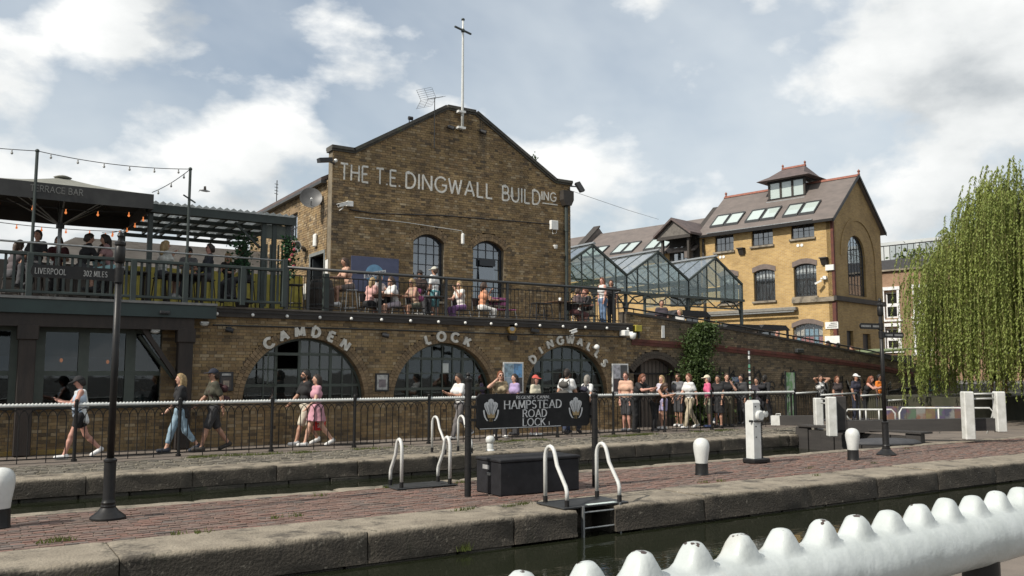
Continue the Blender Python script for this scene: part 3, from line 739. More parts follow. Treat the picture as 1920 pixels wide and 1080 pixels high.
# ------------------------------------------------------------------ the gabled brick building
GX0, GX1 = 8.95, 17.67
KN, APX = 8.30, 10.18
OUT = [(GX0, KN), (9.62, KN), (12.75, APX), (13.80, APX), (17.02, KN), (GX1, KN)]
GB = thing('gabled_brick_building', 'tall brown brick gabled building with white painted name across the front', 'building', (13.3, GAB_Y, DECK))
mpG = lambda s, d, z: (s, GAB_Y+d, z)
def seg_arch(xa, xb, zs_, zc_):
    hw = (xb-xa)/2; rise = zc_-zs_; r = (hw*hw+rise*rise)/(2*rise); return (xa+xb)/2, zc_-r, r, hw
GW = [(11.61, 12.69, 5.80, 6.05, 3.95), (13.75, 14.93, 5.74, 6.03, 3.95)]
def gable_spans(z):
    if z < KN: sp = [(GX0, GX1)]
    else:
        t = (z-KN)/(APX-KN); sp = [(9.62+(12.75-9.62)*t, 17.02-(17.02-13.80)*t)]
    h = []
    for xa, xb, zs_, zc_, sill in GW:
        cx, cz, r, hw = seg_arch(xa, xb, zs_, zc_)
        if sill <= z < zs_: h.append((xa, xb))
        elif zs_ <= z < cz+r+.23:
            ro = r+.23; q = ro*ro-(z-cz)**2
            if q > 0:
                q = math.sqrt(q); lim = hw*ro/r; q = min(q, lim*(1 if z > cz+(zs_-cz)*ro/r else (1-(cz+(zs_-cz)*ro/r-z)/((zs_-cz)*(ro/r-1)+1e-6))+hw/lim*((cz+(zs_-cz)*ro/r-z)/((zs_-cz)*(ro/r-1)+1e-6))))
                h.append((cx-q, cx+q))
    return minus(sp, h)
brickwork(GB, mpG, gable_spans, DECK, APX, 'F', 300, lambda s, z: abs(s-11)+abs(z-6.6)*1.5)
navy_frame = mat('dark_blue_steel_frame', (.022, .026, .034), .45)
glass_gable = glassmat('blue_grey_window_glass', (.40, .44, .50), .22, opaque=.55, body=(.055, .066, .088))
blind_m = mat('pale_blue_blind', (.13, .15, .20), .8)
for k, (xa, xb, zs_, zc_, sill) in enumerate(GW):
    cx, cz, r, hw = seg_arch(xa, xb, zs_, zc_); a0 = math.atan2(zs_-cz, hw)
    voussoirs(GB, mpG, cx, cz, r, r+.23, a0, math.pi-a0, .085, .3, rings=2)
    Y = GAB_Y+.17; W = MB(); W.box(xa, xa+.05, Y, Y+.06, sill, zs_+.05); W.box(xb-.05, xb, Y, Y+.06, sill, zs_+.05); W.box(xa, xb, Y+.002, Y+.058, sill, sill+.06)
    n = 16
    for i in range(n):
        A, B_ = a0+(math.pi-2*a0)*i/n, a0+(math.pi-2*a0)*(i+1)/n
        q = [(cx+rr*math.cos(t), cz+rr*math.sin(t)) for rr, t in ((r-.06, A), (r+.01, A), (r+.01, B_), (r-.06, B_))]
        W.add([(p[0], Y+.004, p[1]) for p in q]+[(p[0], Y+.056, p[1]) for p in q], [(3,2,1,0),(4,5,6,7),(0,4,7,3)])
    win = part(GB, 'window', W, navy_frame)
    xs = [xa+(xb-xa)*t for t in (.25, .5, .75)]; zs2 = [sill+.42, sill+.80, sill+1.16, sill+1.50, sill+1.78]
    for x in xs:
        m = MB(); m.box(x-.011, x+.011, Y+.008, Y+.05, sill+.05, arch_top(x, cx, cz, r)-.03); part(win, 'mullion', m, navy_frame)
    for z in zs2:
        m = MB(); m.box(xa+.04, xb-.04, Y+.012, Y+.046, z-.013, z+.013); part(win, 'transom', m, navy_frame)
    X = [xa+.04]+xs+[xb-.04]; Z = [sill+.05]+zs2+[zc_]
    for i in range(4):
        for j in range(6):
            pts = [X[i]+(X[i+1]-X[i])*t/4 for t in range(5)]; top = [(p, min(Z[j+1], arch_top(p, cx, cz, r)-.03)) for p in pts]
            m = MB(); m.prism([(X[i], Z[j]), (X[i+1], Z[j])]+top[::-1], Y+.028+jig(.003), Y+.033, 'y'); tl = jig(.006)
            m.v = [(p[0], p[1]+(p[0]-cx)*tl, p[2]) for p in m.v]
            if k == 1 and (i, j) in ((1, 2), (2, 2), (1, 3), (2, 3)): continue
            part(win, 'pane', m, glass_gable)
    if k == 1:
        m = MB(); m.box(xs[0], xs[2], Y-.10, Y-.06, zs2[2]+.10, zs2[2]+.34); part(win, 'hopper_vent', m, navy_frame)
        m = MB(); m.quad((xs[0], Y-.07, zs2[1]), (xs[2], Y-.07, zs2[1]), (xs[2], Y+.02, zs2[3]), (xs[0], Y+.02, zs2[3])); part(win, 'pane', m, glass_gable)
    m = MB(); m.cbox(xa-.06, xb+.06, GAB_Y-.05, GAB_Y+.2, sill-.07, sill, .01); part(win, 'sill', m, stone_cop)
    room(GB, xa-.3, xb+.3, GAB_Y+.36, GAB_Y+1.6, sill-.2, zc_+.3)
# gable coping
cop_m = mat('dark_gable_coping', (.075, .070, .058), .85, (.045, .042, .036), 4, bump=.4, spots=[((.10, .12, .06), 6, .62, .72)])
for i in range(5):
    a, c2 = OUT[i], OUT[i+1]; d = Vector((c2[0]-a[0], 0, c2[1]-a[1])).normalized(); nrm = Vector((-d.z, 0, d.x))
    e0 = -.06 if i == 0 else .004; e1 = .06 if i == 4 else -.004
    p = Vector((a[0], 0, a[1]))+d*e0; q = Vector((c2[0], 0, c2[1]))+d*e1
    m = MB()
    for y0, y1, h0, h1 in ((GAB_Y-.09, GAB_Y+.42, .035, .13), (GAB_Y-.05, GAB_Y+.38, -.03, .034)):
        cs = [p+nrm*h0, q+nrm*h0, q+nrm*h1, p+nrm*h1]
        m.add([(v.x, y0, v.z) for v in cs]+[(v.x, y1, v.z) for v in cs], [(0,1,2,3),(7,6,5,4),(0,4,5,1),(1,5,6,2),(2,6,7,3),(3,7,4,0)])
    part(GB, 'gable_coping', m, cop_m)
# painted name
sign_paint = mat('worn_white_sign_paint', (.70, .69, .64), .8, (.52, .50, .45), 16, bump=.2, spots=[((.20, .16, .10), 10, .64, .70)])
NM = [('THE', 637, 691), ('T.E.', 704, 750), ('DINGWALL', 760, 924), ('BUILD', 941, 1013)]
mpN = lambda x, y, z: (x, GAB_Y-.008+y, z)
for wd, ua, ub in NM: letters(GB, wd, uX(ua, GAB_Y, 330), uX(ub, GAB_Y, 360), 7.44, .48, mpN, sign_paint, .125, .006, nm='painted_letter', gap=.16)
letters(GB, 'ING', uX(1015, GAB_Y, 370), uX(1042, GAB_Y, 370), 7.63, .29, mpN, sign_paint, .15, .006, nm='painted_letter', gap=.16)
m = MB(); m.box(uX(1017, GAB_Y, 370), uX(1045, GAB_Y, 370), GAB_Y-.014, GAB_Y-.005, 7.50, 7.535); part(GB, 'painted_underline', m, sign_paint)
# side wall (sunlit, faces -X)
mpS = lambda s, d, z: (GX0+d, s, z)
SD = (24.15, 25.3, 5.28)     # door
SW_ = (26.62, 27.73, 6.02, 6.78, 6.92)
def side_spans(z):
    h = []
    if z < SD[2]: h.append((SD[0], SD[1]))
    if SW_[2] <= z < SW_[4]: h.append((SW_[0], SW_[1]))
    return minus([(GAB_Y+.36, 32.0)], h)
brickwork(GB, mpS, side_spans, DECK, 7.5, 'S', 0)
m = MB()
for s, z in ((SW_[0], SW_[2]), (SW_[1], SW_[2])): m.box(GX0+.1, GX0+.16, s-.03, s+.03, z, SW_[4])
m.box(GX0+.1, GX0+.16, SW_[0], SW_[1], SW_[2], SW_[2]+.06); m.box(GX0+.1, GX0+.16, SW_[0], SW_[1], SW_[4]-.08, SW_[4])
win = part(GB, 'window', m, navy_frame)
ys_ = [SW_[0]+(SW_[1]-SW_[0])*t/4 for t in range(5)]; zs_ = [SW_[2]+.05, SW_[2]+.45, SW_[4]-.07]
for yv in ys_[1:4]: part(win, 'mullion', MB().box(GX0+.11, GX0+.15, yv-.012, yv+.012, SW_[2], SW_[4]), navy_frame)
part(win, 'transom', MB().box(GX0+.112, GX0+.148, SW_[0], SW_[1], zs_[1]-.012, zs_[1]+.012), navy_frame)
for i in range(4):
    for j in range(2): part(win, 'pane', MB().box(GX0+.128, GX0+.133, ys_[i], ys_[i+1], zs_[j], zs_[j+1]), glass_sky)
part(win, 'sill', MB().cbox(GX0-.06, GX0+.2, SW_[0]-.06, SW_[1]+.06, SW_[2]-.08, SW_[2], .01), stone_cop)
part(win, 'lintel', MB().prism([(SW_[0]-.1, SW_[4]), (SW_[1]+.1, SW_[4]), (SW_[1]+.1, SW_[4]+.10), ((SW_[0]+SW_[1])/2, SW_[4]+.2), (SW_[0]-.1, SW_[4]+.10)], GX0-.008, GX0+.2, 'x'), brick_arch)
room(GB, GX0+.35, GX0+2.5, SD[0]-.3, SD[1]+.3, DECK+.01, SD[2]+.3)
m = MB(); m.box(GX0-.02, GX0+.12, SD[0]-.10, SD[0], DECK, SD[2]+.09); m.box(GX0-.02, GX0+.12, SD[1], SD[1]+.10, DECK, SD[2]+.09); m.box(GX0-.024, GX0+.12, SD[0]-.10, SD[1]+.10, SD[2], SD[2]+.10)
dr = part(GB, 'door_frame', m, mat('grey_door_frame', (.19, .20, .19), .6))
part(GB, 'door', MB().box(GX0+.05, GX0+.95, SD[1]-.06, SD[1]-.01, DECK, SD[2]-.02), mat('dark_blue_grey_door', (.05, .06, .065), .5))
slate = mat('slate_roof', (.115, .085, .080), .75, (.075, .058, .056), 2.5, bump=.3, bscale=20, stretch=(1, 1, 2.5))
m = MB(); rz = 9.75; xm = (GX0+GX1)/2
for xa, za, xb, zb in ((GX0-.18, 7.42, xm, rz), (xm, rz, GX1+.18, 7.42)):
    m.add([(xa, GAB_Y+.45, za), (xb, GAB_Y+.45, zb), (xb, 32.3, zb), (xa, 32.3, za), (xa, GAB_Y+.45, za+.12), (xb, GAB_Y+.45, zb+.12), (xb, 32.3, zb+.12), (xa, 32.3, za+.12)],
          [(0,1,2,3),(7,6,5,4),(0,4,5,1),(1,5,6,2),(2,6,7,3),(3,7,4,0)])
part(GB, 'roof', m, slate)
m = MB(); m.box(GX0-.20, GX0-.05, GAB_Y+.40, 32.2, 7.36, 7.44); part(GB, 'gutter', m, metal_dark)
m = MB(); m.box(GX1-.35, GX1, GAB_Y+.36, 32, DECK, 7.5); m.box(GX0+.4, GX1-.36, 31.6, 32, DECK, 7.5); part(GB, 'rear_wall', m, brickmat('rear_stock_brick', (.22,.15,.08), (.17,.115,.06), (.2,.17,.12), 'y'))
# downpipe at the right-hand corner
DP = thing('downpipe', 'dark green downpipe with hopper at the gable corner', 'pipe', (17.42, GAB_Y-.1, DECK))
b = MB(); b.tube([(17.42, GAB_Y-.10, DECK), (17.42, GAB_Y-.10, 7.5)], .06, 10)
for z in (4.2, 5.4, 6.6): b.cyl((17.42, GAB_Y-.10, z), (17.42, GAB_Y-.10, z+.08), .075, n=10)
part(DP, 'pipe', b, dark_green, 'auto'); part(DP, 'hopper', MB().prism([(17.30, 7.5), (17.54, 7.5), (17.64, 7.7), (17.64, 8.02), (17.20, 8.02), (17.20, 7.7)], GAB_Y-.25, GAB_Y-.011, 'y'), edge_m)
# ------------------------------------------------------------------ sloping ramp wall beyond the arches
RW = [(17.76, 3.62), (21.45, 3.33), (26.1, 2.88), (30.6, 2.42), (36.5, 1.62)]
def ramp_z(x):
    for (xa, za), (xb, zb) in zip(RW, RW[1:]):
        if x <= xb: return za+(zb-za)*(x-xa)/(xb-xa)
    return RW[-1][1]
def ramp_x(z):
    for (xa, za), (xb, zb) in zip(RW, RW[1:]):
        if z >= zb: return xa+(xb-xa)*(za-z)/(za-zb) if z <= za else xa
    return RW[-1][0]
AR4 = seg_arch(18.05, 19.95, 1.75, 2.20)
RM = thing('ramp_wall', 'sooty brick wall sloping down beside the towpath with a red brick band and graffiti', 'wall', (26, WALL_Y, 0))
def ramp_spans(z):
    x1 = 36.4 if z <= RW[-1][1] else ramp_x(z); h = []
    cx, cz, r, hw = AR4
    if z < 1.75: h.append((18.05, 19.95))
    elif z < cz+r+.24:
        q = (r+.24)**2-(z-cz)**2
        if q > 0: q = min(math.sqrt(q), hw*(r+.24)/r); h.append((cx-q, cx+q))
    return minus([(AW_X1+.01, x1)], h)
sooty = mat('sooty_ramp_brick', (1, 1, 1), .9, (.6, .58, .56), 1.4, bump=.35, bscale=60,
            coords='Position', perisland=[(.165,.125,.080), (.21,.160,.100), (.125,.098,.066), (.235,.178,.112), (.09,.074,.056), (.185,.142,.09)], spots=[((.055, .046, .037), .6, .56, .74)])
mort_d = mat('dark_mortar', (.12, .10, .078), .95, (.07, .06, .048), 3)
brickwork(RM, lambda s, d, z: (s, WALL_Y+.012+d, z), ramp_spans, 0, 3.6, 'R', 150, lambda s, z: abs(s-18.5)+abs(z-2.6), sooty, back=mort_d)
voussoirs(RM, lambda s, d, z: (s, WALL_Y+.012+d, z), AR4[0], AR4[1], AR4[2], AR4[2]+.24, math.atan2(1.75-AR4[1], AR4[3]), math.pi-math.atan2(1.75-AR4[1], AR4[3]), .085, .34, mat('dark_arch_brick', (.085, .068, .052), .9, (.055, .045, .036), 5), rings=2)
room(RM, 17.9, 20.1, WALL_Y+.40, WALL_Y+3, .01, 2.4)
b = MB()
for k in range(11): x = 18.15+k*.17; b.cyl((x, WALL_Y+.2, 0), (x, WALL_Y+.2, 2.12), .012, n=6)
b.box(18.05, 19.95, WALL_Y+.18, WALL_Y+.22, 1.68, 1.74); part(RM, 'gate_bars', b, black_paint)
# red band and the coping with its handrail
red_m = mat('red_brick_band', (.125, .038, .026), .85, (.07, .026, .020), 3, bump=.3)
b = MB(); bp = [(17.95, 2.72), (21.45, 2.60), (26.1, 2.32), (30.6, 1.98), (36.0, 1.30)]
for (xa, za), (xb, zb) in zip(bp, bp[1:]):
    for dz0, dz1, pr in ((-.10, .0, .022), (.004, .10, .035)):
        b.add([(xa,WALL_Y-pr,za+dz0),(xb,WALL_Y-pr,zb+dz0),(xb,WALL_Y-pr,zb+dz1),(xa,WALL_Y-pr,za+dz1),(xa,WALL_Y+.05,za+dz0),(xb,WALL_Y+.05,zb+dz0),(xb,WALL_Y+.05,zb+dz1),(xa,WALL_Y+.05,za+dz1)], [(0,1,2,3),(0,4,5,1),(2,6,7,3)])
part(RM, 'brick_band', b, red_m)
for (xa, za), (xb, zb) in zip(RW, RW[1:]):
    n = max(2, int((xb-xa)/1.1))
    for i in range(n):
        x0 = xa+(xb-xa)*i/n+.006; x1 = xa+(xb-xa)*(i+1)/n-.006; z0, z1 = ramp_z(x0), ramp_z(x1)
        m = MB(); m.add([(x0,WALL_Y-.03,z0-.02),(x1,WALL_Y-.03,z1-.02),(x1,WALL_Y+.38,z1-.02),(x0,WALL_Y+.38,z0-.02),(x0,WALL_Y-.03,z0+.06),(x1,WALL_Y-.03,z1+.06),(x1,WALL_Y+.38,z1+.06),(x0,WALL_Y+.38,z0+.06)],
              [(0,3,2,1),(4,5,6,7),(0,1,5,4),(1,2,6,5),(2,3,7,6),(3,0,4,7)]); part(RM, 'coping_slab', m, edge_m)
b = MB(); b.tube([(x, WALL_Y+.15, z+.20) for x, z in RW], .028, 8)
for x in np.arange(18.2, 36, 1.3): b.cyl((x, WALL_Y+.15, ramp_z(x)), (x, WALL_Y+.15, ramp_z(x)+.2), .016, n=6)
part(RM, 'handrail', b, black_paint, 'auto')
# graffiti: sprayed strokes on the brick
def spray(T, polys, m_, wdt=.035, Y=WALL_Y-.014):
    b = MB(); e = 0
    for pl in polys:
        e += .0006
        for (xa, za), (xb, zb) in zip(pl, pl[1:]):
            d = Vector((xb-xa, zb-za)); 
            if d.length < 1e-4: continue
            n_ = Vector((-d.y, d.x)).normalized()*wdt/2
            b.quad((xa-n_.x, Y-e, za-n_.y), (xb-n_.x, Y-e, zb-n_.y), (xb+n_.x, Y-e, zb+n_.y), (xa+n_.x, Y-e, za+n_.y))
    part(T, 'graffiti', b, m_)
gr_black = mat('black_spray_paint', (.018, .017, .017), .8); gr_white = mat('pale_spray_paint', (.38, .38, .36), .8); gr_teal = mat('teal_spray_paint', (.10, .22, .22), .8)
gp = []
rg = random.Random(5)
for k in range(7):
    x0 = 21.8+k*.62+rg.uniform(-.1, .1); z0 = 1.15+rg.uniform(-.1, .15); h = rg.uniform(.35, .8)
    gp.append([(x0, z0), (x0+rg.uniform(-.05, .1), z0+h)]); gp.append([(x0, z0+h*.55), (x0+.25, z0+h*rg.uniform(.3, .9)), (x0+.3, z0+h*.2)])
    gp.append([(x0+.2+.16*math.cos(t), z0+h*.4+.2*math.sin(t)) for t in np.linspace(0, rg.uniform(3, 6), 9)])
spray(RM, gp, gr_black, .05)
gp = []
for k in range(13):
    x0 = 27.4+k*.33; z0 = .95+rg.uniform(-.1, .12); gp.append([(x0+rg.uniform(0, .28), z0+rg.uniform(0, .6)) for _ in range(6)])
spray(RM, gp, gr_black, .05); spray(RM, [[(p[0]+.05, p[1]+.06) for p in g] for g in gp[::2]], gr_white, .03)
gx = uX(1750, WALL_Y, 700); tz = 1.35
tg = [[(gx-.5+.5*t, tz+.15*math.sin(t*5)) for t in np.linspace(0, 2, 12)], [(gx-.45, tz-.35), (gx-.5, tz+.3), (gx-.2, tz+.42), (gx, tz+.2), (gx-.1, tz-.3), (gx-.45, tz-.35)],
      [(gx+.05, tz+.3), (gx+.25, tz-.35), (gx+.4, tz+.35)], [(gx+.5, tz+.3), (gx+.75, tz-.2), (gx+.95, tz+.35), (gx+.7, tz+.1)], [(gx-.32+.1*math.cos(t), tz+.15+.1*math.sin(t)) for t in np.linspace(0, 6.3, 10)]]
tg = [[(gx+(p[0]-gx)*.8, p[1]) for p in g if p[1] < ramp_z(p[0])-.1] for g in tg]
spray(RM, [g for g in tg if len(g) > 1], gr_teal, .07)
# yard ground behind the ramp wall
b = MB(); b.box(18.65, 120, WALL_Y+.4, 90, -1.55, 1.25); struct('market_yard', b, mat('yard_setts', (.14, .13, .12), .9, (.09, .085, .08), 1.2))
# ------------------------------------------------------------------ left: timber deck over a glazed bar front
BAR = thing('timber_bar_building', 'dark timber and green framed bar front under the deck beside the arches', 'building', (1.5, WALL_Y, 0))
b = MB(); b.box(XL, 4.97, 20.36, 20.44, 2.98, 3.27); part(BAR, 'fascia', b, mat('deep_green_fascia', (.018, .036, .034), .5, (.013, .026, .025), 3))
b = MB(); b.box(XL, 4.98, 20.32, 20.46, 3.275, 3.33); part(BAR, 'deck_edge', b, mat('grey_deck_edge', (.17, .17, .165), .7, (.10, .10, .098), 6))
b = MB(); b.box(XL, 4.5, 20.42, 20.66, 2.70, 2.975); part(BAR, 'beam', b, dark_timber)
b = MB(); b.box(XL, 5.0, 20.46, 31, 3.08, 3.27); part(BAR, 'deck', b, deck_m)
for u in (48, 345):
    x = uX(u, 20.55, 700); m = MB(); m.cbox(x-.16, x+.16, 20.44, 20.72, .02, 2.70, .012); part(BAR, 'post', m, dark_timber)
    m = MB(); m.cbox(x-.20, x+.20, 20.40, 20.70, 2.42, 2.74, .015); part(BAR, 'post_head', m, dark_timber)
x0, x1 = uX(345, 20.55), uX(275, 20.55)
part(BAR, 'brace', MB().beam((x0-.1, 20.6, 1.55), (x1-.1, 20.6, 2.72), .10, .16, (0, 1, 0)), dark_timber)
# brick plinth and piers
mpB = lambda s, d, z: (s, 21.0+d, z)
brickwork(BAR, mpB, lambda z: [(XL, AW_X0)] if z < .95 else [(3.92, AW_X0)], 0, 3.05, 'F', 0)
part(BAR, 'kerb', MB().cbox(XL, 2.2, 20.78, 20.98, 0, .10, .01), mat('yellow_painted_kerb', (.30, .19, .04), .8, (.16, .12, .06), 5))
part(BAR, 'sill', MB().cbox(XL, 3.92, 20.90, 21.2, .955, 1.02, .01), green_frame)
YG = 21.05; fr = []
xs = [uX(u, YG, 700) for u in (-60, 27, 72, 155, 243, 320)]; zt = atY(100, 700, YG)[1]
b = MB(); b.box(XL, 3.92, YG, YG+.10, 2.62, 2.95); b.box(XL, 3.92, YG+.004, YG+.096, zt-.05, zt+.05)
for x in xs: b.box(x-.105, x+.105, YG-.02, YG+.11, 1.02, 2.62)
fw = part(BAR, 'window', b, green_frame)
for i in range(len(xs)-1):
    if xs[i+1]-xs[i] < .45 and i != 0: continue
    for z0, z1 in ((1.02, zt-.05), (zt+.05, 2.62)): part(fw, 'pane', MB().box(xs[i]+.1, xs[i+1]-.1, YG+.04, YG+.045, z0, z1), glass_dark)
part(fw, 'brace', MB().beam((xs[4]+.15, YG-.03, 2.58), (xs[5]+.02, YG-.03, 1.62), .06, .17, (0, 1, 0)), green_frame)
room(BAR, XL, 4.4, YG+.12, 25.5, .05, 3.0)
part(BAR, 'back_panel', MB().box(.5, 3.9, 24.9, 25.0, 1.75, 2.15), mat('dim_blue_panel', (.05, .075, .13), .7))
part(BAR, 'counter', MB().cbox(.2, 3.0, 23.5, 24.1, .1, 1.25, .03), dark_timber)
warm = mat('warm_filament_bulb', (.9, .5, .2), .4, emit=(1, .25, .06, .5))
for u, v in ((115, 673), (202, 676)):
    x, z = atY(u, v, 22.0); T = thing('pendant_bulb', 'glowing filament bulb in the bar window %s' % ('beside the thick timber post' if u < 150 else 'behind the LIVERPOOL fingerpost'), 'lamp', (x, 22.0, z))
    part(T, 'cord', MB().cyl((x, 22, z), (x, 22, 3.0), .006, n=5), plastic_black); part(T, 'bulb', MB().ball((x, 22, z-.03), .035, 8, 6, (1, 1, 1.4)), warm, True)
for u, v in ((383, 608), (291, 622)):
    x, z = atY(u, v, 20.5); b = MB(); b.ball((x, 20.5, z), .10, 10, 6, (1, .6, .42)); b.box(x-.09, x+.09, 20.44, 20.56, z+.02, z+.06); one('bulkhead_lamp', 'oval grey bulkhead lamp under the deck beam %s' % ('above the brick pier' if u > 300 else 'beside the diagonal brace'), 'lamp', b, mat('frosted_lamp', (.45, .45, .43), .4), 'auto')
x, z = atY(309, 586, 20.34); b = MB(); b.cbox(x-.11, x+.11, 20.28, 20.36, z-.035, z+.035, .012); b.cyl((x, 20.3, z), (x, 20.26, z-.02), .02, n=8); one('floodlight', 'small black floodlight on the green fascia', 'lamp', b, plastic_black)
b = MB(); b.tube([(4.30, 20.72, .0), (4.30, 20.72, 3.0)], .05, 8); one('drainpipe', 'dark drainpipe between bar front and brick arches', 'pipe', b, edge_m, 'auto')
# deck balustrade, timber
def prop_copies(T, name, me, places):
    for p in places: share(T, name, me, p)
BL = thing('deck_balustrade', 'dark green timber balustrade with flat pickets along the deck', 'balustrade', (2.5, 20.5, DECK))
b = MB(); b.cbox(XL, 6.62, 20.46, 20.58, 4.20, 4.27, .01); part(BL, 'top_rail', b, dark_green)
b = MB(); b.cbox(XL, 6.62, 20.48, 20.56, 3.40, 3.46, .01); part(BL, 'bottom_rail', b, dark_green)
b = MB(); b.tube([(XL, 20.50, 4.47), (6.66, 20.50, 4.47)], .022, 8); part(BL, 'handrail', b, metal_grey, True)
pk = MB(); pk.cbox(-.027, .027, -.018, .018, 3.46, 4.20, .004); pkm = mesh_of(pk, dark_green); pkm.name = 'picket'
xx_ = -1.0
while xx_ < 6.5: share(BL, 'picket', pkm, (xx_, 20.52, 0)); xx_ += .155
for u in (-40, 55, 250, 348, 455, 533):
    x = uX(u, 20.52, 520); part(BL, 'post', MB().cbox(x-.06, x+.06, 20.45, 20.59, 3.33, 4.50 if u > 500 else 4.25, .008), dark_green)
# poles and strings of bulbs
POLE = []
for u, vt in ((70, 283), (357, 317)):
    x, z = atY(u, vt, 20.62); POLE.append((x, z)); b = MB(); b.cyl((x, 20.62, DECK), (x, 20.62, z), .032, n=8); b.ball((x, 20.62, z), .045, 8, 6)
    if u > 300: b.beam((x-.14, 20.60, 5.86), (x+.14, 20.60, 5.70), .03, .03, (0, 1, 0))
    one('festoon_pole', 'tall thin dark green pole %s carrying the light string' % ('with a small crossbar' if u > 300 else 'beside the parasol'), 'pole', b, dark_green, 'auto')
def festoon(a, c, n, sag, label, lit):
    T = thing('bulb_string', label, 'string lights', a); P = []
    for i in range(25):
        t = i/24; P.append((a[0]+(c[0]-a[0])*t, a[1]+(c[1]-a[1])*t, a[2]+(c[2]-a[2])*t-sag*4*t*(1-t)))
    part(T, 'cable', MB().tube(P, .009, 5), plastic_black); me = MB(); me.cyl((0,0,0), (0,0,-.05), .012, n=6); me.ball((0,0,-.08), .026, 8, 6, (1,1,1.2))
    me = mesh_of(me, warm if lit else mat('clear_bulb', (.32, .32, .30), .2), True); me.name = 'bulb'
    for i in range(n):
        t = (i+.5)/n; share(T, 'bulb', me, (a[0]+(c[0]-a[0])*t, a[1]+(c[1]-a[1])*t, a[2]+(c[2]-a[2])*t-sag*4*t*(1-t)))
(px1, pz1), (px2, pz2) = POLE
festoon((px1, 20.62, pz1), (px2, 20.62, pz2), 6, .10, 'string of unlit bulbs slung between the two tall poles', False)
festoon((px1, 20.62, pz1), (-3.5, 20.62, pz1+.1), 5, .12, 'string of unlit bulbs running away from the pole beside the parasol', False)
festoon((px2, 20.62, pz2), (3.52, 20.72, 5.86), 3, .05, 'short string of bulbs from the crossbar pole to the parasol corner', False)
# parasol
UM = thing('parasol', 'huge square charcoal parasol lettered TERRACE BAR over the deck', 'parasol', (1.8, 22.3, DECK))
um_top = mat('grey_parasol_canvas', (.20, .20, .17), .9, (.15, .15, .13), 3, bump=.1); um_val = mat('charcoal_parasol_valance', (.055, .055, .054), .9, (.04, .04, .04), 4); um_in = mat('black_parasol_lining', (.016, .015, .014), .95)
ux0, ux1, uy0, uy1, ze, za = .1, 3.55, 20.62, 24.0, 5.80, 6.30; ctr = (1.82, 22.3, za)
b = MB(); cs = [(ux0, uy0), (ux1, uy0), (ux1, uy1), (ux0, uy1)]
for i in range(4):
    p, q = cs[i], cs[(i+1) % 4]; n = 8
    for k in range(n):
        t0, t1 = k/n, (k+1)/n
        def pt(t, s_):
            x, y = p[0]+(q[0]-p[0])*t, p[1]+(q[1]-p[1])*t; sag = .05*math.sin(math.pi*s_)
            return (ctr[0]+(x-ctr[0])*s_, ctr[1]+(y-ctr[1])*s_, za+(ze-za)*s_-sag)
        for j in range(6): b.quad(pt(t0, j/6), pt(t0, (j+1)/6), pt(t1, (j+1)/6), pt(t1, j/6))
part(UM, 'canopy', b, um_top, True)
b = MB(); b.v = []; 
for i in range(4):
    p, q = cs[i], cs[(i+1) % 4]
    for k in range(8):
        t0, t1 = k/8, (k+1)/8; f = lambda t, z, o=0: (p[0]+(q[0]-p[0])*t, p[1]+(q[1]-p[1])*t, z)
        b.quad(f(t0, ze-.34-.02*math.sin(math.pi*t0)), f(t1, ze-.34-.02*math.sin(math.pi*t1)), f(t1, ze), f(t0, ze))
part(UM, 'valance', b, um_val)
b = MB(); 
for i in range(4):
    p, q = cs[i], cs[(i+1) % 4]; b.add([(p[0]*.985+ctr[0]*.015, p[1]*.985+ctr[1]*.015, ze-.03), (q[0]*.985+ctr[0]*.015, q[1]*.985+ctr[1]*.015, ze-.03), (ctr[0], ctr[1], za-.10)], [(0, 1, 2)])
part(UM, 'lining', b, um_in)
part(UM, 'finial', MB().lathe([(.16, 0), (.20, .03), (.10, .07), (.02, .09)], (ctr[0], ctr[1], za-.03), 12), um_top, True)
part(UM, 'pole', MB().cyl((ctr[0], ctr[1], DECK), (ctr[0], ctr[1], za-.1), .045, n=10), metal_grey, True)
part(UM, 'base', MB().cbox(ctr[0]-.4, ctr[0]+.4, ctr[1]-.4, ctr[1]+.4, DECK, DECK+.08, .02), metal_dark)
part(UM, 'hub', MB().cyl((ctr[0], ctr[1], 5.1), (ctr[0], ctr[1], 5.22), .09, n=10), metal_dark)
for i in range(8):
    c_ = cs[i//2] if i % 2 == 0 else tuple((cs[i//2][k]+cs[(i//2+1) % 4][k])/2 for k in (0, 1)); e = (ctr[0]+(c_[0]-ctr[0])*.62, ctr[1]+(c_[1]-ctr[1])*.62, za+(ze-za)*.62-.11)
    part(UM, 'strut', MB().cyl((ctr[0], ctr[1], 5.16), e, .016, n=6), metal_grey)
letters(UM, 'TERRACE BAR', uX(56, uy0, 355), uX(156, uy0, 358), 5.60, .13, lambda x, y, z: (x, uy0-.012+y, z), mat('pale_grey_print', (.20, .20, .19), .9), .13, .002, serif=.07, gap=.12, nm='printed_letters', joined=True)
festoon((3.45, 20.75, 5.38), (2.9, 23.8, 5.30), 6, .15, 'lit orange bulbs hanging in the parasol by the pergola', True)
festoon((.2, 20.9, 5.42), (3.4, 20.9, 5.42), 5, .10, 'lit orange bulbs strung under the front of the parasol', True)
festoon((.2, 23.7, 5.36), (3.4, 23.7, 5.36), 6, .06, 'lit orange bulbs strung under the back of the parasol', True)
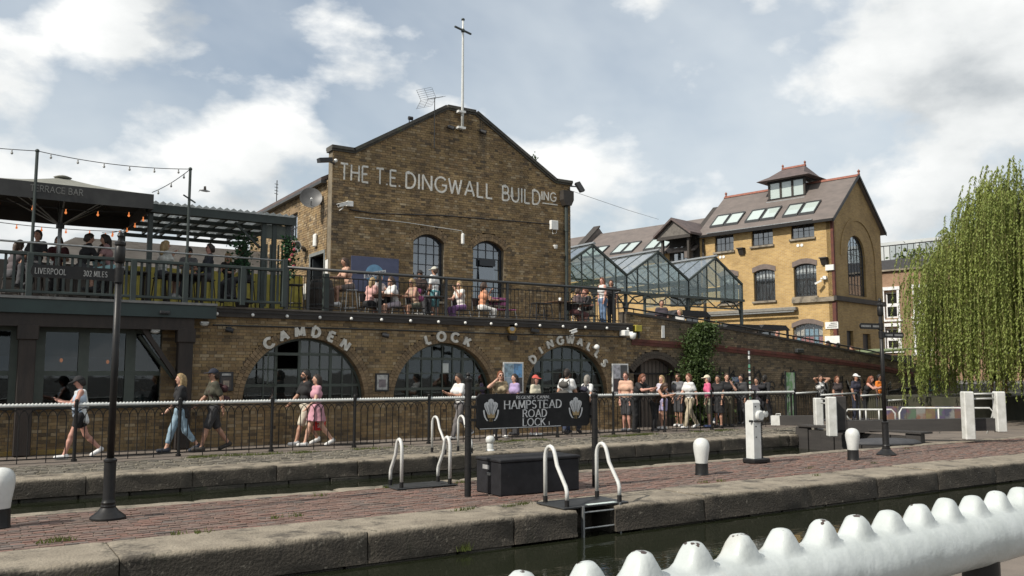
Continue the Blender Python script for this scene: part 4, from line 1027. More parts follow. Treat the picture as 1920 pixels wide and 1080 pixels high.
# pergola
PG = thing('pergola', 'green timber pergola with corrugated translucent roof beside the parasol', 'pergola', (5.4, 23, DECK))
gx0, gx1, gy0, gy1, gz = 3.6, 7.08, 21.5, 25.6, 5.62
for y in (gy0, 22.5, 23.5, 24.5, gy1): part(PG, 'beam', MB().box(gx0, gx1, y-.035, y+.035, gz-.10, gz), dark_green)
for k in range(8): x = gx0+.1+k*.47; part(PG, 'rafter', MB().box(x-.03, x+.03, gy0-.1, gy1+.1, gz+.002, gz+.10), dark_green)
part(PG, 'front_fascia', MB().box(gx0-.1, gx1+.05, gy0-.16, gy0-.105, gz-.10, gz+.10), dark_green)
b = MB(); n = 88
for k in range(n):
    xa, xb = gx0-.1+(gx1-gx0+.15)*k/n, gx0-.1+(gx1-gx0+.15)*(k+1)/n; z0, z1 = gz+.14+.028*math.sin(k*math.pi/2), gz+.14+.028*math.sin((k+1)*math.pi/2)
    b.quad((xa, gy0-.25, z0), (xb, gy0-.25, z1), (xb, gy1+.2, z1+.06), (xa, gy1+.2, z0+.06))
part(PG, 'corrugated_roof', b, mat('translucent_corrugated_sheet', (.40, .42, .42), .6, (.28, .30, .30), 2, trans=.5), True)
for x, y in ((gx0+.05, gy0), (6.35, gy0), (6.62, gy0), (6.97, gy0), (gx0+.05, gy1), (gx1-.05, gy1)): part(PG, 'post', MB().cbox(x-.055, x+.055, y-.055, y+.055, DECK, gz-.10, .006), dark_green)
part(PG, 'panel', MB().box(6.40, 6.95, gy0-.03, gy0+.03, 5.15, 5.5), green_frame)
for xa, xb in ((gx0+.05, gx0+.7), (6.3, 5.65)): part(PG, 'brace', MB().beam((xa, gy0+.1, 4.9), (xb, gy0+.1, gz-.12), .05, .06, (0, 1, 0)), dark_green)
for k in range(5): part(PG, 'lattice_slat', MB().box(6.42+k*.10, 6.46+k*.10, gy0-.02, gy0+.02, 4.3 if k % 2 else 3.4, 5.0), green_frame)
# low buildings and screens behind the deck
yel = mat('mustard_painted_boarding', (.30, .27, .045), .7, (.20, .18, .04), 4)
b = MB(); b.box(3.4, 8.9, 26.0, 26.1, DECK, 4.75); S = thing('painted_screen', 'mustard yellow boarded screen at the back of the deck', 'screen', (6, 26, DECK))
k_ = 0; x = 3.4
while x < 8.85: part(S, 'board', MB().box(x+.004, x+.146, 25.98-.004*(k_ % 3), 26.05, DECK, 4.75), yel); x += .15; k_ += 1
SHD = thing('low_shed', 'low building with grey corrugated roof behind the deck', 'building', (3, 28, DECK))
part(SHD, 'wall', MB().box(-6, 8.8, 27.6, 31, DECK, 4.9), mat('dark_shed_wall', (.05, .045, .04), .8))
grey_c = mat('grey_corrugated_roof', (.30, .28, .26), .7, (.22, .205, .19), 2); b = MB(); n = 60
for k in range(n):
    z0, z1 = 4.85+(6.05-4.85)*k/n, 4.85+(6.05-4.85)*(k+1)/n; y0, y1 = 27.3+3.0*k/n, 27.3+3.0*(k+1)/n; dz = .02*(k % 2)
    xr = uX(100, 28)
    b.quad((xr-1+1.6*k/n, y0, z0+dz), (9.0, y0, z0+dz), (9.0, y1, z1-dz), (xr-1+1.6*(k+1)/n, y1, z1-dz))
part(SHD, 'roof', b, grey_c)
# ------------------------------------------------------------------ terrace railing over the arches
TR = thing('terrace_railing', 'dark metal railing with thin balusters above the arched wall', 'railing', (12, WALL_Y+.1, DECK))
RY = WALL_Y+.08; rx0, rx1 = 6.72, 17.6
part(TR, 'top_rail', MB().tube([(rx0, RY, 4.36), (rx1, RY, 4.36)], .042, 10), metal_dark, True)
part(TR, 'upper_bar', MB().box(rx0, rx1, RY-.015, RY+.015, 4.16, 4.185), black_paint); part(TR, 'lower_bar', MB().box(rx0, rx1, RY-.015, RY+.015, 3.36, 3.385), black_paint)
m = MB(); m.cyl((0, 0, 3.385), (0, 0, 4.16), .008, n=6); bme = mesh_of(m, black_paint); bme.name = 'baluster'
x = rx0+.12
while x < rx1-.05: share(TR, 'baluster', bme, (x, RY, 0)); x += .132
for u in (537, 577, 712, 836, 951, 1060, 1150):
    x = uX(u, RY, 560); part(TR, 'post', MB().box(x-.035, x+.035, RY-.03, RY+.03, 3.29, 4.36), metal_dark)
# end rail towards the yard
TR2 = thing('yard_railing', 'dark railing closing the end of the terrace', 'railing', (17.6, 22.5, DECK)); part(TR2, 'top_rail', MB().tube([(17.6, RY+.05, 4.30), (18.4, 23.3, 4.30)], .03, 8), metal_dark, True)
for t in np.linspace(0.05, 1, 12): part(TR2, 'baluster', MB().cyl((17.6+.8*t, RY+.05+(23.25-RY)*t, DECK), (17.6+.8*t, RY+.05+(23.25-RY)*t, 4.29), .01, n=6), black_paint)
# ------------------------------------------------------------------ fittings on the gable
x0, zt_ = atY(658, 479, GAB_Y); x1, _ = atY(747, 486, GAB_Y); zb_ = zt_-1.05
BM = thing('bar_banner', 'blue board with pale blue moon and white lettering on the gable wall', 'sign', ((x0+x1)/2, GAB_Y-.03, zb_))
part(BM, 'board', MB().box(x0, x1, GAB_Y-.035, GAB_Y-.012, zb_, zt_), mat('slate_blue_board', (.080, .092, .16), .7, (.065, .075, .13), 3))
cxm, czm = (x0+x1)/2-.02, zt_-.52; n = 24; b = MB(); b.prism([(cxm+.30*math.cos(2*math.pi*k/n), czm+.30*math.sin(2*math.pi*k/n)) for k in range(n)], GAB_Y-.039, GAB_Y-.036, 'y'); part(BM, 'moon_disc', b, mat('pale_blue_print', (.16, .33, .50), .7))
wp = mat('white_print', (.62, .63, .62), .7); b = MB(); b.prism([(cxm-.34, czm-.14), (cxm+.36, czm+.0), (cxm+.36, czm+.16), (cxm-.34, czm+.02)], GAB_Y-.042, GAB_Y-.0395, 'y'); part(BM, 'banner_strip', b, wp)
nav = mat('navy_print', (.02, .03, .09), .7)
letters(BM, 'BLUE MOON', cxm-.30, cxm+.32, czm-.11, .11, lambda x, y, z: (x, GAB_Y-.043+y, z+(x-cxm+.3)*.2), nav, .2, .001, gap=.14, nm='printed_letters', joined=True)
for a, c_ in ((x0+.06, x0+.34), (x1-.34, x1-.06)): part(BM, 'printed_marks', MB().box(a, a+(c_-a)*.45, GAB_Y-.039, GAB_Y-.0355, czm-.02, czm+.025).box(a+(c_-a)*.52, c_, GAB_Y-.039, GAB_Y-.0355, czm-.015, czm+.02), wp)
# flag mast
MX, mz0 = atY(867, 243, GAB_Y-.16); mz1 = atY(869, 38, GAB_Y-.16)[1]; MY = GAB_Y-.16
T = thing('roof_mast', 'tall white mast with a small dark crosspiece bracketed to the gable', 'mast', (MX, MY, mz0))
part(T, 'pole', MB().tube([(MX, MY, mz0), (MX, MY, mz0+.9), (MX, MY, mz1-.35), (MX, MY, mz1)], [.05, .045, .036, .030], 10), white_paint, True)
part(T, 'collar', MB().lathe([(.045, 0), (.06, .02), (.06, .10), (.045, .12)], (MX, MY, mz1-.42), 10), dark_green, True)
part(T, 'crosspiece', MB().beam((MX-.36, MY-.1, mz1-.33), (MX+.36, MY+.1, mz1-.36), .05, .05), dark_green)
part(T, 'cap', MB().lathe([(.06, 0), (.05, .05), (.02, .06)], (MX, MY, mz1), 10), dark_green, True)
for z in (mz0+.02, mz0+.55): part(T, 'bracket', MB().box(MX-.17, MX+.1, MY-.05, GAB_Y-.013, z, z+.07), plastic_white)
# tv aerial
AX, az = atY(815, 190, GAB_Y-.10); AY = GAB_Y-.10
T = thing('tv_aerial', 'rooftop television aerial on a thin pole fixed to the gable', 'aerial', (AX, AY, atY(815, 278, AY)[1]))
part(T, 'pole', MB().cyl((AX, AY, atY(815, 278, AY)[1]), (AX, AY, az+.1), .014, n=6), metal_dark)
ea, eb = Vector((AX-.30, AY-.15, az-.02)), Vector((AX+.40, AY+.2, az+.28)); part(T, 'boom', MB().cyl(ea, eb, .012, n=6), metal_dark)
for k in range(11):
    p = ea.lerp(eb, (k+1)/11); part(T, 'element', MB().cyl(p+Vector((.05, -.10, 0)), p+Vector((-.05, .10, 0)), .005, n=5), metal_dark)
b = MB()
for k in range(6):
    for sg in (-1, 1):
        p = ea+Vector((-.02-.03*k, 0, sg*.06*k)); b.cyl(p+Vector((.13, -.26, 0)), p+Vector((-.13, .26, 0)), .005, n=5)
for q in (-1, 0, 1):
    for sg in (-1, 1): b.cyl(ea+Vector((.13*q, -.26*q, 0)), ea+Vector((-.15+.13*q, -.26*q, sg*.3)), .005, n=5)
part(T, 'reflector', b, metal_dark)
def cctv(u, v, Y, ang, label, m_=plastic_white, L=.34, nm='security_camera'):
    x, z = atY(u, v, Y); T = thing(nm, label, 'camera', (x, Y, z)); d = Vector((math.cos(R(ang)), -math.sin(R(ang)), -.35)).normalized()
    part(T, 'housing', MB().beam(Vector((x, Y-.25, z))-d*L/2, Vector((x, Y-.25, z))+d*L/2, .10, .09), m_); part(T, 'hood', MB().beam(Vector((x, Y-.25, z+.052))-d*L*.5, Vector((x, Y-.25, z+.052))+d*L*.62, .12, .012), m_)
    part(T, 'bracket', MB().tube([(x, Y-.25, z-.04), (x, Y-.22, z-.12), (x, Y+.01, z-.14)], .02, 6), m_); part(T, 'lens', MB().cyl(Vector((x, Y-.25, z))+d*L*.5, Vector((x, Y-.25, z))+d*(L*.5+.01), .035, n=8), plastic_black)
cctv(637, 386, GAB_Y, 160, 'white security camera angled left by the gable corner')
x, z = atY(654, 383, GAB_Y); one('junction_box', 'white junction box beside the corner security camera', 'box', MB().cbox(x-.10, x+.10, GAB_Y-.12, GAB_Y-.008, z-.08, z+.08, .01), plastic_white)
x, z = atY(612, 300, GAB_Y-.3); T = thing('floodlight', 'black floodlight with white lamp on the gable shoulder', 'lamp', (x, GAB_Y-.2, z)); part(T, 'housing', MB().beam((x-.22, GAB_Y-.25, z-.03), (x+.18, GAB_Y-.2, z+.05), .2, .12), plastic_black); part(T, 'arm', MB().beam((x+.1, GAB_Y-.2, z), (GX0+.05, GAB_Y-.01, z), .04, .04), plastic_black); part(T, 'lamp', MB().ball((x+.30, GAB_Y-.25, z+.03), .06, 8, 6), plastic_white, True)
x, z = atY(1078, 352, GAB_Y); T = thing('floodlight', 'dark floodlight on the hopper at the gable corner above the canopy', 'lamp', (x, GAB_Y-.2, z)); part(T, 'housing', MB().beam((x-.02, GAB_Y-.15, z+.15), (x+.10, GAB_Y-.3, z-.18), .2, .10, (0, 1, 0)), plastic_black); part(T, 'arm', MB().beam((x, GAB_Y-.2, z), (17.6, GAB_Y-.1, z), .04, .04), plastic_black)
x, z = atY(1036, 423, GAB_Y); T = thing('alarm_box', 'white alarm box with cable high on the gable wall', 'box', (x, GAB_Y-.1, z-.15)); part(T, 'housing', MB().cbox(x-.15, x+.15, GAB_Y-.14, GAB_Y-.008, z-.16, z+.16, .015), plastic_white); part(T, 'cable', MB().tube([(x-.05, GAB_Y-.05, z-.16), (x-.02, GAB_Y-.05, z-.30), (x+.12, GAB_Y-.05, z-.26), (x+.16, GAB_Y-.03, z+.05)], .012, 5), plastic_white)
x, z = atY(1039, 463, GAB_Y); one('dome_camera', 'small white dome camera under the alarm box', 'camera', MB().lathe([(.0, -.09), (.05, -.07), (.075, 0), (.08, .03), (.0, .035)], (x, GAB_Y-.09, z), 10).box(x-.05, x+.05, GAB_Y-.12, GAB_Y-.008, z+.02, z+.06), plastic_white, 'auto')
x, z = atY(866, 448, GAB_Y); T = thing('wall_lamp', 'slim cream wall lamp on a cable between the two gable windows', 'lamp', (x, GAB_Y-.08, z-.2)); part(T, 'tube', MB().cbox(x-.05, x+.05, GAB_Y-.11, GAB_Y-.008, z-.19, z+.17, .03), plastic_white); part(T, 'cable', MB().tube([(x, GAB_Y-.03, z+.17), (x-.02, GAB_Y-.02, z+.26), (uX(760, GAB_Y, 430), GAB_Y-.02, z+.34), (uX(665, GAB_Y, 410), GAB_Y-.02, z+.34)], .010, 5), plastic_white)
for u, v in ((840, 240), (900, 248)):
    x, z = atY(u, v, GAB_Y); one('spotlight', 'small dark spotlight under the gable peak %s' % ('beside the aerial pole' if u < 860 else 'beside the white mast, away from the aerial'), 'lamp', MB().cyl((x-.05, GAB_Y-.10, z+.02), (x+.10, GAB_Y-.22, z-.06), .06, .075, 10).box(x-.03, x+.03, GAB_Y-.12, GAB_Y-.008, z, z+.06), plastic_black, 'auto')
x, z = atY(770, 222, GAB_Y); one('roof_spotlight', 'small dark spotlight standing on the gable coping', 'lamp', MB().cyl((x, GAB_Y+.1, z-.25), (x, GAB_Y+.1, z), .015, n=6).cyl((x-.05, GAB_Y+.05, z+.02), (x+.09, GAB_Y+.05, z+.02), .06, n=10), plastic_black, 'auto')
for (pts, lab) in (([(655, 393), (700, 400), (830, 404), (1030, 420)], 'dark cable sagging across the gable below the painted name'),):
    P = [(atY(u, v, GAB_Y-.03)[0], GAB_Y-.03, atY(u, v, GAB_Y-.03)[1]) for u, v in pts]; one('wall_cable', lab, 'cable', MB().tube(P, .018, 5), plastic_black)
# left side wall fittings
def sideX(u, v): 
    d = ray(u, v); t = GX0/d.x; return d.y*t, CAMZ+d.z*t
y, z = sideX(604, 376); T = thing('satellite_dish', 'grey satellite dish on the sunlit side wall', 'dish', (GX0-.35, y, z)); n = 20
b = MB(); vs = [(0, 0, 0)]; fs = []
for j in range(1, 5):
    for k in range(n): a = 2*math.pi*k/n; r_ = .33*j/4; vs.append((r_*math.cos(a), -.10*(j/4)**2, r_*math.sin(a)*1.05))
fs = [(0, 1+k, 1+(k+1) % n) for k in range(n)]
for j in range(3):
    for k in range(n): fs.append((1+j*n+k, 1+(j+1)*n+k, 1+(j+1)*n+(k+1) % n, 1+j*n+(k+1) % n))
b.add(vs, fs); b.xf(Matrix.Translation((GX0-.35, y, z)) @ Matrix.Rotation(R(-20), 4, 'Z') @ Matrix.Rotation(R(-20), 4, 'X')); part(T, 'reflector', b, mat('dark_grey_dish', (.10, .10, .10), .5), True)
part(T, 'arm', MB().cyl((GX0-.35, y, z-.25), (GX0-.48, y-.42, z-.08), .012, n=6), metal_dark); part(T, 'receiver', MB().cyl((GX0-.48, y-.42, z-.1), (GX0-.45, y-.34, z-.06), .04, n=8), plastic_white); part(T, 'bracket', MB().beam((GX0-.35, y+.03, z), (GX0+.01, y+.05, z-.1), .05, .05), metal_dark)
y, z = sideX(573, 465); T = thing('horn_speaker', 'grey horn loudspeaker on the sunlit side wall by the door', 'loudspeaker', (GX0-.2, y, z)); part(T, 'horn', MB().lathe([(.05, 0), (.06, .12), (.10, .22), (.19, .30), (.17, .30), (.05, .15), (.0, .14)], (0, 0, 0), 16).xf(Matrix.Translation((GX0-.05, y, z)) @ Matrix.Rotation(R(-90), 4, 'Y') @ Matrix.Rotation(R(25), 4, 'X')), mat('grey_horn', (.20, .20, .19), .5), 'auto'); part(T, 'bracket', MB().box(GX0-.1, GX0+.01, y-.03, y+.03, z-.12, z-.04), metal_dark)
y, z = sideX(594, 451); one('bulkhead_light', 'cream bulkhead light above the side door', 'lamp', MB().cbox(GX0-.10, GX0-.008, y-.10, y+.10, z-.2, z+.2, .03), plastic_white)
for dy, (z0, z1), nm in ((-.36, (4.35, 5.05), 'white notice beside the side door nearest the gable'), (1.5, (4.0, 4.5), 'small white notice on the side wall beyond the door')):
    one('notice', nm, 'notice', MB().box(GX0-.016, GX0-.006, SD[0]+dy, SD[0]+dy+.22, z0, z1).box(GX0-.018, GX0-.0165, SD[0]+dy+.03, SD[0]+dy+.19, z0+.3, z1-.05), plastic_white)
x, z = atY(518, 392, 31.0); T = thing('tv_aerial', 'thin distant aerial mast behind the side roof', 'aerial', (x, 31, 7.2)); part(T, 'pole', MB().cyl((x, 31, 6.6), (x, 31, atY(518, 338, 31)[1]), .018, n=6), metal_dark)
for k in range(4): zz_ = atY(518, 345, 31)[1]-k*.12; part(T, 'element', MB().cyl((x-.08, 31, zz_), (x+.08, 31.1, zz_), .012, n=5), metal_dark)
# creeping greenery on the pergola end and on the ramp wall
def leafcloud(cfn, n, size, rn, droop=0):
    b = MB()
    for _ in range(n):
        p = Vector(cfn()); s_ = size*rn.uniform(.6, 1.35)
        a = Vector((rn.gauss(0, 1), rn.gauss(0, 1), rn.gauss(0, 1)-droop)).normalized(); h = a.cross(Vector((rn.gauss(0, 1), rn.gauss(0, 1), rn.gauss(0, 1)))).normalized()
        q = a.cross(h); t = p+a*s_; b.quad(p, p+a*(s_*.5)+h*(s_*.32)+q*(s_*.06), t, p+a*(s_*.5)-h*(s_*.32)+q*(s_*.06))
    return b
rn = random.Random(3)
leaf_g = mat('climber_leaves', (.062, .100, .022), .6, (.036, .062, .015), 2.5, trans=.35); leaf_d = mat('planter_leaves', (.022, .085, .026), .6, (.014, .05, .018), 3, trans=.25)
T = thing('hanging_greenery', 'green trailing plant with pink flowers on the pergola end post', 'plant', (7.0, 21.4, 4.3))
part(T, 'foliage', leafcloud(lambda: (6.98+rn.gauss(0, .10), 21.33+rn.gauss(0, .10), rn.uniform(4.15, 5.2)), 420, .10, rn), leaf_d)
fl = MB(); 
for k in range(5): fl.ball((6.95+rn.gauss(0, .06), 21.2, 4.45+k*.14), .045, 8, 6)
part(T, 'flowers', fl, mat('pink_blossom', (.5, .10, .12), .6), True); part(T, 'stem', MB().cyl((7.0, 21.40, 4.0), (7.0, 21.42, 5.2), .015, n=6), dark_timber)
T = thing('hanging_greenery', 'dark leafy plant inside the pergola corner', 'plant', (6.0, 21.9, 4.3)); part(T, 'foliage', leafcloud(lambda: (6.0+rn.gauss(0, .16), 22.0+rn.gauss(0, .12), rn.uniform(4.3, 5.3)), 380, .10, rn), leaf_d); part(T, 'stem', MB().cyl((6.0, 22.0, 3.6), (6.0, 22.0, 5.3), .015, n=6), dark_timber); part(T, 'pot', MB().lathe([(.14, 0), (.2, .35), (.18, .35), (.0, .33)], (6, 22, DECK), 12), dark_timber)
CRP = thing('wall_climber', 'bushy green climber growing up the ramp wall', 'plant', (20.7, WALL_Y-.2, 0))
def crp():
    t = rn.random()**.8; z = 3.35*t; cx_ = 20.75+.25*math.sin(z*2.1)+(.15 if z > 2.2 else 0); wd = .66*(1-.45*t)*(1+.3*math.sin(z*5))
    return (cx_+rn.gauss(0, 1)*wd*.7, WALL_Y-.10-abs(rn.gauss(0, .30))*(1-.4*t), z+.05)
part(CRP, 'foliage', leafcloud(crp, 9500, .09, rn, .3), leaf_g)
b = MB()
for k in range(4): b.tube([(20.7+jig(.2), WALL_Y-.12, 0), (20.75+jig(.2), WALL_Y-.1, 1.1), (20.8+jig(.25), WALL_Y-.07, 2.2), (20.8+jig(.3), WALL_Y-.05, 3.1)], [.03, .024, .016, .008], 6)
part(CRP, 'stem', b, dark_timber)
T = thing('gable_weed', 'small weed sprouting from the gable coping', 'plant', (16.1, GAB_Y, 8.95)); wx, wz = atY(1000, 296, GAB_Y); part(T, 'foliage', leafcloud(lambda: (wx+rn.gauss(0, .08), GAB_Y+rn.gauss(0, .05), wz-.05+abs(rn.gauss(0, .09))), 60, .07, rn), leaf_g)
# wall lights, cameras and boxes on the quay wall
for u, v in ((427, 617), (718, 627)): x, z = atY(u, v, WALL_Y); one('wall_spotlight', 'small dark spotlight on the wall %s' % ('beside the green fascia end' if u < 500 else 'between the words CAMDEN and LOCK'), 'lamp', MB().cyl((x-.08, WALL_Y-.14, z-.02), (x+.08, WALL_Y-.2, z-.05), .05, .065, 10).box(x-.05, x+.05, WALL_Y-.14, WALL_Y-.008, z, z+.05), plastic_black, 'auto')
x, z = atY(957, 617, WALL_Y); T = thing('hexagonal_sign', 'small hexagonal yellow alarm box between two arches', 'sign', (x, WALL_Y-.05, z-.14)); part(T, 'box', MB().prism([(x+.145*math.cos(R(60*k)), z+.145*math.sin(R(60*k))) for k in range(6)], WALL_Y-.10, WALL_Y-.008, 'y'), mat('ochre_plastic', (.42, .25, .06), .5)); part(T, 'badge', MB().prism([(x+.08*math.cos(R(30*k)), z+.06*math.sin(R(30*k))) for k in range(12)], WALL_Y-.104, WALL_Y-.1005, 'y'), mat('grey_badge', (.4, .42, .45), .5))
x, z = atY(957, 632, WALL_Y); one('bracket_lamp', 'dark bracket lamp under the hexagonal alarm box', 'lamp', MB().prism([(x-.09, z-.1), (x+.09, z-.1), (x+.12, z+.04), (x-.12, z+.04)], WALL_Y-.2, WALL_Y-.008, 'y'), plastic_black)
x, z = atY(998, 619, WALL_Y); one('small_floodlight', 'small black floodlight left of the DINGWALLS arch', 'lamp', MB().beam((x-.12, WALL_Y-.12, z), (x+.12, WALL_Y-.16, z-.03), .1, .09), plastic_black)
x, z = atY(1066, 622, WALL_Y); cctv(1066, 622, WALL_Y, 190, 'cream security camera above the DINGWALLS lettering', plastic_white, .2)
x, z = atY(1168, 627, WALL_Y); T = thing('dome_camera', 'white box and dome camera at the end of the arched wall', 'camera', (x, WALL_Y-.2, z-.15)); part(T, 'box', MB().cbox(x-.17, x+.05, WALL_Y-.28, WALL_Y-.01, z-.06, z+.12, .02), plastic_white); part(T, 'dome', MB().lathe([(0, -.20), (.07, -.18), (.10, -.10), (.11, 0), (.0, .01)], (x+.10, WALL_Y-.36, z+.03), 12), plastic_white, True); part(T, 'arm', MB().beam((x+.1, WALL_Y-.36, z+.05), (x, WALL_Y-.2, z+.05), .05, .05), plastic_white)
x, z = atY(1192, 616, WALL_Y); T = thing('yellow_box', 'yellow box on a dark bracket on the ramp wall', 'box', (x, WALL_Y-.1, z-.1)); part(T, 'box', MB().cbox(x-.13, x+.13, WALL_Y-.16, WALL_Y+.0, z-.10, z+.10, .01), mat('yellow_plastic', (.42, .36, .05), .5)); part(T, 'bracket', MB().beam((x+.05, WALL_Y-.08, z-.32), (x+.05, WALL_Y-.08, z-.1), .05, .05, (0, 1, 0)), plastic_black)
x, z = atY(1243, 622, WALL_Y); one('plaque', 'small pale plaque on the ramp wall by the climber', 'plaque', MB().box(x-.06, x+.06, WALL_Y-.02, WALL_Y+.02, z-.2, z+.2), plastic_white)
x, z = atY(1496, 658, WALL_Y); one('bulkhead_lamp', 'grey bulkhead lamp high on the ramp wall', 'lamp', MB().cbox(x-.2, x+.2, WALL_Y-.14, WALL_Y+.01, z-.08, z+.08, .03), metal_dark)
# posters
def poster(u0, v0, u1, v1, label, frame_m, cells, Y=WALL_Y):
    xa, za = atY(u0, v0, Y); xb, zb = atY(u1, v1, Y); za2 = (za+atY(u1, v0+(v1-v0)*0, Y)[1])/2
    T = thing('poster_case', label, 'poster', ((xa+xb)/2, Y-.03, zb)); part(T, 'frame', MB().cbox(xa, xb, Y-.05, Y-.008, zb, za, .006), frame_m)
    for kk_, (a, c_, e, f, col) in enumerate(cells):
        part(T, 'print', MB().box(xa+.04+(xb-xa-.08)*a, xa+.04+(xb-xa-.08)*c_-.01, Y-.053-.002*kk_, Y-.0505-.002*kk_, zb+.04+(za-zb-.08)*e+.01, zb+.04+(za-zb-.08)*f), mat('poster_print_%d_%d_%d' % tuple(int(99*q) for q in col), col, .6, tuple(min(1, q*.45+.04) for q in col), 9, contrast=(.42, .56)))
    return T, (xa, xb, zb, za)
poster(411, 697, 436, 733, 'black framed poster with pale round picture beside the CAMDEN arch', plastic_black, [(0, 1, 0, .78, (.05, .04, .035)), (.2, .8, .12, .55, (.30, .24, .18)), (0.05, .95, .84, 1, (.4, .4, .38))])
poster(703, 700, 728, 734, 'black framed poster with grey artwork between CAMDEN and LOCK arches', plastic_black, [(0, 1, 0, 1, (.42, .42, .40)), (.15, .85, .15, .7, (.18, .15, .16))])
poster(942, 679, 980, 737, 'pale framed case of four blue posters between LOCK and DINGWALLS arches', plastic_white, [(0, .5, .5, 1, (.30, .42, .50)), (.5, 1, .5, 1, (.16, .36, .62)), (0, .5, 0, .5, (.34, .42, .50)), (.5, 1, 0, .5, (.06, .06, .07))])
poster(1146, 682, 1177, 737, 'pale framed case of four black and white posters past the DINGWALLS arch', plastic_white, [(0, .5, .5, 1, (.50, .49, .52)), (.5, 1, .5, 1, (.09, .09, .09)), (0, .5, 0, .5, (.07, .05, .05)), (.5, 1, 0, .5, (.10, .08, .08))])
x, z = atY(836, 690, WY-.01); one('menu_card', 'white menu card stuck inside the LOCK arch window', 'notice', MB().box(x-.09, x+.09, WY+.0, WY+.012, z-.13, z+.13).box(x-.06, x+.06, WY-.002, WY-.0005, z-.1, z+.1), mat('menu_paper', (.55, .58, .55), .7))

x, z = atY(1113, 651, WALL_Y); one('dome_camera', 'small white round camera over the last letters of DINGWALLS', 'camera', MB().ball((x, WALL_Y-.16, z), .085, 10, 8).box(x-.04, x+.04, WALL_Y-.14, WALL_Y-.008, z-.03, z+.03), plastic_white, 'auto')
# ------------------------------------------------------------------ towpath fence with scalloped white rail
def scallop_rail(x0, x1, y, z, r=.029, pitch=.065, amp=.024, k=4):
    """a round rail whose top is cast into a row of teeth"""
    n = max(2, int((x1-x0)/pitch*k)); m = 8; b = MB(); vs = []
    for i in range(n+1):
        x = x0+(x1-x0)*i/n; t = amp*(.5-.5*math.cos(2*math.pi*(x-x0)/pitch))
        for j in range(m):
            a = 2*math.pi*j/m; s_ = max(0, math.sin(a))**2; vs.append((x, y+r*math.cos(a), z+r*math.sin(a)+t*s_))
    fs = [(i*m+j, (i+1)*m+j, (i+1)*m+(j+1) % m, i*m+(j+1) % m) for i in range(n) for j in range(m)]
    b.add(vs, fs+[tuple(range(m)), tuple(range(n*m+m-1, n*m-1, -1))]); return b
FN = thing('towpath_fence', 'long black hooped fence with a white scalloped top rail along the towpath', 'fence', (11, FEN_Y, 0))
FP = [.05+1.945*k for k in range(-1, 13)]; FX1 = FP[-1]; RZ = 1.10
pm = MB(); pm.cyl((0,0,-.03), (0,0,1.17), .034, n=10); pm.ball((0,0,1.18), .038, 8, 6); pm.cyl((0,0,-.02), (0,0,.05), .055, n=10); pmm = mesh_of(pm, black_paint, 'auto'); pmm.name = 'post'
rail_w = mesh_of(scallop_rail(.045, 1.90, 0, 0), white_paint, True); rail_w.name = 'top_rail'
bm_ = MB(); bm_.cyl((0,0,.09), (0,0,.82), .010, n=6); bal = mesh_of(bm_, black_paint); bal.name = 'baluster'
hm = MB(); sp = 1.945/12
hm.tube([(sp-sp*math.cos(math.pi*i/12), 0, .82+.215*math.sin(math.pi*i/12)**.85) for i in range(13)], .0095, 5); hoop = mesh_of(hm, black_paint); hoop.name = 'hoop'
bo = MB(); bo.box(.03, 1.915, -.012, .012, .07, .095); bot = mesh_of(bo, black_paint); bot.name = 'cross_bar'; bo2 = MB(); bo2.box(.03, 1.915, -.009, .009, 1.045, 1.06); bot2 = mesh_of(bo2, black_paint); bot2.name = 'cross_bar'
st = MB(); st.cyl((0,0,-.03), (0,0,.07), .010, n=6); stm = mesh_of(st, black_paint); stm.name = 'foot'
for i, x in enumerate(FP):
    share(FN, 'post', pmm, (x, FEN_Y, 0))
    if i == len(FP)-1: break
    share(FN, 'top_rail', rail_w, (x, FEN_Y, RZ)); share(FN, 'cross_bar', bot, (x, FEN_Y, 0)); share(FN, 'cross_bar', bot2, (x, FEN_Y, 0))
    for k in range(1, 12): share(FN, 'baluster', bal, (x+sp*k, FEN_Y, 0))
    for k in range(11): share(FN, 'hoop', hoop, (x+sp*k, FEN_Y+(.012 if k % 2 else -.012), 0))
    for k in (3, 6, 9): share(FN, 'foot', stm, (x+sp*k, FEN_Y, 0))
# fences stepping away past the lock gates
def fence_bay(T, a, c, z0, h=1.05, white=True, n=9):
    a, c = Vector((*a, z0[0])), Vector((*c, z0[1])); up = Vector((0, 0, h))
    part(T, 'top_rail', MB().tube([a+up, c+up], .03, 8), white_paint if white else black_paint, True)
    b = MB(); b.beam(a+Vector((0,0,.08)), c+Vector((0,0,.08)), .02, .025); part(T, 'cross_bar', b, black_paint)
    for p in (a, c): part(T, 'post', MB().cyl(p, p+up+Vector((0, 0, .07)), .033, n=8), black_paint)
    for k in range(1, n): p = a.lerp(c, k/n); part(T, 'baluster', MB().cyl(p+Vector((0,0,.08)), p+up, .008, n=5), black_paint)
    for k in range(n-1):
        p, q = a.lerp(c, k/n), a.lerp(c, (k+2)/n); b = MB(); b.tube([p.lerp(q, (1-math.cos(math.pi*i/8))/2)+Vector((0, 0, h*.78+h*.20*math.sin(math.pi*i/8))) for i in range(9)], .008, 5); part(T, 'hoop', b, black_paint)
bays = [((1483, 738), (1533, 735)), ((1536, 741), (1606, 737)), ((1611, 742), (1657, 740)), ((1663, 751), (1711, 749)), ((1713, 759), (1762, 755)), ((1764, 763), (1796, 761))]
T = thing('stepped_fence', 'hooped fence with white top rails stepping down beyond the lock gates', 'fence', (27, 19.0, 0))
YB = 19.3
for k, ((ua, va), (ub, vb)) in enumerate(bays):
    Ya = YB-.12*k; xa, za_ = atY(ua, va, Ya); xb, zb2 = atY(ub, vb, Ya); fence_bay(T, (xa, Ya), (xb, Ya), (za_-1.05, zb2-1.05), 1.05, True, 11)
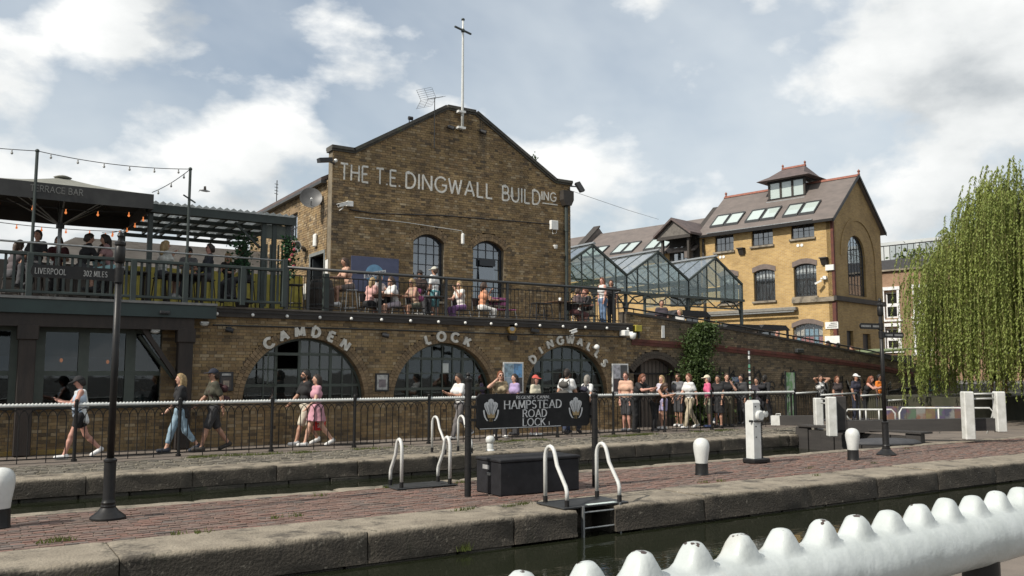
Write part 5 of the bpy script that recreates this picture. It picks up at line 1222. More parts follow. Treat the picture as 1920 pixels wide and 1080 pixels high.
T = thing('ramp_railing', 'plain black spiked railing climbing beside the ramp wall to the willow', 'fence', (33, 20.4, 0))
for k in range(5):
    t0, t1 = k/5, (k+1)/5; ua, ub = 1664+112*t0, 1664+112*t1; va, vb = 734-19*t0, 734-19*t1; xa, za_ = atY(ua, va, 20.35); xb, zb2 = atY(ub, vb, 20.35)
    fence_bay(T, (xa, 20.35), (xb-.02, 20.35), (za_-1.1, zb2-1.1), 1.1, False, 13)
# ------------------------------------------------------------------ foreground handrail
FR = thing('scalloped_handrail', 'chunky white painted handrail with rounded teeth and chipped paint close by', 'handrail', (.9, .57, .45))
rz_ = 1.511; pit = .0650; RD0 = Vector((.380, .572)); RDIR = Vector((.99834, .05755)); RNRM = Vector((-.05755, .99834))
vs = []; fs = []; kx = 14; n_t = 46; nx = n_t*kx; mr_ = 84; rt_ = random.Random(14); tooth = [(rt_.uniform(.93, 1.05), rt_.uniform(-.03, .03), rt_.uniform(.05, .085)) for _ in range(n_t+2)]
for i in range(nx+1):
    q = -16+n_t*i/nx; ph = q-math.floor(q+.5); tt = tooth[int(math.floor(q+.5))+16]; q_ = max(0, abs(ph-tt[1])-tt[2]); pr_ = tt[0]*math.exp(-(q_/.145)**2)      # flat-topped tooth
    for j in range(mr_):
        a = 2*math.pi*j/mr_; s_ = math.sin(a); w_ = max(0, (s_-.885)/.115)**.55; w_ = w_*w_*(3-2*w_)
        r_ = .0340+.0004*math.sin(q*2.3+3*a); yy, zz_ = r_*math.cos(a), r_*s_
        if w_ > 0: zz_ += .0215*pr_*w_
        p_ = RD0+RDIR*(q*pit)+RNRM*yy; vs.append((p_.x, p_.y, rz_+zz_))
for i in range(nx):
    for j in range(mr_): fs.append((i*mr_+j, (i+1)*mr_+j, (i+1)*mr_+(j+1) % mr_, i*mr_+(j+1) % mr_))
b = MB(); b.add(vs, fs)
chip_w = mat('thick_white_rail_paint', (.46, .49, .485), .34, (.38, .41, .40), 18, bump=.12, bscale=45, spots=[((.36, .35, .31), 9, .60, .76), ((.10, .07, .05), 30, .735, .755)])
def add_chips(m_):
    t = m_.node_tree; L = t.links.new; bs = t.nodes['Principled BSDF']; src = bs.inputs['Base Color'].links[0].from_socket
    tcn = t.nodes.new('ShaderNodeTexCoord'); sp_ = t.nodes.new('ShaderNodeSeparateXYZ'); L(tcn.outputs['Object'], sp_.inputs[0])
    mr = t.nodes.new('ShaderNodeMapRange'); mr.inputs[1].default_value = rz_+.037-.45; mr.inputs[2].default_value = rz_+.0555-.45; L(sp_.outputs[2], mr.inputs[0])
    nz = t.nodes.new('ShaderNodeTexNoise'); nz.inputs['Scale'].default_value = 62; nz.inputs['Detail'].default_value = 3; L(tcn.outputs['Object'], nz.inputs['Vector'])
    mu = t.nodes.new('ShaderNodeMath'); mu.operation = 'MULTIPLY'; L(mr.outputs[0], mu.inputs[0]); L(nz.outputs[0], mu.inputs[1])
    m2 = t.nodes.new('ShaderNodeMapRange'); m2.inputs[1].default_value = .53; m2.inputs[2].default_value = .545; L(mu.outputs[0], m2.inputs[0])
    mx = t.nodes.new('ShaderNodeMix'); mx.data_type = 'RGBA'; mx.inputs[7].default_value = (.045, .028, .022, 1); L(m2.outputs[0], mx.inputs[0]); L(src, mx.inputs[6]); L(mx.outputs[2], bs.inputs['Base Color'])
add_chips(chip_w)
part(FR, 'rail', b, chip_w, True)
for q in (11.2, -12):
    p_ = RD0+RDIR*(q*pit); part(FR, 'post', MB().cyl((p_.x, p_.y, .35), (p_.x, p_.y, rz_-.022), .022, n=14), black_paint, 'auto')
# ------------------------------------------------------------------ things on the island
def bollard_mesh():
    m = MB(); m.lathe([(.125, 0), (.118, .02), (.112, .20), (.112, .205)], (0, 0, 0), 24); a = mesh_of(m, black_paint, 'auto')
    m = MB(); m.lathe([(.108, .205), (.110, .212), (.118, .30), (.138, .42), (.146, .50), (.140, .565), (.115, .615), (.075, .645), (.03, .658), (.0, .66)], (0, 0, 0), 24); c = mesh_of(m, white_paint, True)
    a.name = 'base'; c.name = 'head'; return a, c
ba, bh = bollard_mesh()
def bollard(p, label, s_=1.0):
    T = thing('mooring_bollard', label, 'bollard', (p[0], p[1], p[2] if len(p) > 2 else 0), 'black and white mooring bollards'); o = share(T, 'base', ba, ORG[T.name]); h = share(T, 'head', bh, ORG[T.name]); T.scale = (s_, s_, s_); T.rotation_euler = (0, 0, jig(3)); return T
bollard(gnd(1316, 890), 'white headed bollard on the paving beside the paddle gear post', .94)
bollard(gnd(1600, 862), 'white headed bollard beside the right hand fingerpost near the gates', .95)
bollard(gnd(-3, 988), 'white headed bollard left of the LIVERPOOL fingerpost', 1.0)
g = gnd(919, 845); T = thing('quay_bollard', 'small squat white bollard on the setts across the lock', 'bollard', (g.x, g.y, 0)); part(T, 'stem', MB().lathe([(.10, 0), (.095, .02), (.075, .04), (.075, .14), (.068, .16)], (g.x, g.y, 0), 16), white_paint, 'auto'); part(T, 'head', MB().lathe([(.066, .16), (.098, .20), (.105, .25), (.085, .31), (.04, .33), (0, .335)], (g.x, g.y, 0), 16), white_paint, True)
# fingerposts
sign_grey = mat('faded_white_lettering', (.36, .36, .35), .7, (.26, .26, .25), 30)
def fingerpost(p, h, arms, label):
    T = thing('fingerpost', label, 'fingerpost', (p[0], p[1], 0)); x, y = p[0], p[1]
    part(T, 'base', MB().lathe([(.20, 0), (.20, .02), (.185, .035), (.12, .085), (.085, .13), (.088, .15), (.075, .16), (.075, .17), (.082, .19), (.072, .21), (.068, .23), (.068, .66), (.076, .67), (.076, .69), (.050, .71)], (x, y, 0), 24), black_paint, 'auto')
    part(T, 'shaft', MB().tube([(x, y, .70), (x, y, h-.30)], [.041, .040], 16), black_paint, True)
    part(T, 'cap', MB().lathe([(.050, h-.30), (.062, h-.28), (.062, h-.12), (.050, h-.10), (.066, h-.08), (.066, h-.05), (.035, h-.03), (.028, h), (.042, h+.03), (.028, h+.07), (0, h+.09)], (x, y, 0), 16), black_paint, 'auto')
    for z, ang, L, hh, txt in arms:
        M_ = Matrix.Translation((x, y, z)) @ Matrix.Rotation(R(ang), 4, 'Z'); b = MB()
        pl = [(0.04, -hh/2), (L-.04, -hh/2), (L-.012, -hh*.3), (L, 0), (L-.012, hh*.3), (L-.04, hh/2), (.04, hh/2)]; b.prism(pl, -.012, .012, 'y'); b.xf(M_)
        arm = part(T, 'finger_arm', b, black_paint); 
        part(T, 'collar', MB().cyl((x, y, z-hh*.6), (x, y, z+hh*.6), .056, n=16), black_paint, 'auto')
        for tx, a0, a1 in txt:
            # lettering on the side facing the quay camera
            flip = abs((ang+180) % 360 - 180) > 90
            def mpx(xx, yy, zz2, M_=M_, L=L, flip=flip):
                q = Vector((xx, yy-.0125, zz2)) if not flip else Vector((L-xx+.04, -yy+.0125, zz2)); w2 = M_ @ q; return tuple(w2)
            if tx: letters(T, tx, .04+a0*(L-.04), .04+a1*(L-.04), -hh*.22, hh*.43, mpx, sign_grey, .17, .001, serif=.07, gap=.16, nm='lettering', joined=True, thin=.10)
            else:
                b = MB(); q_ = a0
                while q_ < a1:                       # weathered words, too worn to read
                    w2 = .02+.02*((q_*53) % 1); p_ = [mpx(.04+(q_+e_)*(L-.04), -.001, z_) for e_, z_ in ((0, -hh*.18), (w2, -hh*.18), (w2, hh*.16), (0, hh*.18))]; b.quad(*p_); q_ += w2+.018
                part(T, 'worn_lettering', b, sign_grey)
LP = gnd(202, 972); zc = atY(130, 511, LP.y)[1]
Lx = uX(57, LP.y, 505)-LP.x
fingerpost(LP, atY(214, 437, LP.y)[1]-.06, [(zc, 180, abs(Lx), .15, [('LIVERPOOL', .05, .41), ('302 MILES', .61, .90)])], 'black cast iron fingerpost with an arm reading LIVERPOOL 302 MILES')
RP = gnd(1662, 853); za1 = atY(1627, 611, RP.y)[1]; za2 = atY(1680, 629, RP.y)[1]
fingerpost(RP, atY(1651, 562, RP.y)[1]-.05, [(za1, 172, .62, .125, [('', .06, .5), ('', .64, .94)]), (za2, -12, .62, .12, [('', .12, .42), ('', .55, .9)])], 'black fingerpost with two arms beside the lock gates')
# lock name board
SB = thing('lock_name_board', 'black board lettered HAMPSTEAD ROAD LOCK with silver feathers on two posts', 'sign', (7.1, 10.5, 0))
P1, P2 = gnd(877, 931), gnd(1116, 912); by = (P1.y+P2.y)/2
for P, u, vt in ((P1, 875, 716), (P2, 1114, 745)):
    zt_ = atY(u, vt, P.y)[1]; part(SB, 'post', MB().cyl((P.x, P.y, 0), (P.x, P.y, zt_), .047, n=16), black_paint, 'auto')
    part(SB, 'post_cap', MB().lathe([(.052, 0), (.058, .02), (.058, .045), (.03, .06), (.022, .08), (.034, .105), (.02, .13), (0, .14)], (P.x, P.y, zt_), 14), black_paint, 'auto')
    for q in range(4): part(SB, 'band', MB().cyl((P.x, P.y, zt_-.34-.14*q), (P.x, P.y, zt_-.325-.14*q), .053, n=16), black_paint, 'auto')
xa, ztop = atY(893, 739, by); xb, _ = atY(1104, 739, by); zbt = atY(893, 806, by)[1]
cut = .05; b = MB(); b.prism([(xa+cut, zbt), (xb-cut, zbt), (xb, zbt+cut), (xb, ztop-cut), (xb-cut, ztop), (xa+cut, ztop), (xa, ztop-cut), (xa, zbt+cut)], by-.02, by+.02, 'y'); part(SB, 'board', b, mat('black_enamel_board', (.010, .010, .011), .55, (.016, .016, .017), 8, spec=.2))
for P, x2 in ((P1, xa), (P2, xb)): part(SB, 'bracket', MB().box(min(P.x, x2), max(P.x, x2)+.001, by-.012, by+.012, zbt+.12, zbt+.16).box(min(P.x, x2), max(P.x, x2)+.001, by-.012, by+.012, ztop-.2, ztop-.16), black_paint)
silver = mat('silver_sign_paint', (.50, .51, .52), .5, (.36, .37, .38), 20); H_ = ztop-zbt; Wd = xb-xa; cxb = (xa+xb)/2
mps = lambda x, y, z: (x, by-.0205+y, z)
letters(SB, "REGENT'S CANAL", cxb-.17*Wd, cxb+.13*Wd, zbt+.845*H_, .085*H_, mps, silver, .15, .001, serif=.06, gap=.14, nm='lettering', thin=.08, joined=True)
letters(SB, 'HAMPSTEAD', cxb-.275*Wd, cxb+.235*Wd, zbt+.565*H_, .23*H_, mps, silver, .15, .001, serif=.06, gap=.10, thin=.09)
letters(SB, 'ROAD', cxb-.115*Wd, cxb+.10*Wd, zbt+.315*H_, .21*H_, mps, silver, .15, .001, serif=.06, gap=.10, thin=.09)
letters(SB, 'LOCK', cxb-.115*Wd, cxb+.085*Wd, zbt+.06*H_, .21*H_, mps, silver, .15, .001, serif=.06, gap=.10, thin=.09)
letters(SB, '1', cxb+.115*Wd, cxb+.125*Wd, zbt+.06*H_, .10*H_, mps, silver, .18, .001, gap=.1, fit=False)
part(SB, 'painted_line', MB().box(xa+.05, xb-.55, by-.0215, by-.0203, zbt+.006, zbt+.016), silver)
gold = mat('gold_sign_paint', (.30, .22, .11), .5)
def plume(cx, cz, s_):
    b = MB(); e = 0
    for off, tilt, hh in ((0, 0, 1.0), (-.24, 16, .84), (.24, -16, .84)):            # three curling feathers
        e += .0008; pl = [(-.07, 0), (-.15, .45), (-.20, .75), (-.16, .93), (0, 1.0), (.16, .93), (.20, .75), (.15, .45), (.07, 0)]
        M_ = Matrix.Translation((cx+off*s_*.35, 0, cz)) @ Matrix.Rotation(R(-tilt), 4, 'Y')
        q = [M_ @ Vector((p[0]*s_, 0, p[1]*s_*hh)) for p in pl]; b.add([(p.x, by-.022-e, p.z) for p in q], [tuple(range(len(q)))])
    part(SB, 'feathers', b, silver)
    b = MB(); e = 0
    for off, tilt, hh in ((0, 0, 1.0), (-.24, 16, .84), (.24, -16, .84)):
        M_ = Matrix.Translation((cx+off*s_*.35, 0, cz)) @ Matrix.Rotation(R(-tilt), 4, 'Y'); e += .0008
        for dx in (-.07, .07):
            q = [M_ @ Vector((p[0]*s_, 0, p[1]*s_*hh)) for p in ((dx*.4-.008, .05), (dx*1.4-.012, .78), (dx*1.4+.012, .78), (dx*.4+.008, .05))]; b.quad(*[(p.x, by-.026-e, p.z) for p in q])
    part(SB, 'feather_lines', b, black_paint)
    b = MB(); b.prism([(cx-.22*s_, cz-.10*s_), (cx+.22*s_, cz-.10*s_), (cx+.27*s_, cz+.16*s_), (cx+.13*s_, cz+.05*s_), (cx, cz+.17*s_), (cx-.13*s_, cz+.05*s_), (cx-.27*s_, cz+.16*s_)], by-.030, by-.0285, 'y'); part(SB, 'coronet', b, gold)
    b = MB()
    for sg in (-1, 1):
        pts = [(cx+sg*s_*(.22+.26*math.sin(math.pi*t/2)), cz-.26*s_+.62*s_*t**1.3) for t in np.linspace(0, 1, 9)]
        for p, q in zip(pts, pts[1:]): b.quad((p[0]-.05*s_, by-.024, p[1]), (q[0]-.05*s_, by-.024, q[1]), (q[0]+.05*s_, by-.024, q[1]), (p[0]+.05*s_, by-.024, p[1]))
    part(SB, 'ribbon', b, silver); b = MB()
    for k in (-1, 0, 1): b.quad((cx+k*.05*s_-.012, by-.0235, cz-.30*s_), (cx+k*.05*s_+.012, by-.0235, cz-.30*s_), (cx+k*.03*s_+.01, by-.0235, cz-.1*s_), (cx+k*.03*s_-.01, by-.0235, cz-.1*s_))
    part(SB, 'feather_tips', b, gold)
plume(xa+.115*Wd, zbt+.37*H_, .50*H_); plume(xa+.865*Wd, zbt+.37*H_, .50*H_)
# equipment chest
c0, c1_ = gnd(911, 921), gnd(1082, 918); CH = thing('equipment_chest', 'low black metal chest on the island behind the name board', 'chest', (7.2, 10.8, 0))
cx0, cx1, cy0, cy1 = 6.47, 7.86, 10.32, 10.98; ch_m = mat('black_chest_paint', (.014, .014, .016), .6, (.022, .022, .025), 6, bump=.06, spec=.2, spots=[((.06, .055, .05), 5, .64, .74)])
cz1 = atY(943, 862, cy0)[1]
part(CH, 'body', MB().cbox(cx0, cx1, cy0, cy1, .0, cz1-.05, .012), ch_m); part(CH, 'lid', MB().cbox(cx0-.015, cx1+.015, cy0-.015, cy1+.015, cz1-.047, cz1, .012), ch_m)
part(CH, 'label', MB().box(cx0-.003, cx0-.001, cy0+.30, cy0+.48, cz1-.16, cz1-.10), mat('grey_label', (.3, .3, .3), .6)); part(CH, 'hasp', MB().box(cx0-.02, cx0-.001, cy0+.25, cy0+.33, cz1-.24, cz1-.2), metal_grey)
for x in (cx0+.1, cx1-.1): part(CH, 'hinge', MB().cyl((x-.05, cy1+.012, cz1-.05), (x+.05, cy1+.012, cz1-.05), .012, n=8), metal_dark)
# ladders: tall white hoops over a plate, rungs down the wall
hoop_w = mat('white_ladder_paint', (.56, .56, .54), .4, (.46, .46, .44), 9, spots=[((.2, .19, .17), 15, .70, .76)])
def ladder(xa, xb, yb, yf, h, label, toward=-1, plate=True, rungs=True, zb=0, low=.16):
    """hoops rise at yb (land side) and come down sloping to yf (water side)"""
    T = thing('lock_ladder', label, 'ladder', ((xa+xb)/2, (yb+yf)/2, zb))
    for x in (xa, xb):
        d = yf-yb; P = [(yb, .10), (yb, h-.16)]
        for k in range(1, 8):
            a = math.pi*k/8; P.append((yb+d*.24*(1-math.cos(a)), h-.16+.16*math.sin(a)))
        P += [(yb+d*.56, h-.24), (yb+d*.95, .27), (yb+d, .21), (yb+d, .10)]
        part(T, 'hoop', MB().tube([(x, p[0], zb+p[1]) for p in P], .026, 12), hoop_w, True)
        for y in (yb, yf): part(T, 'socket', MB().cyl((x, y, zb), (x, y, zb+.105), .031, n=12), black_paint, 'auto')
    if plate: part(T, 'plate', MB().cbox(xa-.10, xb+.10, min(yb, yf)-.07, max(yb, yf)+.07, zb+.001, zb+.022, .004), metal_dark)
    if rungs:
        yr = yf+toward*.07
        for x in (xa+.20, xb-.06): part(T, 'stile', MB().box(x-.012, x+.012, yr-.025, yr+.025, -.95, zb+.02), metal_grey)
        for z in (-.06, -.26, -.46): part(T, 'rung', MB().cyl((xa+.20, yr, z), (xb-.06, yr, z), .012, n=8), metal_grey)
    return T
T = ladder(6.63, 7.50, 9.45, 8.97, .76, 'white hooped ladder with black plate on the near edge of the island')
part(T, 'warning_strip', MB().box(6.95, 7.42, 8.92, 9.0, .0225, .026), mat('white_warning_strip', (.62, .66, .64), .7, (.35, .45, .42), 30))
ladder(5.64, 6.46, 11.77, 12.16, .73, 'white hooped ladder at the far edge of the island beside the chest', 1, True, True)
ladder(8.80, 9.45, 16.85, 16.25, .78, 'white hooped ladder on the far quay across the lock', -1, False, True)
# paddle gear
PGp = gnd(1414, 868); px_, py_ = PGp.x, PGp.y; zt_ = atY(1412, 750, py_)[1]
T = thing('paddle_gear', 'white iron paddle gear post with black rack on the island edge', 'paddle gear', (px_, py_, 0))
part(T, 'post', MB().prism([(py_-.10, .09), (py_+.10, .09), (py_+.10, zt_-.06), (py_+.04, zt_), (py_-.06, zt_), (py_-.10, zt_-.05)], px_-.10, px_+.10, 'x'), white_paint)
part(T, 'foot', MB().cbox(px_-.17, px_+.30, py_-.15, py_+.15, 0, .09, .02), black_paint)
part(T, 'rack', MB().box(px_+.12, px_+.19, py_-.04, py_+.04, 0, zt_-.12), black_paint)
tm = mesh_of(MB().cbox(0, .035, -.035, .035, -.012, .012, .004), black_paint); tm.name = 'rack_tooth'
for k in range(22): share(T, 'rack_tooth', tm, (px_+.19, py_, .10+k*.043))
part(T, 'gear_case', MB().lathe([(.0, 0), (.085, .0), (.105, .02), (.105, .06), (.08, .08), (0, .08)], (0, 0, 0), 18).xf(Matrix.Translation((px_+.06, py_-.08, zt_-.30)) @ Matrix.Rotation(R(90), 4, 'X')), white_paint, 'auto')
part(T, 'pinion', MB().lathe([(.0, 0), (.065, .0), (.07, .02), (.065, .06), (0, .07)], (0, 0, 0), 14).xf(Matrix.Translation((px_+.24, py_-.06, zt_-.27)) @ Matrix.Rotation(R(90), 4, 'X')), white_paint, 'auto')
part(T, 'spindle', MB().cyl((px_-.16, py_-.05, zt_-.40), (px_+.1, py_-.16, zt_-.40), .022, n=8), metal_dark); part(T, 'pawl', MB().beam((px_+.10, py_-.1, zt_-.08), (px_+.24, py_-.1, zt_-.22), .03, .05, (0, 1, 0)), black_paint)
for z in (zt_-.12, zt_-.5, .5): part(T, 'bolt', MB().cyl((px_-.04, py_-.101, z), (px_-.04, py_-.115, z), .014, n=6), metal_dark)
# ------------------------------------------------------------------ lock gates and their beams
gate_m = mat('tarred_gate_timber', (.022, .020, .019), .75, (.038, .034, .031), 3, stretch=(.3, .3, 2), bump=.25)
gp_w = mat('white_gate_post_paint', (.55, .55, .53), .5, (.43, .43, .40), 6, spots=[((.25, .23, .2), 9, .68, .76)])
G1 = thing('balance_beam', 'long black balance beam of the island side gate between white posts', 'lock gate', (21, 13, 0))
ba_, bb_ = Vector((*[(ray(1558, 800)*1)[k] for k in (0, 1)], 0)), None
def at_t(u, v, t): d = ray(u, v); s_ = t/ (d.x*CF.x+d.y*CF.y+d.z*CF.z); return Vector((d.x*s_, d.y*s_, CAMZ+d.z*s_))
A, B_ = at_t(1560, 800, 22.6), at_t(1884, 795, 21.6)
part(G1, 'beam', MB().beam(A, B_, .30, .31), gate_m)
def gpost(T, u0, u1, vt, vb, t, nm='post', dp=.22):
    a, c, e = at_t(u0, vt, t), at_t(u1, vt, t), at_t((u0+u1)/2, vb, t); wd = (c-a).length; ctr_ = (a+c)/2; h = ctr_.z-e.z
    m = MB(); m.cbox(-wd/2, wd/2, -dp/2, dp/2, -h, 0, .025); m.xf(Matrix.Translation(ctr_) @ Matrix.Rotation(-YAW, 4, 'Z')); return part(T, nm, m, gp_w)
gpost(G1, 1803, 1822, 734, 824, 21.4); gpost(G1, 1863, 1881, 734, 810, 21.6)
for v in (739, 748): part(G1, 'rail', MB().cyl(at_t(1822, v, 21.4), at_t(1864, v-1, 21.6), .022, n=8), gp_w, True)
gpost(G1, 1549, 1566, 744, 818, 22.3); 
part(G1, 'paddle_box', MB().cbox(-.22, .22, -.12, .12, -.45, .45, .02).xf(Matrix.Translation(at_t(1569, 775, 22.5)) @ Matrix.Rotation(-YAW, 4, 'Z')), gate_m)
G2 = thing('balance_beam', 'black balance beam with white tip over the far quay', 'lock gate', (20.7, 17, 0))
A2, B2 = at_t(1447, 788, 25.6), at_t(1532, 788, 25.0)
part(G2, 'beam', MB().beam(A2.lerp(B2, .2), B2, .26, .28), gate_m); part(G2, 'white_tip', MB().beam(A2, A2.lerp(B2, .198), .265, .285), gp_w); gpost(G2, 1526, 1541, 746, 806, 24.3); part(G2, 'handle', MB().tube([A2.lerp(B2, .1)+Vector((0, 0, .14)), A2.lerp(B2, .1)+Vector((0, 0, .19)), A2.lerp(B2, .2)+Vector((0, 0, .19)), A2.lerp(B2, .2)+Vector((0, 0, .14))], .012, 6), gp_w)
for v in (748, 756): part(G2, 'rail', MB().cyl(at_t(1540, v, 24.0), at_t(1552, v, 22.6), .02, n=8), gp_w, True)
# gate leaves down in the lock
GL_ = thing('gate_leaf', 'tarred timber gate leaf closing the end of the far lock', 'lock gate', (20.2, 14.2, -1))
for k in range(9):
    y = ISL_F+.05+k*.42; part(GL_, 'plank', MB().cbox(20.05+.03*(k % 2), 20.25, y, y+.41, -1.5, .15 if k % 4 else .22, .012), gate_m)
part(GL_, 'walkway', MB().box(20.0, 20.5, ISL_F, QUAY_Y, .225, .27), gate_m)
def hooprail(u0, u1, v0, v1, t0, t1, label, mids, round_right=True):
    T = thing('gate_handrail', label, 'handrail', tuple(at_t((u0+u1)/2, v1, t0))); a, c = at_t(u0, v0, t0), at_t(u1, v0, t1); dz = Vector((0, 0, at_t(u0, v1, t0).z-a.z))
    d = (c-a).normalized()*.18; P = [a+dz+(Vector() if round_right else d), a+Vector((0, 0, -.12)), a+d*.4, c-d*.5, c+Vector((0, 0, -.10)), c+dz-(d if round_right else Vector())]
    part(T, 'rail', MB().tube(P, .024, 8), gp_w, True)
    for f in mids: p = a.lerp(c, f); part(T, 'stanchion', MB().cyl(p, p+dz*1.0, .02, n=8), gp_w, True)
hooprail(1584, 1678, 768, 792, 23.2, 23.0, 'short white tubular handrail on the gate beside the fingerpost', (.3, .42, .68), False)
hooprail(1686, 1862, 765, 812, 22.9, 22.5, 'long white tubular handrail with rounded end behind the balance beam', (.42, .76))
# dark rounded pad and kerb by the gates
g = gnd(1660, 832); b = MB(); n = 26; b.lathe([(.95, 0), (.93, .05), (.80, .10), (.4, .13), (0, .135)], (0, 0, 0), n); b.xf(Matrix.Translation((g.x, g.y, 0)) @ Matrix.Rotation(R(-20), 4, 'Z') @ Matrix.Diagonal((1.0, .55, 1, 1)))
one('rubber_pad', 'low dark rounded tarpaulin heap on the ground by the gate', 'mat', b, mat('dark_rubber', (.035, .036, .040), .7, (.05, .05, .054), 3, bump=.3), True)
# bank beyond the gates (the island ground carries on)
b = MB(); b.box(20.6, 60, ISL_F-.01, QUAY_Y+.35, -1.6, -.02); struct('gate_bank', b, path_m)
# weeds and moss along the edges
def tufts(name, label, pts, hgt, m_, nb=26, sp=.05):
    b = MB(); r_ = random.Random(4)
    for p in pts:
        for _ in range(nb):
            x, y = p[0]+r_.gauss(0, sp), p[1]+r_.gauss(0, sp*.5); h = hgt*r_.uniform(.4, 1.2); a = r_.uniform(0, 6.28); lx, ly = math.cos(a)*h*.5, math.sin(a)*h*.5; w_ = .006
            b.add([(x-w_, y, p[2]), (x+w_, y, p[2]), (x+lx, y+ly, p[2]+h)], [(0, 1, 2)])
    o = one(name, label, 'grass', b, m_); o['kind'] = 'stuff'
grass_m = mat('grass_blades', (.13, .16, .03), .8, (.085, .105, .022), 3, trans=.3)
P = []
for u, v in ((120, 1014), (108, 1015), (90, 1018), (330, 1003), (380, 1000), (515, 972), (560, 968), (860, 958), (880, 955), (955, 950), (975, 947), (985, 945), (1350, 903), (1520, 878), (1640, 869), (1530, 892), (1320, 905), (1700, 842), (600, 930), (850, 908), (865, 905), (725, 915)): P.append(tuple(gnd(u, v))[:2]+(0.0,))
tufts('weeds', 'small green weeds growing between bricks and coping on the island', P, .055, grass_m, 22, .05)
P = []
for k in range(230):
    x = 7.6+rnd.random()*12.5
    if math.sin(x*1.7)+.5*math.sin(x*3.1+1) > .1: P.append((x, PATH_Y0-.06+jig(.22), .0))
for k in range(26): P.append((4.6+jig(.5), PATH_Y0+jig(.1), 0)); P.append((5.9+jig(.8), PATH_Y0-.1+jig(.12), 0))
tufts('verge_grass', 'strip of short grass along the foot of the towpath fence', P, .055, grass_m, 16, .10)
P = [tuple(gnd(75, 1055, -.1))[:2]+(-.12,), (1.05, 8.86, -.2), (5.05, 8.84, -.33)]; tufts('wall_weeds', 'weeds hanging from the island coping joints', P, .10, grass_m, 60, .04)

# painted hoarding beyond the lower rails
T = thing('painted_hoarding', 'row of brightly spray painted hoarding panels behind the long gate handrail', 'hoarding', tuple(at_t(1745, 805, 25.5)))
HCOL = [tuple(q*.45+.03 for q in c_) for c_ in [(.10, .06, .17), (.05, .05, .12), (.16, .05, .10), (.30, .12, .05), (.28, .22, .06), (.10, .20, .10), (.34, .34, .30), (.22, .10, .05)]]
for k in range(8):
    a, c = at_t(1664+k*18, 762, 25.8), at_t(1664+k*18+17, 762, 25.8); zb_ = at_t(1700, 806, 25.8).z
    part(T, 'panel', MB().add([(a.x, a.y, zb_), (c.x, c.y, zb_), (c.x, c.y, c.z), (a.x, a.y, a.z), (a.x, a.y+.05, zb_), (c.x, c.y+.05, zb_), (c.x, c.y+.05, c.z), (a.x, a.y+.05, a.z)], [(0,1,2,3),(7,6,5,4),(0,4,5,1),(1,5,6,2),(2,6,7,3),(3,7,4,0)]), mat('hoarding_paint_%d' % k, HCOL[k], .7, HCOL[(k+3) % 8], 2.2, contrast=(.44, .56)))
# ------------------------------------------------------------------ market hall across the yard (turned a little from the quay)
HF = Frame(38.64, 28.41, 11.5)
YC1, YC2, YMO = (.48, .325, .125), (.37, .24, .09), (.46, .37, .24)
yb_y = brickmat('yellow_stock_brick_long_side', YC1, YC2, YMO, 'y', soot=(.70, .66, .60)); yb_x = brickmat('yellow_stock_brick_gable_end', tuple(.75*c for c in YC1), tuple(.75*c for c in YC2), tuple(.6*c for c in YMO), 'x', soot=(.66, .62, .56))  # gable end: the same brick darkened, its shade painted into the colours
HL = thing('market_hall', 'tall yellow brick market hall with slate roof, skylights and rooftop lantern', 'building', (3, 4, 1.25), frame=HF)
HW, HLN, EV, RD = 6.15, 8.25, 10.0, 12.62
def slice_wall(pts, top, bot, holes, put):
    """wall as vertical slices: top(s), bot; holes are (s0, s1, lo, hi(s))"""
    ss = sorted(set(pts))
    for a, c in zip(ss, ss[1:]):
        m_ = (a+c)/2; hs = sorted([h for h in holes if h[0] <= m_ <= h[1]], key=lambda h: h[2]); z0 = (bot, bot)
        for h in hs:
            put(a, c, z0, (h[2], h[2])); z0 = (h[3](a), h[3](c))
        put(a, c, z0, (top(a), top(c)))
def slab_put(b, ax, d0, d1):
    def put(a, c, lo, hi):
        if max(hi[0]-lo[0], hi[1]-lo[1]) < .005: return
        q = [(a, lo[0]), (c, lo[1]), (c, hi[1]), (a, hi[0])]
        b.prism(q, d0, d1, ax)
    return put
UW = [(5.96, 7.22, 8.83, 9.80), (3.47, 4.80, 8.92, 9.84), (1.03, 2.38, 9.06, 9.90)]
LW = [(5.75, 6.95, 5.75, 7.45), (3.42, 4.74, 5.77, 7.56), (.99, 2.30, 5.86, 7.66)]
GWn = [(.75, 2.44, 2.2, 4.40), (3.3, 5.0, 2.2, 4.1), (5.6, 7.2, 2.2, 4.0)]
def seg_fn(y0, y1, zc, rise=.16):
    cx, cz, r, hw = seg_arch(y0, y1, zc-rise, zc); return lambda s: cz+math.sqrt(max(0, r*r-(s-cx)**2))
holes = [(a, c, z0, (lambda s, z1=z1: z1)) for a, c, z0, z1 in UW]+[(a, c, z0, seg_fn(a, c, z1)) for a, c, z0, z1 in LW]+[(a, c, z0, seg_fn(a, c, z1, .22)) for a, c, z0, z1 in GWn]
pts = [0, HLN]+[a+(c-a)*k/8 for a, c, _, _ in UW+LW+GWn for k in range(9)]
b = MB(); slice_wall(pts, lambda s: EV, 1.25, holes, slab_put(b, 'x', 0, .35)); part(HL, 'wall', b, yb_y)
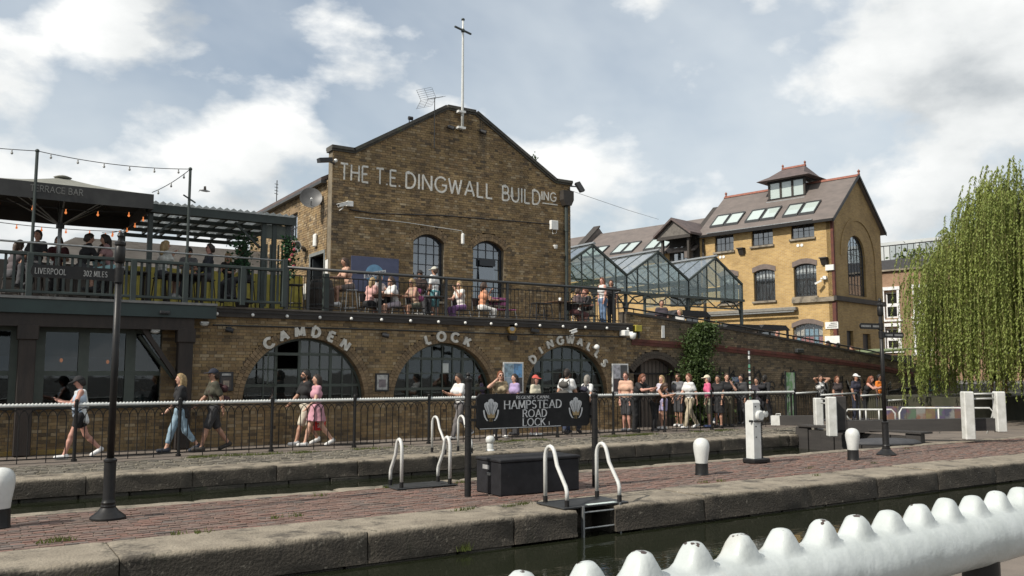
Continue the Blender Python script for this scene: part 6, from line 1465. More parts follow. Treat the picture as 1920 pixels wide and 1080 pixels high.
# gable end with the tall arched window
BW = (1.66, 3.92, 5.95, 8.18); bcx = (BW[0]+BW[1])/2; br = (BW[1]-BW[0])/2
btop = lambda s: BW[3]+math.sqrt(max(0, br*br-(s-bcx)**2))
gtop = lambda s: EV+(RD-EV)*(1-abs(s-HW/2)/(HW/2))
b = MB(); pts = [0, HW/2, HW]+[BW[0]+(BW[1]-BW[0])*k/16 for k in range(17)]+[.9, 5.3, 1.35, 4.8]
gd = [(1.2, 2.0, 1.25, lambda s: 4.0), (3.2, 4.2, 1.25, lambda s: 3.9)]
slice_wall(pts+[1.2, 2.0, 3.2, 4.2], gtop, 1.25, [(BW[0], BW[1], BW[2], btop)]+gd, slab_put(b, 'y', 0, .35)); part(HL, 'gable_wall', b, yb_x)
b = MB(); n = 24                                            # blind arch ring round the window
for k in range(n):
    A, C = math.pi*k/n, math.pi*(k+1)/n; q = [(bcx+.25+r_*math.cos(t), 8.05+r_*math.sin(t)) for r_, t in ((2.1, A), (2.28, A), (2.28, C), (2.1, C))]; b.prism(q, -.05, .0, 'y')
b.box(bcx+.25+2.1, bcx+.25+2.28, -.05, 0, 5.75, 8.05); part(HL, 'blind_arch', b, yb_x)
part(HL, 'string_course', MB().box(-.14, HW+.1, -.14, -.001, 5.55, 5.80), edge_m); part(HL, 'string_course', MB().box(-.14, -.001, .0, 2.4, 5.52, 5.76), stone_cop)
part(HL, 'quoin', MB().box(-.03, .16, -.03, .16, 1.25, 5.5), red_m); part(HL, 'quoin', MB().box(-.02, .12, -.02, .12, 5.82, EV-.05), red_m)
part(HL, 'rear_wall', MB().box(HW-.35, HW, .36, HLN, 1.25, EV), yb_y)
roof_m = mat('purple_grey_slates', (.145, .120, .108), .7, (.108, .091, .083), 1.6, bump=.4, bscale=16, stretch=(1, 1, 3))
def roof_plane(T, x0, z0, x1, z1, y0, y1, th=.12, nm='roof', m_=None):
    b = MB(); b.add([(x0,y0,z0),(x1,y0,z1),(x1,y1,z1),(x0,y1,z0),(x0,y0,z0+th),(x1,y0,z1+th),(x1,y1,z1+th),(x0,y1,z0+th)], [(0,1,2,3),(7,6,5,4),(0,4,5,1),(1,5,6,2),(2,6,7,3),(3,7,4,0)]); return part(T, nm, b, m_ or roof_m)
sl_ = (RD-EV)/(HW/2)
R1 = roof_plane(HL, -.30, EV-.26, HW/2, RD, -.18, HLN+.1); roof_plane(HL, HW/2, RD, HW+.3, EV-.26, -.18, HLN+.1)
part(HL, 'gutter', MB().box(-.42, -.28, -.2, HLN, EV-.26, EV-.12), black_paint)
terra = mat('terracotta_ridge', (.25, .095, .065), .8)
part(HL, 'ridge_tiles', MB().prism([(HW/2-.14, RD+.05), (HW/2, RD+.20), (HW/2+.14, RD+.05)], -.2, HLN+.1, 'y'), terra)
for y in (-.2, HLN+.0): part(HL, 'finial', MB().lathe([(.08, 0), (.05, .12), (.09, .2), (0, .32)], (HW/2, y, RD+.15), 8), terra)
for q in ((-.34, EV-.22, HW/2, RD+.1), (HW/2, RD+.1, HW+.34, EV-.22)): part(HL, 'verge_board', MB().add([(q[0],-.24,q[1]-.08),(q[2],-.24,q[3]-.08),(q[2],-.24,q[3]+.10),(q[0],-.24,q[1]+.10),(q[0],-.185,q[1]-.08),(q[2],-.185,q[3]-.08),(q[2],-.185,q[3]+.10),(q[0],-.185,q[1]+.10)], [(0,1,2,3),(7,6,5,4),(0,4,5,1),(2,6,7,3),(1,5,6,2),(3,7,4,0)]), black_paint)
sky_gl = glassmat('skylight_glass', (.5, .6, .58), .14, opaque=.92, body=(.46, .53, .50), tl=.08)
def skylight(T, y0, y1, x0, x1, zf):
    b = MB(); f = lambda x, h: zf(x)+h
    for (xa, xb, ya, yb) in ((x0, x1, y0, y0+.07), (x0, x1, y1-.07, y1), (x0, x0+.07, y0+.071, y1-.071), (x1-.07, x1, y0+.071, y1-.071)):
        b.add([(xa,ya,f(xa,.08)),(xb,ya,f(xb,.08)),(xb,yb,f(xb,.08)),(xa,yb,f(xa,.08)),(xa,ya,f(xa,.24)),(xb,ya,f(xb,.24)),(xb,yb,f(xb,.24)),(xa,yb,f(xa,.24))], [(0,3,2,1),(4,5,6,7),(0,1,5,4),(1,2,6,5),(2,3,7,6),(3,0,4,7)])
    w_ = part(T, 'skylight', b, metal_dark); b = MB(); b.quad((x0+.06,y0+.06,f(x0+.06,.2)),(x1-.06,y0+.06,f(x1-.06,.2)),(x1-.06,y1-.06,f(x1-.06,.2)),(x0+.06,y1-.06,f(x0+.06,.2))); part(w_, 'pane', b, sky_gl)
zf = lambda x: EV-.26+(RD-EV+.26)*(x+.30)/(HW/2+.30)
for k in range(3):
    y0 = 1.15+k*2.35
    for j in range(2): skylight(HL, y0+j*.98, y0+j*.98+.92, .30, 1.25, zf)
part(HL, 'flashing', MB().box(-.28, -.2, 1.0, 7.6, EV-.04, EV+.0), metal_grey)
frame_d = mat('dark_steel_window', (.022, .022, .024), .45); hall_gl = glassmat('hall_window_glass', (.35, .38, .40), .20, opaque=.6, body=(.055, .06, .062)); blind_w = mat('white_blind', (.55, .56, .56), .8)
def win_x(T, y0, y1, z0, z1, X, ncol, nrow, m_=None, top=None, gl=None, blind=0, sill=True):
    """window in the long side: y across, z up"""
    m_ = m_ or frame_d; b = MB(); t_ = top or (lambda s: z1)
    b.box(X, X+.06, y0, y0+.06, z0, t_(y0+.06)); b.box(X, X+.06, y1-.06, y1, z0, t_(y1-.06)); b.box(X+.001, X+.059, y0+.061, y1-.061, z0, z0+.06)
    n = 8
    for k in range(n):
        a, c = y0+(y1-y0)*k/n, y0+(y1-y0)*(k+1)/n; b.prism([(a, t_(a)-.07), (c, t_(c)-.07), (c, t_(c)+.02), (a, t_(a)+.02)], X+.002, X+.058, 'x')
    w_ = part(T, 'window', b, m_); Ys = [y0+.05+(y1-y0-.1)*k/ncol for k in range(ncol+1)]; Zs = [z0+.05+(z1-z0-.1)*k/nrow for k in range(nrow+1)]
    for k in range(1, ncol): wd = .03 if k*2 == ncol else .011; part(w_, 'mullion', MB().box(X+.01, X+.05, Ys[k]-wd, Ys[k]+wd, z0+.05, t_(Ys[k])-.04), m_)
    for k in range(1, nrow): part(w_, 'transom', MB().box(X+.014, X+.046, y0+.05, y1-.05, Zs[k]-.012, Zs[k]+.012), m_)
    for i in range(ncol):
        for j in range(nrow):
            zt2 = (Zs[j+1], Zs[j+1]) if j < nrow-1 else (t_(Ys[i])-.04, t_(Ys[i+1])-.04)
            b = MB(); b.prism([(Ys[i], Zs[j]), (Ys[i+1], Zs[j]), (Ys[i+1], zt2[1]), (Ys[i], zt2[0])], X+.028, X+.033, 'x'); part(w_, 'pane', b, gl or hall_gl)
    if blind: part(w_, 'blind', MB().box(X+.10, X+.12, y0+.05, y1-.05, z1-blind, z1-.05), blind_w)
    part(w_, 'room_backing', MB().box(X+.34, X+.36, y0-.1, y1+.1, z0-.1, z1+.1), room_dark)
    if sill: part(w_, 'sill', MB().cbox(-.12, X+.02, y0-.08, y1+.08, z0-.12, z0-.005, .01), stone_cop)
    return w_
grey_lint = mat('grey_brick_lintel', (.16, .125, .11), .85, (.12, .095, .085), 6)
clear_gl = glassmat('clear_hall_glass', (.95, .96, .96), .06, opaque=.04, body=(.2, .2, .2))
def lintel(T, y0, y1, fn, h=.28):
    b = MB(); n = 8; a0, a1 = y0-.06, y1+.06
    for k in range(n):
        a, c = a0+(a1-a0)*k/n, a0+(a1-a0)*(k+1)/n; g_ = lambda s: fn(min(max(s, y0), y1)); b.prism([(a, g_(a)), (c, g_(c)), (c, g_(c)+h), (a, g_(a)+h)], -.03, .30, 'x')
    part(T, 'lintel', b, grey_lint)
for a, c, z0, z1 in UW: win_x(HL, a, c, z0, z1, .12, 4, 2)
for k, (a, c, z0, z1) in enumerate(LW): fn = seg_fn(a, c, z1); win_x(HL, a, c, z0, z1, .14, 6 if k else 4, 4, top=fn, gl=clear_gl, blind=.55); lintel(HL, a, c, fn)
for k, (a, c, z0, z1) in enumerate(GWn): 
    fn = seg_fn(a, c, z1, .22); w_ = win_x(HL, a, c, z0, z1, .14, 3, 2, metal_grey if k == 0 else frame_d, top=fn, gl=clear_gl if k == 0 else None, sill=False); lintel(HL, a, c, fn, .25)
    if k == 0:
        rr = random.Random(8); cols = [(.5, .12, .08), (.55, .5, .42), (.45, .2, .3), (.2, .35, .45), (.6, .56, .5), (.35, .1, .1)]
        for i in range(6):
            for j in range(4):
                y = a+.12+i*.26; z = 2.5+j*.42; col = cols[rr.randrange(6)]; part(w_, 'poster', MB().box(.24+rr.uniform(0, .02), .265, y, y+.2, z, z+.34), mat('window_poster_%d' % cols.index(col), col, .6, tuple(q*.4 for q in col), 12))
# arched gable window: grid and curved bars
b = MB(); n = 20
for k in range(n):
    A, C = math.pi*k/n, math.pi*(k+1)/n; q = [(bcx+r_*math.cos(t), BW[3]+r_*math.sin(t)) for r_, t in ((br-.07, A), (br+.01, A), (br+.01, C), (br-.07, C))]; b.prism(q, .12, .18, 'y')
b.box(BW[0], BW[0]+.07, .12, .18, BW[2], BW[3]); b.box(BW[1]-.07, BW[1], .12, .18, BW[2], BW[3]); b.box(BW[0]+.071, BW[1]-.071, .121, .179, BW[2], BW[2]+.07); w_ = part(HL, 'window', b, frame_d)
xs_ = [BW[0]+(BW[1]-BW[0])*k/6 for k in range(7)]; zs_ = [BW[2]+.06+(BW[3]-BW[2])*k/4 for k in range(5)]
for x in xs_[1:6]: part(w_, 'mullion', MB().box(x-.014, x+.014, .13, .17, BW[2], btop(x)-.05), frame_d)
for z in zs_[1:5]: part(w_, 'transom', MB().box(BW[0], BW[1], .134, .166, z-.014, z+.014), frame_d)
for r_ in (.4, .78): part(w_, 'curved_bar', MB().tube([(bcx+r_*math.cos(t), .15, BW[3]+r_*math.sin(t)) for t in np.linspace(0, math.pi, 14)], .014, 5), frame_d)
for i in range(6):
    for j in range(5):
        z0 = zs_[j]; z1 = (zs_[j+1],)*2 if j < 4 else (btop(xs_[i]), btop(xs_[i+1]))
        part(w_, 'pane', MB().prism([(xs_[i], z0), (xs_[i+1], z0), (xs_[i+1], z1[1]), (xs_[i], z1[0])], .148, .153, 'y'), glass_sky)
part(HL, 'room_backing', MB().box(BW[0]-.2, BW[1]+.2, .36, .38, BW[2]-.2, 9.5), room_dark)
for a, c, zt in ((1.2, 2.0, 4.0), (3.2, 4.2, 3.9)): part(HL, 'door', MB().box(a, c, .15, .20, 1.25, zt), frame_d)
# rooftop lantern
CU_ = dict(x0=HW/2-.95, x1=HW/2+.95, y0=2.55, y1=4.75, z0=11.55, z1=12.95)
for x in (CU_['x0'], CU_['x1']):
    for k in range(4): y = CU_['y0']+(CU_['y1']-CU_['y0'])*k/3; part(HL, 'lantern_post', MB().box(x-.06, x+.06, y-.06, y+.06, 11.4, 12.95), edge_m)
    for k in range(3): ya, yb2 = CU_['y0']+(CU_['y1']-CU_['y0'])*k/3+.06, CU_['y0']+(CU_['y1']-CU_['y0'])*(k+1)/3-.06; part(HL, 'lantern_pane', MB().box(x-.012, x+.012, ya, yb2, 11.95, 12.85), sky_gl if x < HW/2 else clear_gl)
    part(HL, 'lantern_sill', MB().box(x-.10, x+.10, CU_['y0']-.1, CU_['y1']+.1, 11.80, 11.94), black_paint); part(HL, 'lantern_head', MB().box(x-.075, x+.075, CU_['y0']-.08, CU_['y1']+.08, 12.86, 12.99), black_paint)
for y in (CU_['y0'], CU_['y1']):
    for k in range(2): xa = CU_['x0']+.07+k*.95; part(HL, 'lantern_pane', MB().box(xa, xa+.82, y-.012, y+.012, 11.95, 12.85), clear_gl)
    part(HL, 'lantern_head', MB().box(CU_['x0']-.07, CU_['x1']+.07, y-.074, y+.074, 12.861, 12.985), black_paint); part(HL, 'lantern_sill', MB().box(CU_['x0']-.09, CU_['x1']+.09, y-.09, y+.09, 11.4, 11.94), black_paint)
part(HL, 'flashing', MB().box(CU_['x0']-.25, CU_['x0']-.12, CU_['y0']-.1, CU_['y1']+.1, 11.62, 11.76), metal_grey)
b = MB(); e0, e1 = .55, .15; zl = 12.98; X0, X1, Y0, Y1 = CU_['x0']-e0, CU_['x1']+e0, CU_['y0']-e0, CU_['y1']+e0; xm = HW/2; zr, zm = 13.85, 13.28
ring = lambda k, z: [(X0+k, Y0+k, z), (X1-k, Y0+k, z), (X1-k, Y1-k, z), (X0+k, Y1-k, z)]
r0, r1 = ring(0, zl), ring(.55, zm); b.add(r0+r1, [(0,1,5,4),(1,2,6,5),(2,3,7,6),(3,0,4,7),(3,2,1,0)])
b.add(r1+[(xm, Y0+.95, zr), (xm, Y1-.95, zr)], [(0,1,4),(1,2,5,4),(2,3,5),(3,0,4,5)]); part(HL, 'lantern_roof', b, slate)
part(HL, 'lantern_ridge', MB().prism([(xm-.1, zr-.03), (xm, zr+.1), (xm+.1, zr-.03)], Y0+.9, Y1-.9, 'y'), terra)
for y in (Y0+.95, Y1-.95): part(HL, 'finial', MB().lathe([(.07, 0), (.05, .1), (.08, .16), (0, .26)], (xm, y, zr+.05), 8), terra)
# fittings on the hall
for y, z in ((5.3, 8.3), (1.35+.0, 7.95)): pass
def onH(name, label, cat, mb, m_, sm=False): return one(name, label, cat, mb, m_, sm, frame=HF)
for u, v, lb in ((1391, 467, 'small hooded brown vent box under the upper hall windows'), (1546, 485, 'small hooded brown vent box near the hall corner')):
    y, z = HF.hy(u, v, -.05); onH('vent_hood', lb, 'vent', MB().prism([(-.30, z), (0, z), (0, z-.34), (-.10, z-.34)], y-.16, y+.16, 'y').box(-.34, 0, y-.2, y+.2, z, z+.06), edge_m)
for u, v, lb in ((1354, 482, 'pair of round wall vents below the first upper hall window'), (1500, 460, 'pair of round wall vents below the upper hall window near the corner')):
    y, z = HF.hy(u, v); b = MB(); b.cyl((-.03, y-.11, z), (0, y-.11, z), .085, n=12); b.cyl((-.03, y+.11, z), (0, y+.11, z), .085, n=12); onH('wall_vents', lb, 'vent', b, plastic_white)
y, z = HF.hy(1556, 502); onH('meter_box', 'white meter box on the hall near its corner', 'box', MB().cbox(-.12, 0, y-.25, y+.2, z-.15, z+.15, .01), plastic_white)
y, z = HF.hy(1545, 525); b = MB(); b.beam((-.3, y, z-.05), (-.45, y+.3, z-.22), .1, .1); b.box(-.3, 0, y-.05, y+.05, z+.02, z+.10); b.box(-.18, 0, y-.2, y-.02, z+.02, z+.2); onH('wall_camera', 'white camera bracket on the hall wall near its corner', 'camera', b, plastic_white)
b = MB(); 
for u, v in ((1560, 610),): 
    y, z = HF.hy(u, v); b.box(-.05, -.002, y-.35, y+.35, z-.18, z+.18)
T = thing('hall_sign', 'white sign board beside the hall ground floor window', 'sign', (-.03, y, z-.18), frame=HF); part(T, 'board', b, plastic_white); b = MB()
for k in range(3): b.box(-.054, -.051, y-.3+.0*k, y+.05+.1*k, z+.09-.1*k, z+.13-.1*k)
part(T, 'printed_lines', b, metal_dark)
y, z = HF.hy(1561, 637); onH('lower_sign', 'plain white panel under the hall sign board', 'sign', MB().box(-.05, -.002, y-.4, y+.4, z-.2, z+.2), plastic_white)
ax0, az0 = HF.hy(1330, 600); ax1, az1 = HF.hy(1498, 572); T = thing('folded_awning', 'long grey folded awning above the hall ground floor', 'awning', (-.2, 5, 5.0), frame=HF)
part(T, 'cassette', MB().cbox(-.30, -.002, 2.1, 8.0, 5.12, 5.32, .03), mat('grey_awning_case', (.20, .19, .17), .6)); part(T, 'front_bar', MB().cbox(-.42, -.31, 2.15, 8.0, 5.02, 5.10, .02), metal_grey)
b = MB(); b.cyl((-.10, 7.95, 1.3), (-.10, 7.95, EV-.3), .07, n=8); onH('hall_downpipe', 'dark downpipe on the hall beside the hoist house', 'pipe', b, edge_m, 'auto')
# hoist house with balcony
HB = thing('hoist_dormer', 'timber gabled hoist house with railed balcony beside the hall', 'building', (-.5, 9.2, 6.5), frame=HF)
hy0, hy1, hx0, hx1 = 8.35, 10.35, -1.1, .2; hzr = 10.9; hze = 10.0
part(HB, 'side_post', MB().box(hx0+.1, hx0+.25, hy0, hy0+.14, 7.2, hze), edge_m); part(HB, 'side_post', MB().box(hx0+.1, hx0+.25, hy1-.14, hy1, 7.2, hze), edge_m)
hm_ = (hy0+hy1)/2; gt = mat('grey_weathered_boards', (.15, .135, .12), .85, (.10, .09, .08), 6)
for (ya, za, yb2, zb2) in ((hy0-.35, hze-.1, hm_, hzr), (hm_, hzr, hy1+.35, hze-.1)):
    b = MB(); b.add([(hx0-.25,ya,za),(hx0-.25,yb2,zb2),(2.2,yb2,zb2),(2.2,ya,za),(hx0-.25,ya,za+.14),(hx0-.25,yb2,zb2+.14),(2.2,yb2,zb2+.14),(2.2,ya,za+.14)], [(0,1,2,3),(7,6,5,4),(0,4,5,1),(1,5,6,2),(2,6,7,3),(3,7,4,0)]); part(HB, 'roof', b, slate)
part(HB, 'gable_boards', MB().prism([(hy0-.2, hze-.05), (hy1+.2, hze-.05), (hm_, hzr-.06)], hx0-.02, hx0+.05, 'x'), gt)
part(HB, 'tie_beam', MB().box(hx0-.08, hx0+.1, hy0-.2, hy1+.2, hze-.25, hze-.06), edge_m)
part(HB, 'recess', MB().box(.0, .1, hy0-.1, hy1+.1, 5.8, hze), room_dark)
for k in range(2): part(HB, 'door', MB().box(-.06, -.01, hy0+.3+k*.75, hy0+.95+k*.75, 7.3, 9.4), glass_sky)
part(HB, 'balcony_floor', MB().box(hx0-.25, 0, hy0-.1, hy1+.1, 7.05, 7.2), edge_m)
b = MB(); 
for z in (7.55, 7.85, 8.2): b.cyl((hx0-.2, hy0-.1, z), (hx0-.2, hy1+.1, z), .02, n=6); b.cyl((hx0-.2, hy0-.1, z), (0, hy0-.1, z), .02, n=6)
part(HB, 'balcony_rail', b, black_paint)
for k in range(6): part(HB, 'balcony_post', MB().cyl((hx0-.2, hy0-.1+k*.44, 7.2), (hx0-.2, hy0-.1+k*.44, 8.2), .018, n=6), black_paint)
# lower wing running back
WG = thing('market_wing', 'long lower market wing with purple grey slate roof and paired skylights', 'building', (3, 15, 1.25), frame=HF)
part(WG, 'wall', MB().box(0.02, .34, HLN+.02, 24, 1.25, 9.25), yb_y); wz0, wz1 = 9.05, 11.5
roof_plane(WG, -.35, wz0, 3.05, wz1, HLN+.11, 24); roof_plane(WG, 3.05, wz1, 6.4, wz0, HLN+.11, 24); part(WG, 'gutter', MB().box(-.46, -.33, 10.4, 24, wz0, wz0+.14), black_paint)
zfw = lambda x: wz0+(wz1-wz0)*(x+.35)/3.4
for y0 in (10.7, 13.4, 16.1): 
    for j in range(2): skylight(WG, y0+j*.95, y0+j*.95+.88, .05, 1.15, zfw)
for y in (8.7, 18.6):
    b = MB(); b.prism([(-.4, wz0+.1), (3.05, wz1+.55), (6.5, wz0+.1), (6.5, wz0-.4), (-.4, wz0-.4)], y, y+.4, 'y'); part(WG, 'parapet_gable', b, roof_m)
    for xa, za, xb, zb2 in ((-.45, wz0+.1, 3.05, wz1+.6),): part(WG, 'parapet_coping', MB().add([(xa,y-.1,za),(xb,y-.1,zb2),(xb,y+.5,zb2),(xa,y+.5,za),(xa,y-.1,za+.12),(xb,y-.1,zb2+.12),(xb,y+.5,zb2+.12),(xa,y+.5,za+.12)], [(0,1,2,3),(7,6,5,4),(0,4,5,1),(1,5,6,2),(2,6,7,3),(3,7,4,0)]), edge_m)
for k in range(3): win_x(WG, 10.8+k*3, 12.4+k*3, 5.9, 7.6, .0, 4, 3, sill=False)
# ------------------------------------------------------------------ glazed market canopy: three gables
steel_g = mat('green_canopy_steel', (.040, .052, .047), .5, (.03, .038, .034), 5)
GC = thing('glass_canopy', 'three bay gabled glass canopy on dark green steel over the yard', 'canopy', (27.5, 32, 1.25))
cy0, cy1 = 30.0, 37.5; V = [21.75, 25.68, 29.6, 33.35]; VZ = 6.22; AZ = 7.46; BZ = 5.46
roof_gl = glassmat('canopy_roof_glass', (.84, .88, .88), .20, opaque=.30, body=(.50, .55, .57))
for k in range(3):
    xa, xb = V[k], V[k+1]; xm = (xa+xb)/2
    for p, q in (((xa, VZ), (xm, AZ)), ((xm, AZ), (xb, VZ))):
        for y in (cy0, cy1): part(GC, 'rafter', MB().beam((p[0], y, p[1]), (q[0], y, q[1]), .09, .12, (0, 1, 0)), steel_g)
        nb = 8
        for j in range(nb):
            ya, yb2 = cy0+(cy1-cy0)*j/nb+.02, cy0+(cy1-cy0)*(j+1)/nb-.02; part(GC, 'roof_pane', MB().quad((p[0], ya, p[1]+.07), (q[0], ya, q[1]+.07), (q[0], yb2, q[1]+.07), (p[0], yb2, p[1]+.07)), roof_gl)
            if j: part(GC, 'glazing_bar', MB().beam((p[0], ya-.02, p[1]+.06), (q[0], ya-.02, q[1]+.06), .04, .07, (0, 1, 0)), steel_g)
    part(GC, 'ridge_cap', MB().prism([(xm-.12, AZ+.06), (xm, AZ+.16), (xm+.12, AZ+.06)], cy0-.1, cy1+.1, 'y'), metal_grey)
    n = 6; xs_ = [xa+(xb-xa)*j/n for j in range(n+1)]; zt_ = lambda x: AZ-(AZ-VZ)*abs(x-xm)/((xb-xa)/2)
    for j in range(n):
        part(GC, 'gable_pane', MB().prism([(xs_[j]+.02, BZ), (xs_[j+1]-.02, BZ), (xs_[j+1]-.02, zt_(xs_[j+1])-.05), (xs_[j]+.02, zt_(xs_[j])-.05)], cy0-.006, cy0+.006, 'y'), glass_clear)
        part(GC, 'glazing_bar', MB().box(xs_[j]-.022, xs_[j]+.022, cy0-.03, cy0+.03, BZ, zt_(xs_[j])-.03), steel_g)
    part(GC, 'end_bar', MB().box(xb-.022, xb+.022, cy0-.028, cy0+.028, BZ, VZ), steel_g)
    for y in (cy0+2.5, cy0+5): 
        part(GC, 'truss_tie', MB().beam((xa, y, VZ), (xb, y, VZ), .06, .08), steel_g)
        for d in (-.9, .9): part(GC, 'truss_web', MB().beam((xm, y, AZ-.05), (xm+d, y, VZ), .05, .05, (0, 1, 0)), steel_g)
part(GC, 'gutter_beam', MB().box(V[0]-.1, V[3]+.1, cy0-.06, cy0+.06, BZ-.12, BZ), steel_g)
for x in V:
    part(GC, 'valley_beam', MB().box(x-.07, x+.07, cy0+.07, cy1, VZ-.2, VZ), steel_g)
    for y in (cy0+.1, cy1-.1): part(GC, 'column', MB().cyl((x, y, 1.25), (x, y, VZ-.2), .09, n=10), steel_g, True)
    for sg in (-1, 1):
        if V[0] < x+sg and x+sg < V[3]: part(GC, 'curved_brace', MB().tube([(x, cy0+.1, 4.3), (x+sg*.15, cy0+.1, 4.9), (x+sg*.5, cy0+.1, 5.25), (x+sg*1.1, cy0+.1, 5.36)], .04, 6), steel_g, True)
for k in range(3):
    xa, xb = V[k], V[k+1]; n = 6
    part(GC, 'lattice_chord', MB().box(xa+.1, xb-.1, cy0+.02, cy0+.08, 4.92, 4.99), steel_g)
    for j in range(n): x0, x1 = xa+.1+(xb-xa-.2)*j/n, xa+.1+(xb-xa-.2)*(j+1)/n; part(GC, 'lattice_bar', MB().beam((x0, cy0+.05, 4.98 if j % 2 else BZ-.12), (x1, cy0+.05, BZ-.12 if j % 2 else 4.98), .04, .04, (0, 1, 0)), steel_g)
# side glazing towards the hall
for j in range(8): ya, yb2 = cy0+(cy1-cy0)*j/8+.03, cy0+(cy1-cy0)*(j+1)/8-.03; part(GC, 'side_pane', MB().box(V[3]-.006, V[3]+.006, ya, yb2, BZ, VZ-.2), glass_clear)
# market stalls behind the ramp wall
def stall(u0, u1, v, Y, label, col=(.02, .02, .022)):
    xa, z = atY(u0, v, Y); xb, _ = atY(u1, v, Y); T = thing('market_stall', label, 'stall', ((xa+xb)/2, Y, 1.25)); cm = mat('stall_roof_%d' % int(u0), col, .7)
    part(T, 'roof', MB().prism([(xa, z-.10), (xb, z-.10), (xb-.3, z+.12), (xa+.3, z+.12)], Y, Y+1.8, 'y'), cm); 
    for x in (xa+.1, xb-.1): part(T, 'post', MB().box(x-.04, x+.04, Y+.05, Y+.13, 1.25, z-.1), metal_dark)
    part(T, 'counter', MB().cbox(xa+.2, xb-.2, Y+.2, Y+.9, 1.25, 2.2, .02), dark_timber)
    part(T, 'menu_board', MB().box((xa+xb)/2-.3, (xa+xb)/2+.3, Y+.02, Y+.05, z-.75, z-.2), mat('menu_grey', (.30, .31, .32), .7))
    part(T, 'light_bar', MB().box(xa+.3, xb-.3, Y+.9, Y+.94, z-.6, z-.56), mat('warm_stall_lights', (.8, .6, .3), .5, emit=(1, .6, .2, 2.5)))
    return T
stall(1358, 1432, 612, 24.3, 'black roofed market stall behind the ramp wall beside the hall'); stall(1425, 1482, 613, 25.5, 'smaller black roofed stall tucked against the market hall'); stall(1262, 1335, 586, 23.8, 'dark roofed stall behind the climber topped wall')
x, z = atY(1690, 660, 24.0); T = thing('yard_kiosk', 'low kiosk with sloping pale green roof behind the ramp wall', 'stall', (x, 24, 0)); xa, xb = uX(1612, 24, 655), uX(1708, 24, 655); zk = atY(1660, 655, 24)[1]
part(T, 'roof', MB().prism([(xa, zk-.25), (xb, zk+.02), (xb, zk+.10), (xa, zk-.17)], 23.6, 26, 'y'), mat('pale_green_felt', (.16, .20, .10), .8)); part(T, 'wall', MB().box(xa+.1, xb-.1, 23.9, 25.8, -1, zk-.26), dark_timber)
# ------------------------------------------------------------------ brick house at the far right, its roof terrace, a pale terrace behind the willow
p0 = at_t(1655, 600, 62); HF2 = Frame(p0.x, p0.y, 11.5)
HS = thing('brown_brick_house', 'brown brick house with white framed sash windows behind the willow', 'building', (3, -6, 0), frame=HF2)
zpt = HF2.hy(1700, 503)[1]
hw_b = brickmat('pinkish_house_brick', (.30, .185, .115), (.25, .15, .09), (.30, .23, .17), 'y', soot=(.7, .68, .66))
def pxwin(u0, v0, u1, v1): a = HF2.hy(u0, v0); c = HF2.hy(u1, v1); return (min(a[0], c[0]), max(a[0], c[0]), min(a[1], c[1]), max(a[1], c[1]))
WN = [pxwin(1658, 548, 1684, 596), pxwin(1716, 543, 1740, 590), pxwin(1660, 616, 1687, 655), pxwin(1718, 612, 1748, 660)]
WN += [(w0-5.4, w1-5.4, z0, z1) for w0, w1, z0, z1 in WN[1::2]]
hol = [(w0, w1, z0, (lambda s, z1=z1: z1)) for w0, w1, z0, z1 in WN]
b = MB(); slice_wall([2.0, -16]+[q for w_ in WN for q in w_[:2]], lambda s: zpt, -.5, hol, slab_put(b, 'x', 0, .35)); part(HS, 'wall', b, hw_b)
part(HS, 'side_wall', MB().box(.36, 9, 1.65, 2.0, -.5, zpt), hw_b); part(HS, 'roof', MB().box(.0, 9, -16, 2.0, zpt-.2, zpt-.05), edge_m)
part(HS, 'parapet', MB().box(-.15, .3, -16, 2.1, zpt+.001, zpt+.7), mat('dark_parapet', (.05, .05, .055), .7)); part(HS, 'cornice', MB().box(-.2, 0, -16, 2.1, zpt-.12, zpt-.001), stone_cop)
wht = mat('white_sash_paint', (.74, .74, .74), .5)
for w0, w1, z0, z1 in WN:
    f_ = MB(); f_.box(-.08, .1, w0-.17, w0, z0-.1, z1+.12); f_.box(-.08, .1, w1, w1+.17, z0-.1, z1+.12); f_.box(-.12, .1, w0-.22, w1+.22, z1+.121, z1+.36); f_.box(-.14, .1, w0-.32, w1+.32, z0-.24, z0-.101)
    w_ = part(HS, 'window', f_, wht); zmid = (z0+z1)/2
    for za, zb2, X in ((z0, zmid, .16), (zmid, z1, .20)):
        b = MB(); b.box(X, X+.04, w0, w0+.12, za, zb2); b.box(X, X+.04, w1-.12, w1, za, zb2); b.box(X+.001, X+.039, w0+.121, w1-.121, za, za+.12); b.box(X+.001, X+.039, w0+.121, w1-.121, zb2-.12, zb2); part(w_, 'sash', b, wht)
        part(w_, 'pane', MB().box(X+.015, X+.02, w0+.1, w1-.1, za+.1, zb2-.1), hall_gl)
    part(w_, 'room_backing', MB().box(.36, .38, w0-.1, w1+.1, z0-.1, z1+.1), room_dark)
b = MB()
for k in range(40): b.cyl((0, 1.8-k*.42, zpt+.7), (0, 1.8-k*.42, zpt+1.75), .025, n=5)
b.cyl((0, 1.9, zpt+1.75), (0, -15, zpt+1.75), .04, n=6); part(HS, 'roof_railing', b, black_paint)
part(HS, 'penthouse', MB().box(3.2, 8, -15, 1.2, zpt, zpt+2.5), mat('pale_penthouse', (.48, .50, .50), .4, (.40, .42, .42), .7))
for k in range(7): part(HS, 'penthouse_pane', MB().box(3.16, 3.19, -14+k*2.1, -12.1+k*2.1, zpt+.4, zpt+2.2), clear_gl)
part(HS, 'planter', MB().cbox(.6, 1.0, -6.5, -4.2, zpt, zpt+1.5, .05), mat('terracotta_planter', (.32, .11, .07), .8))
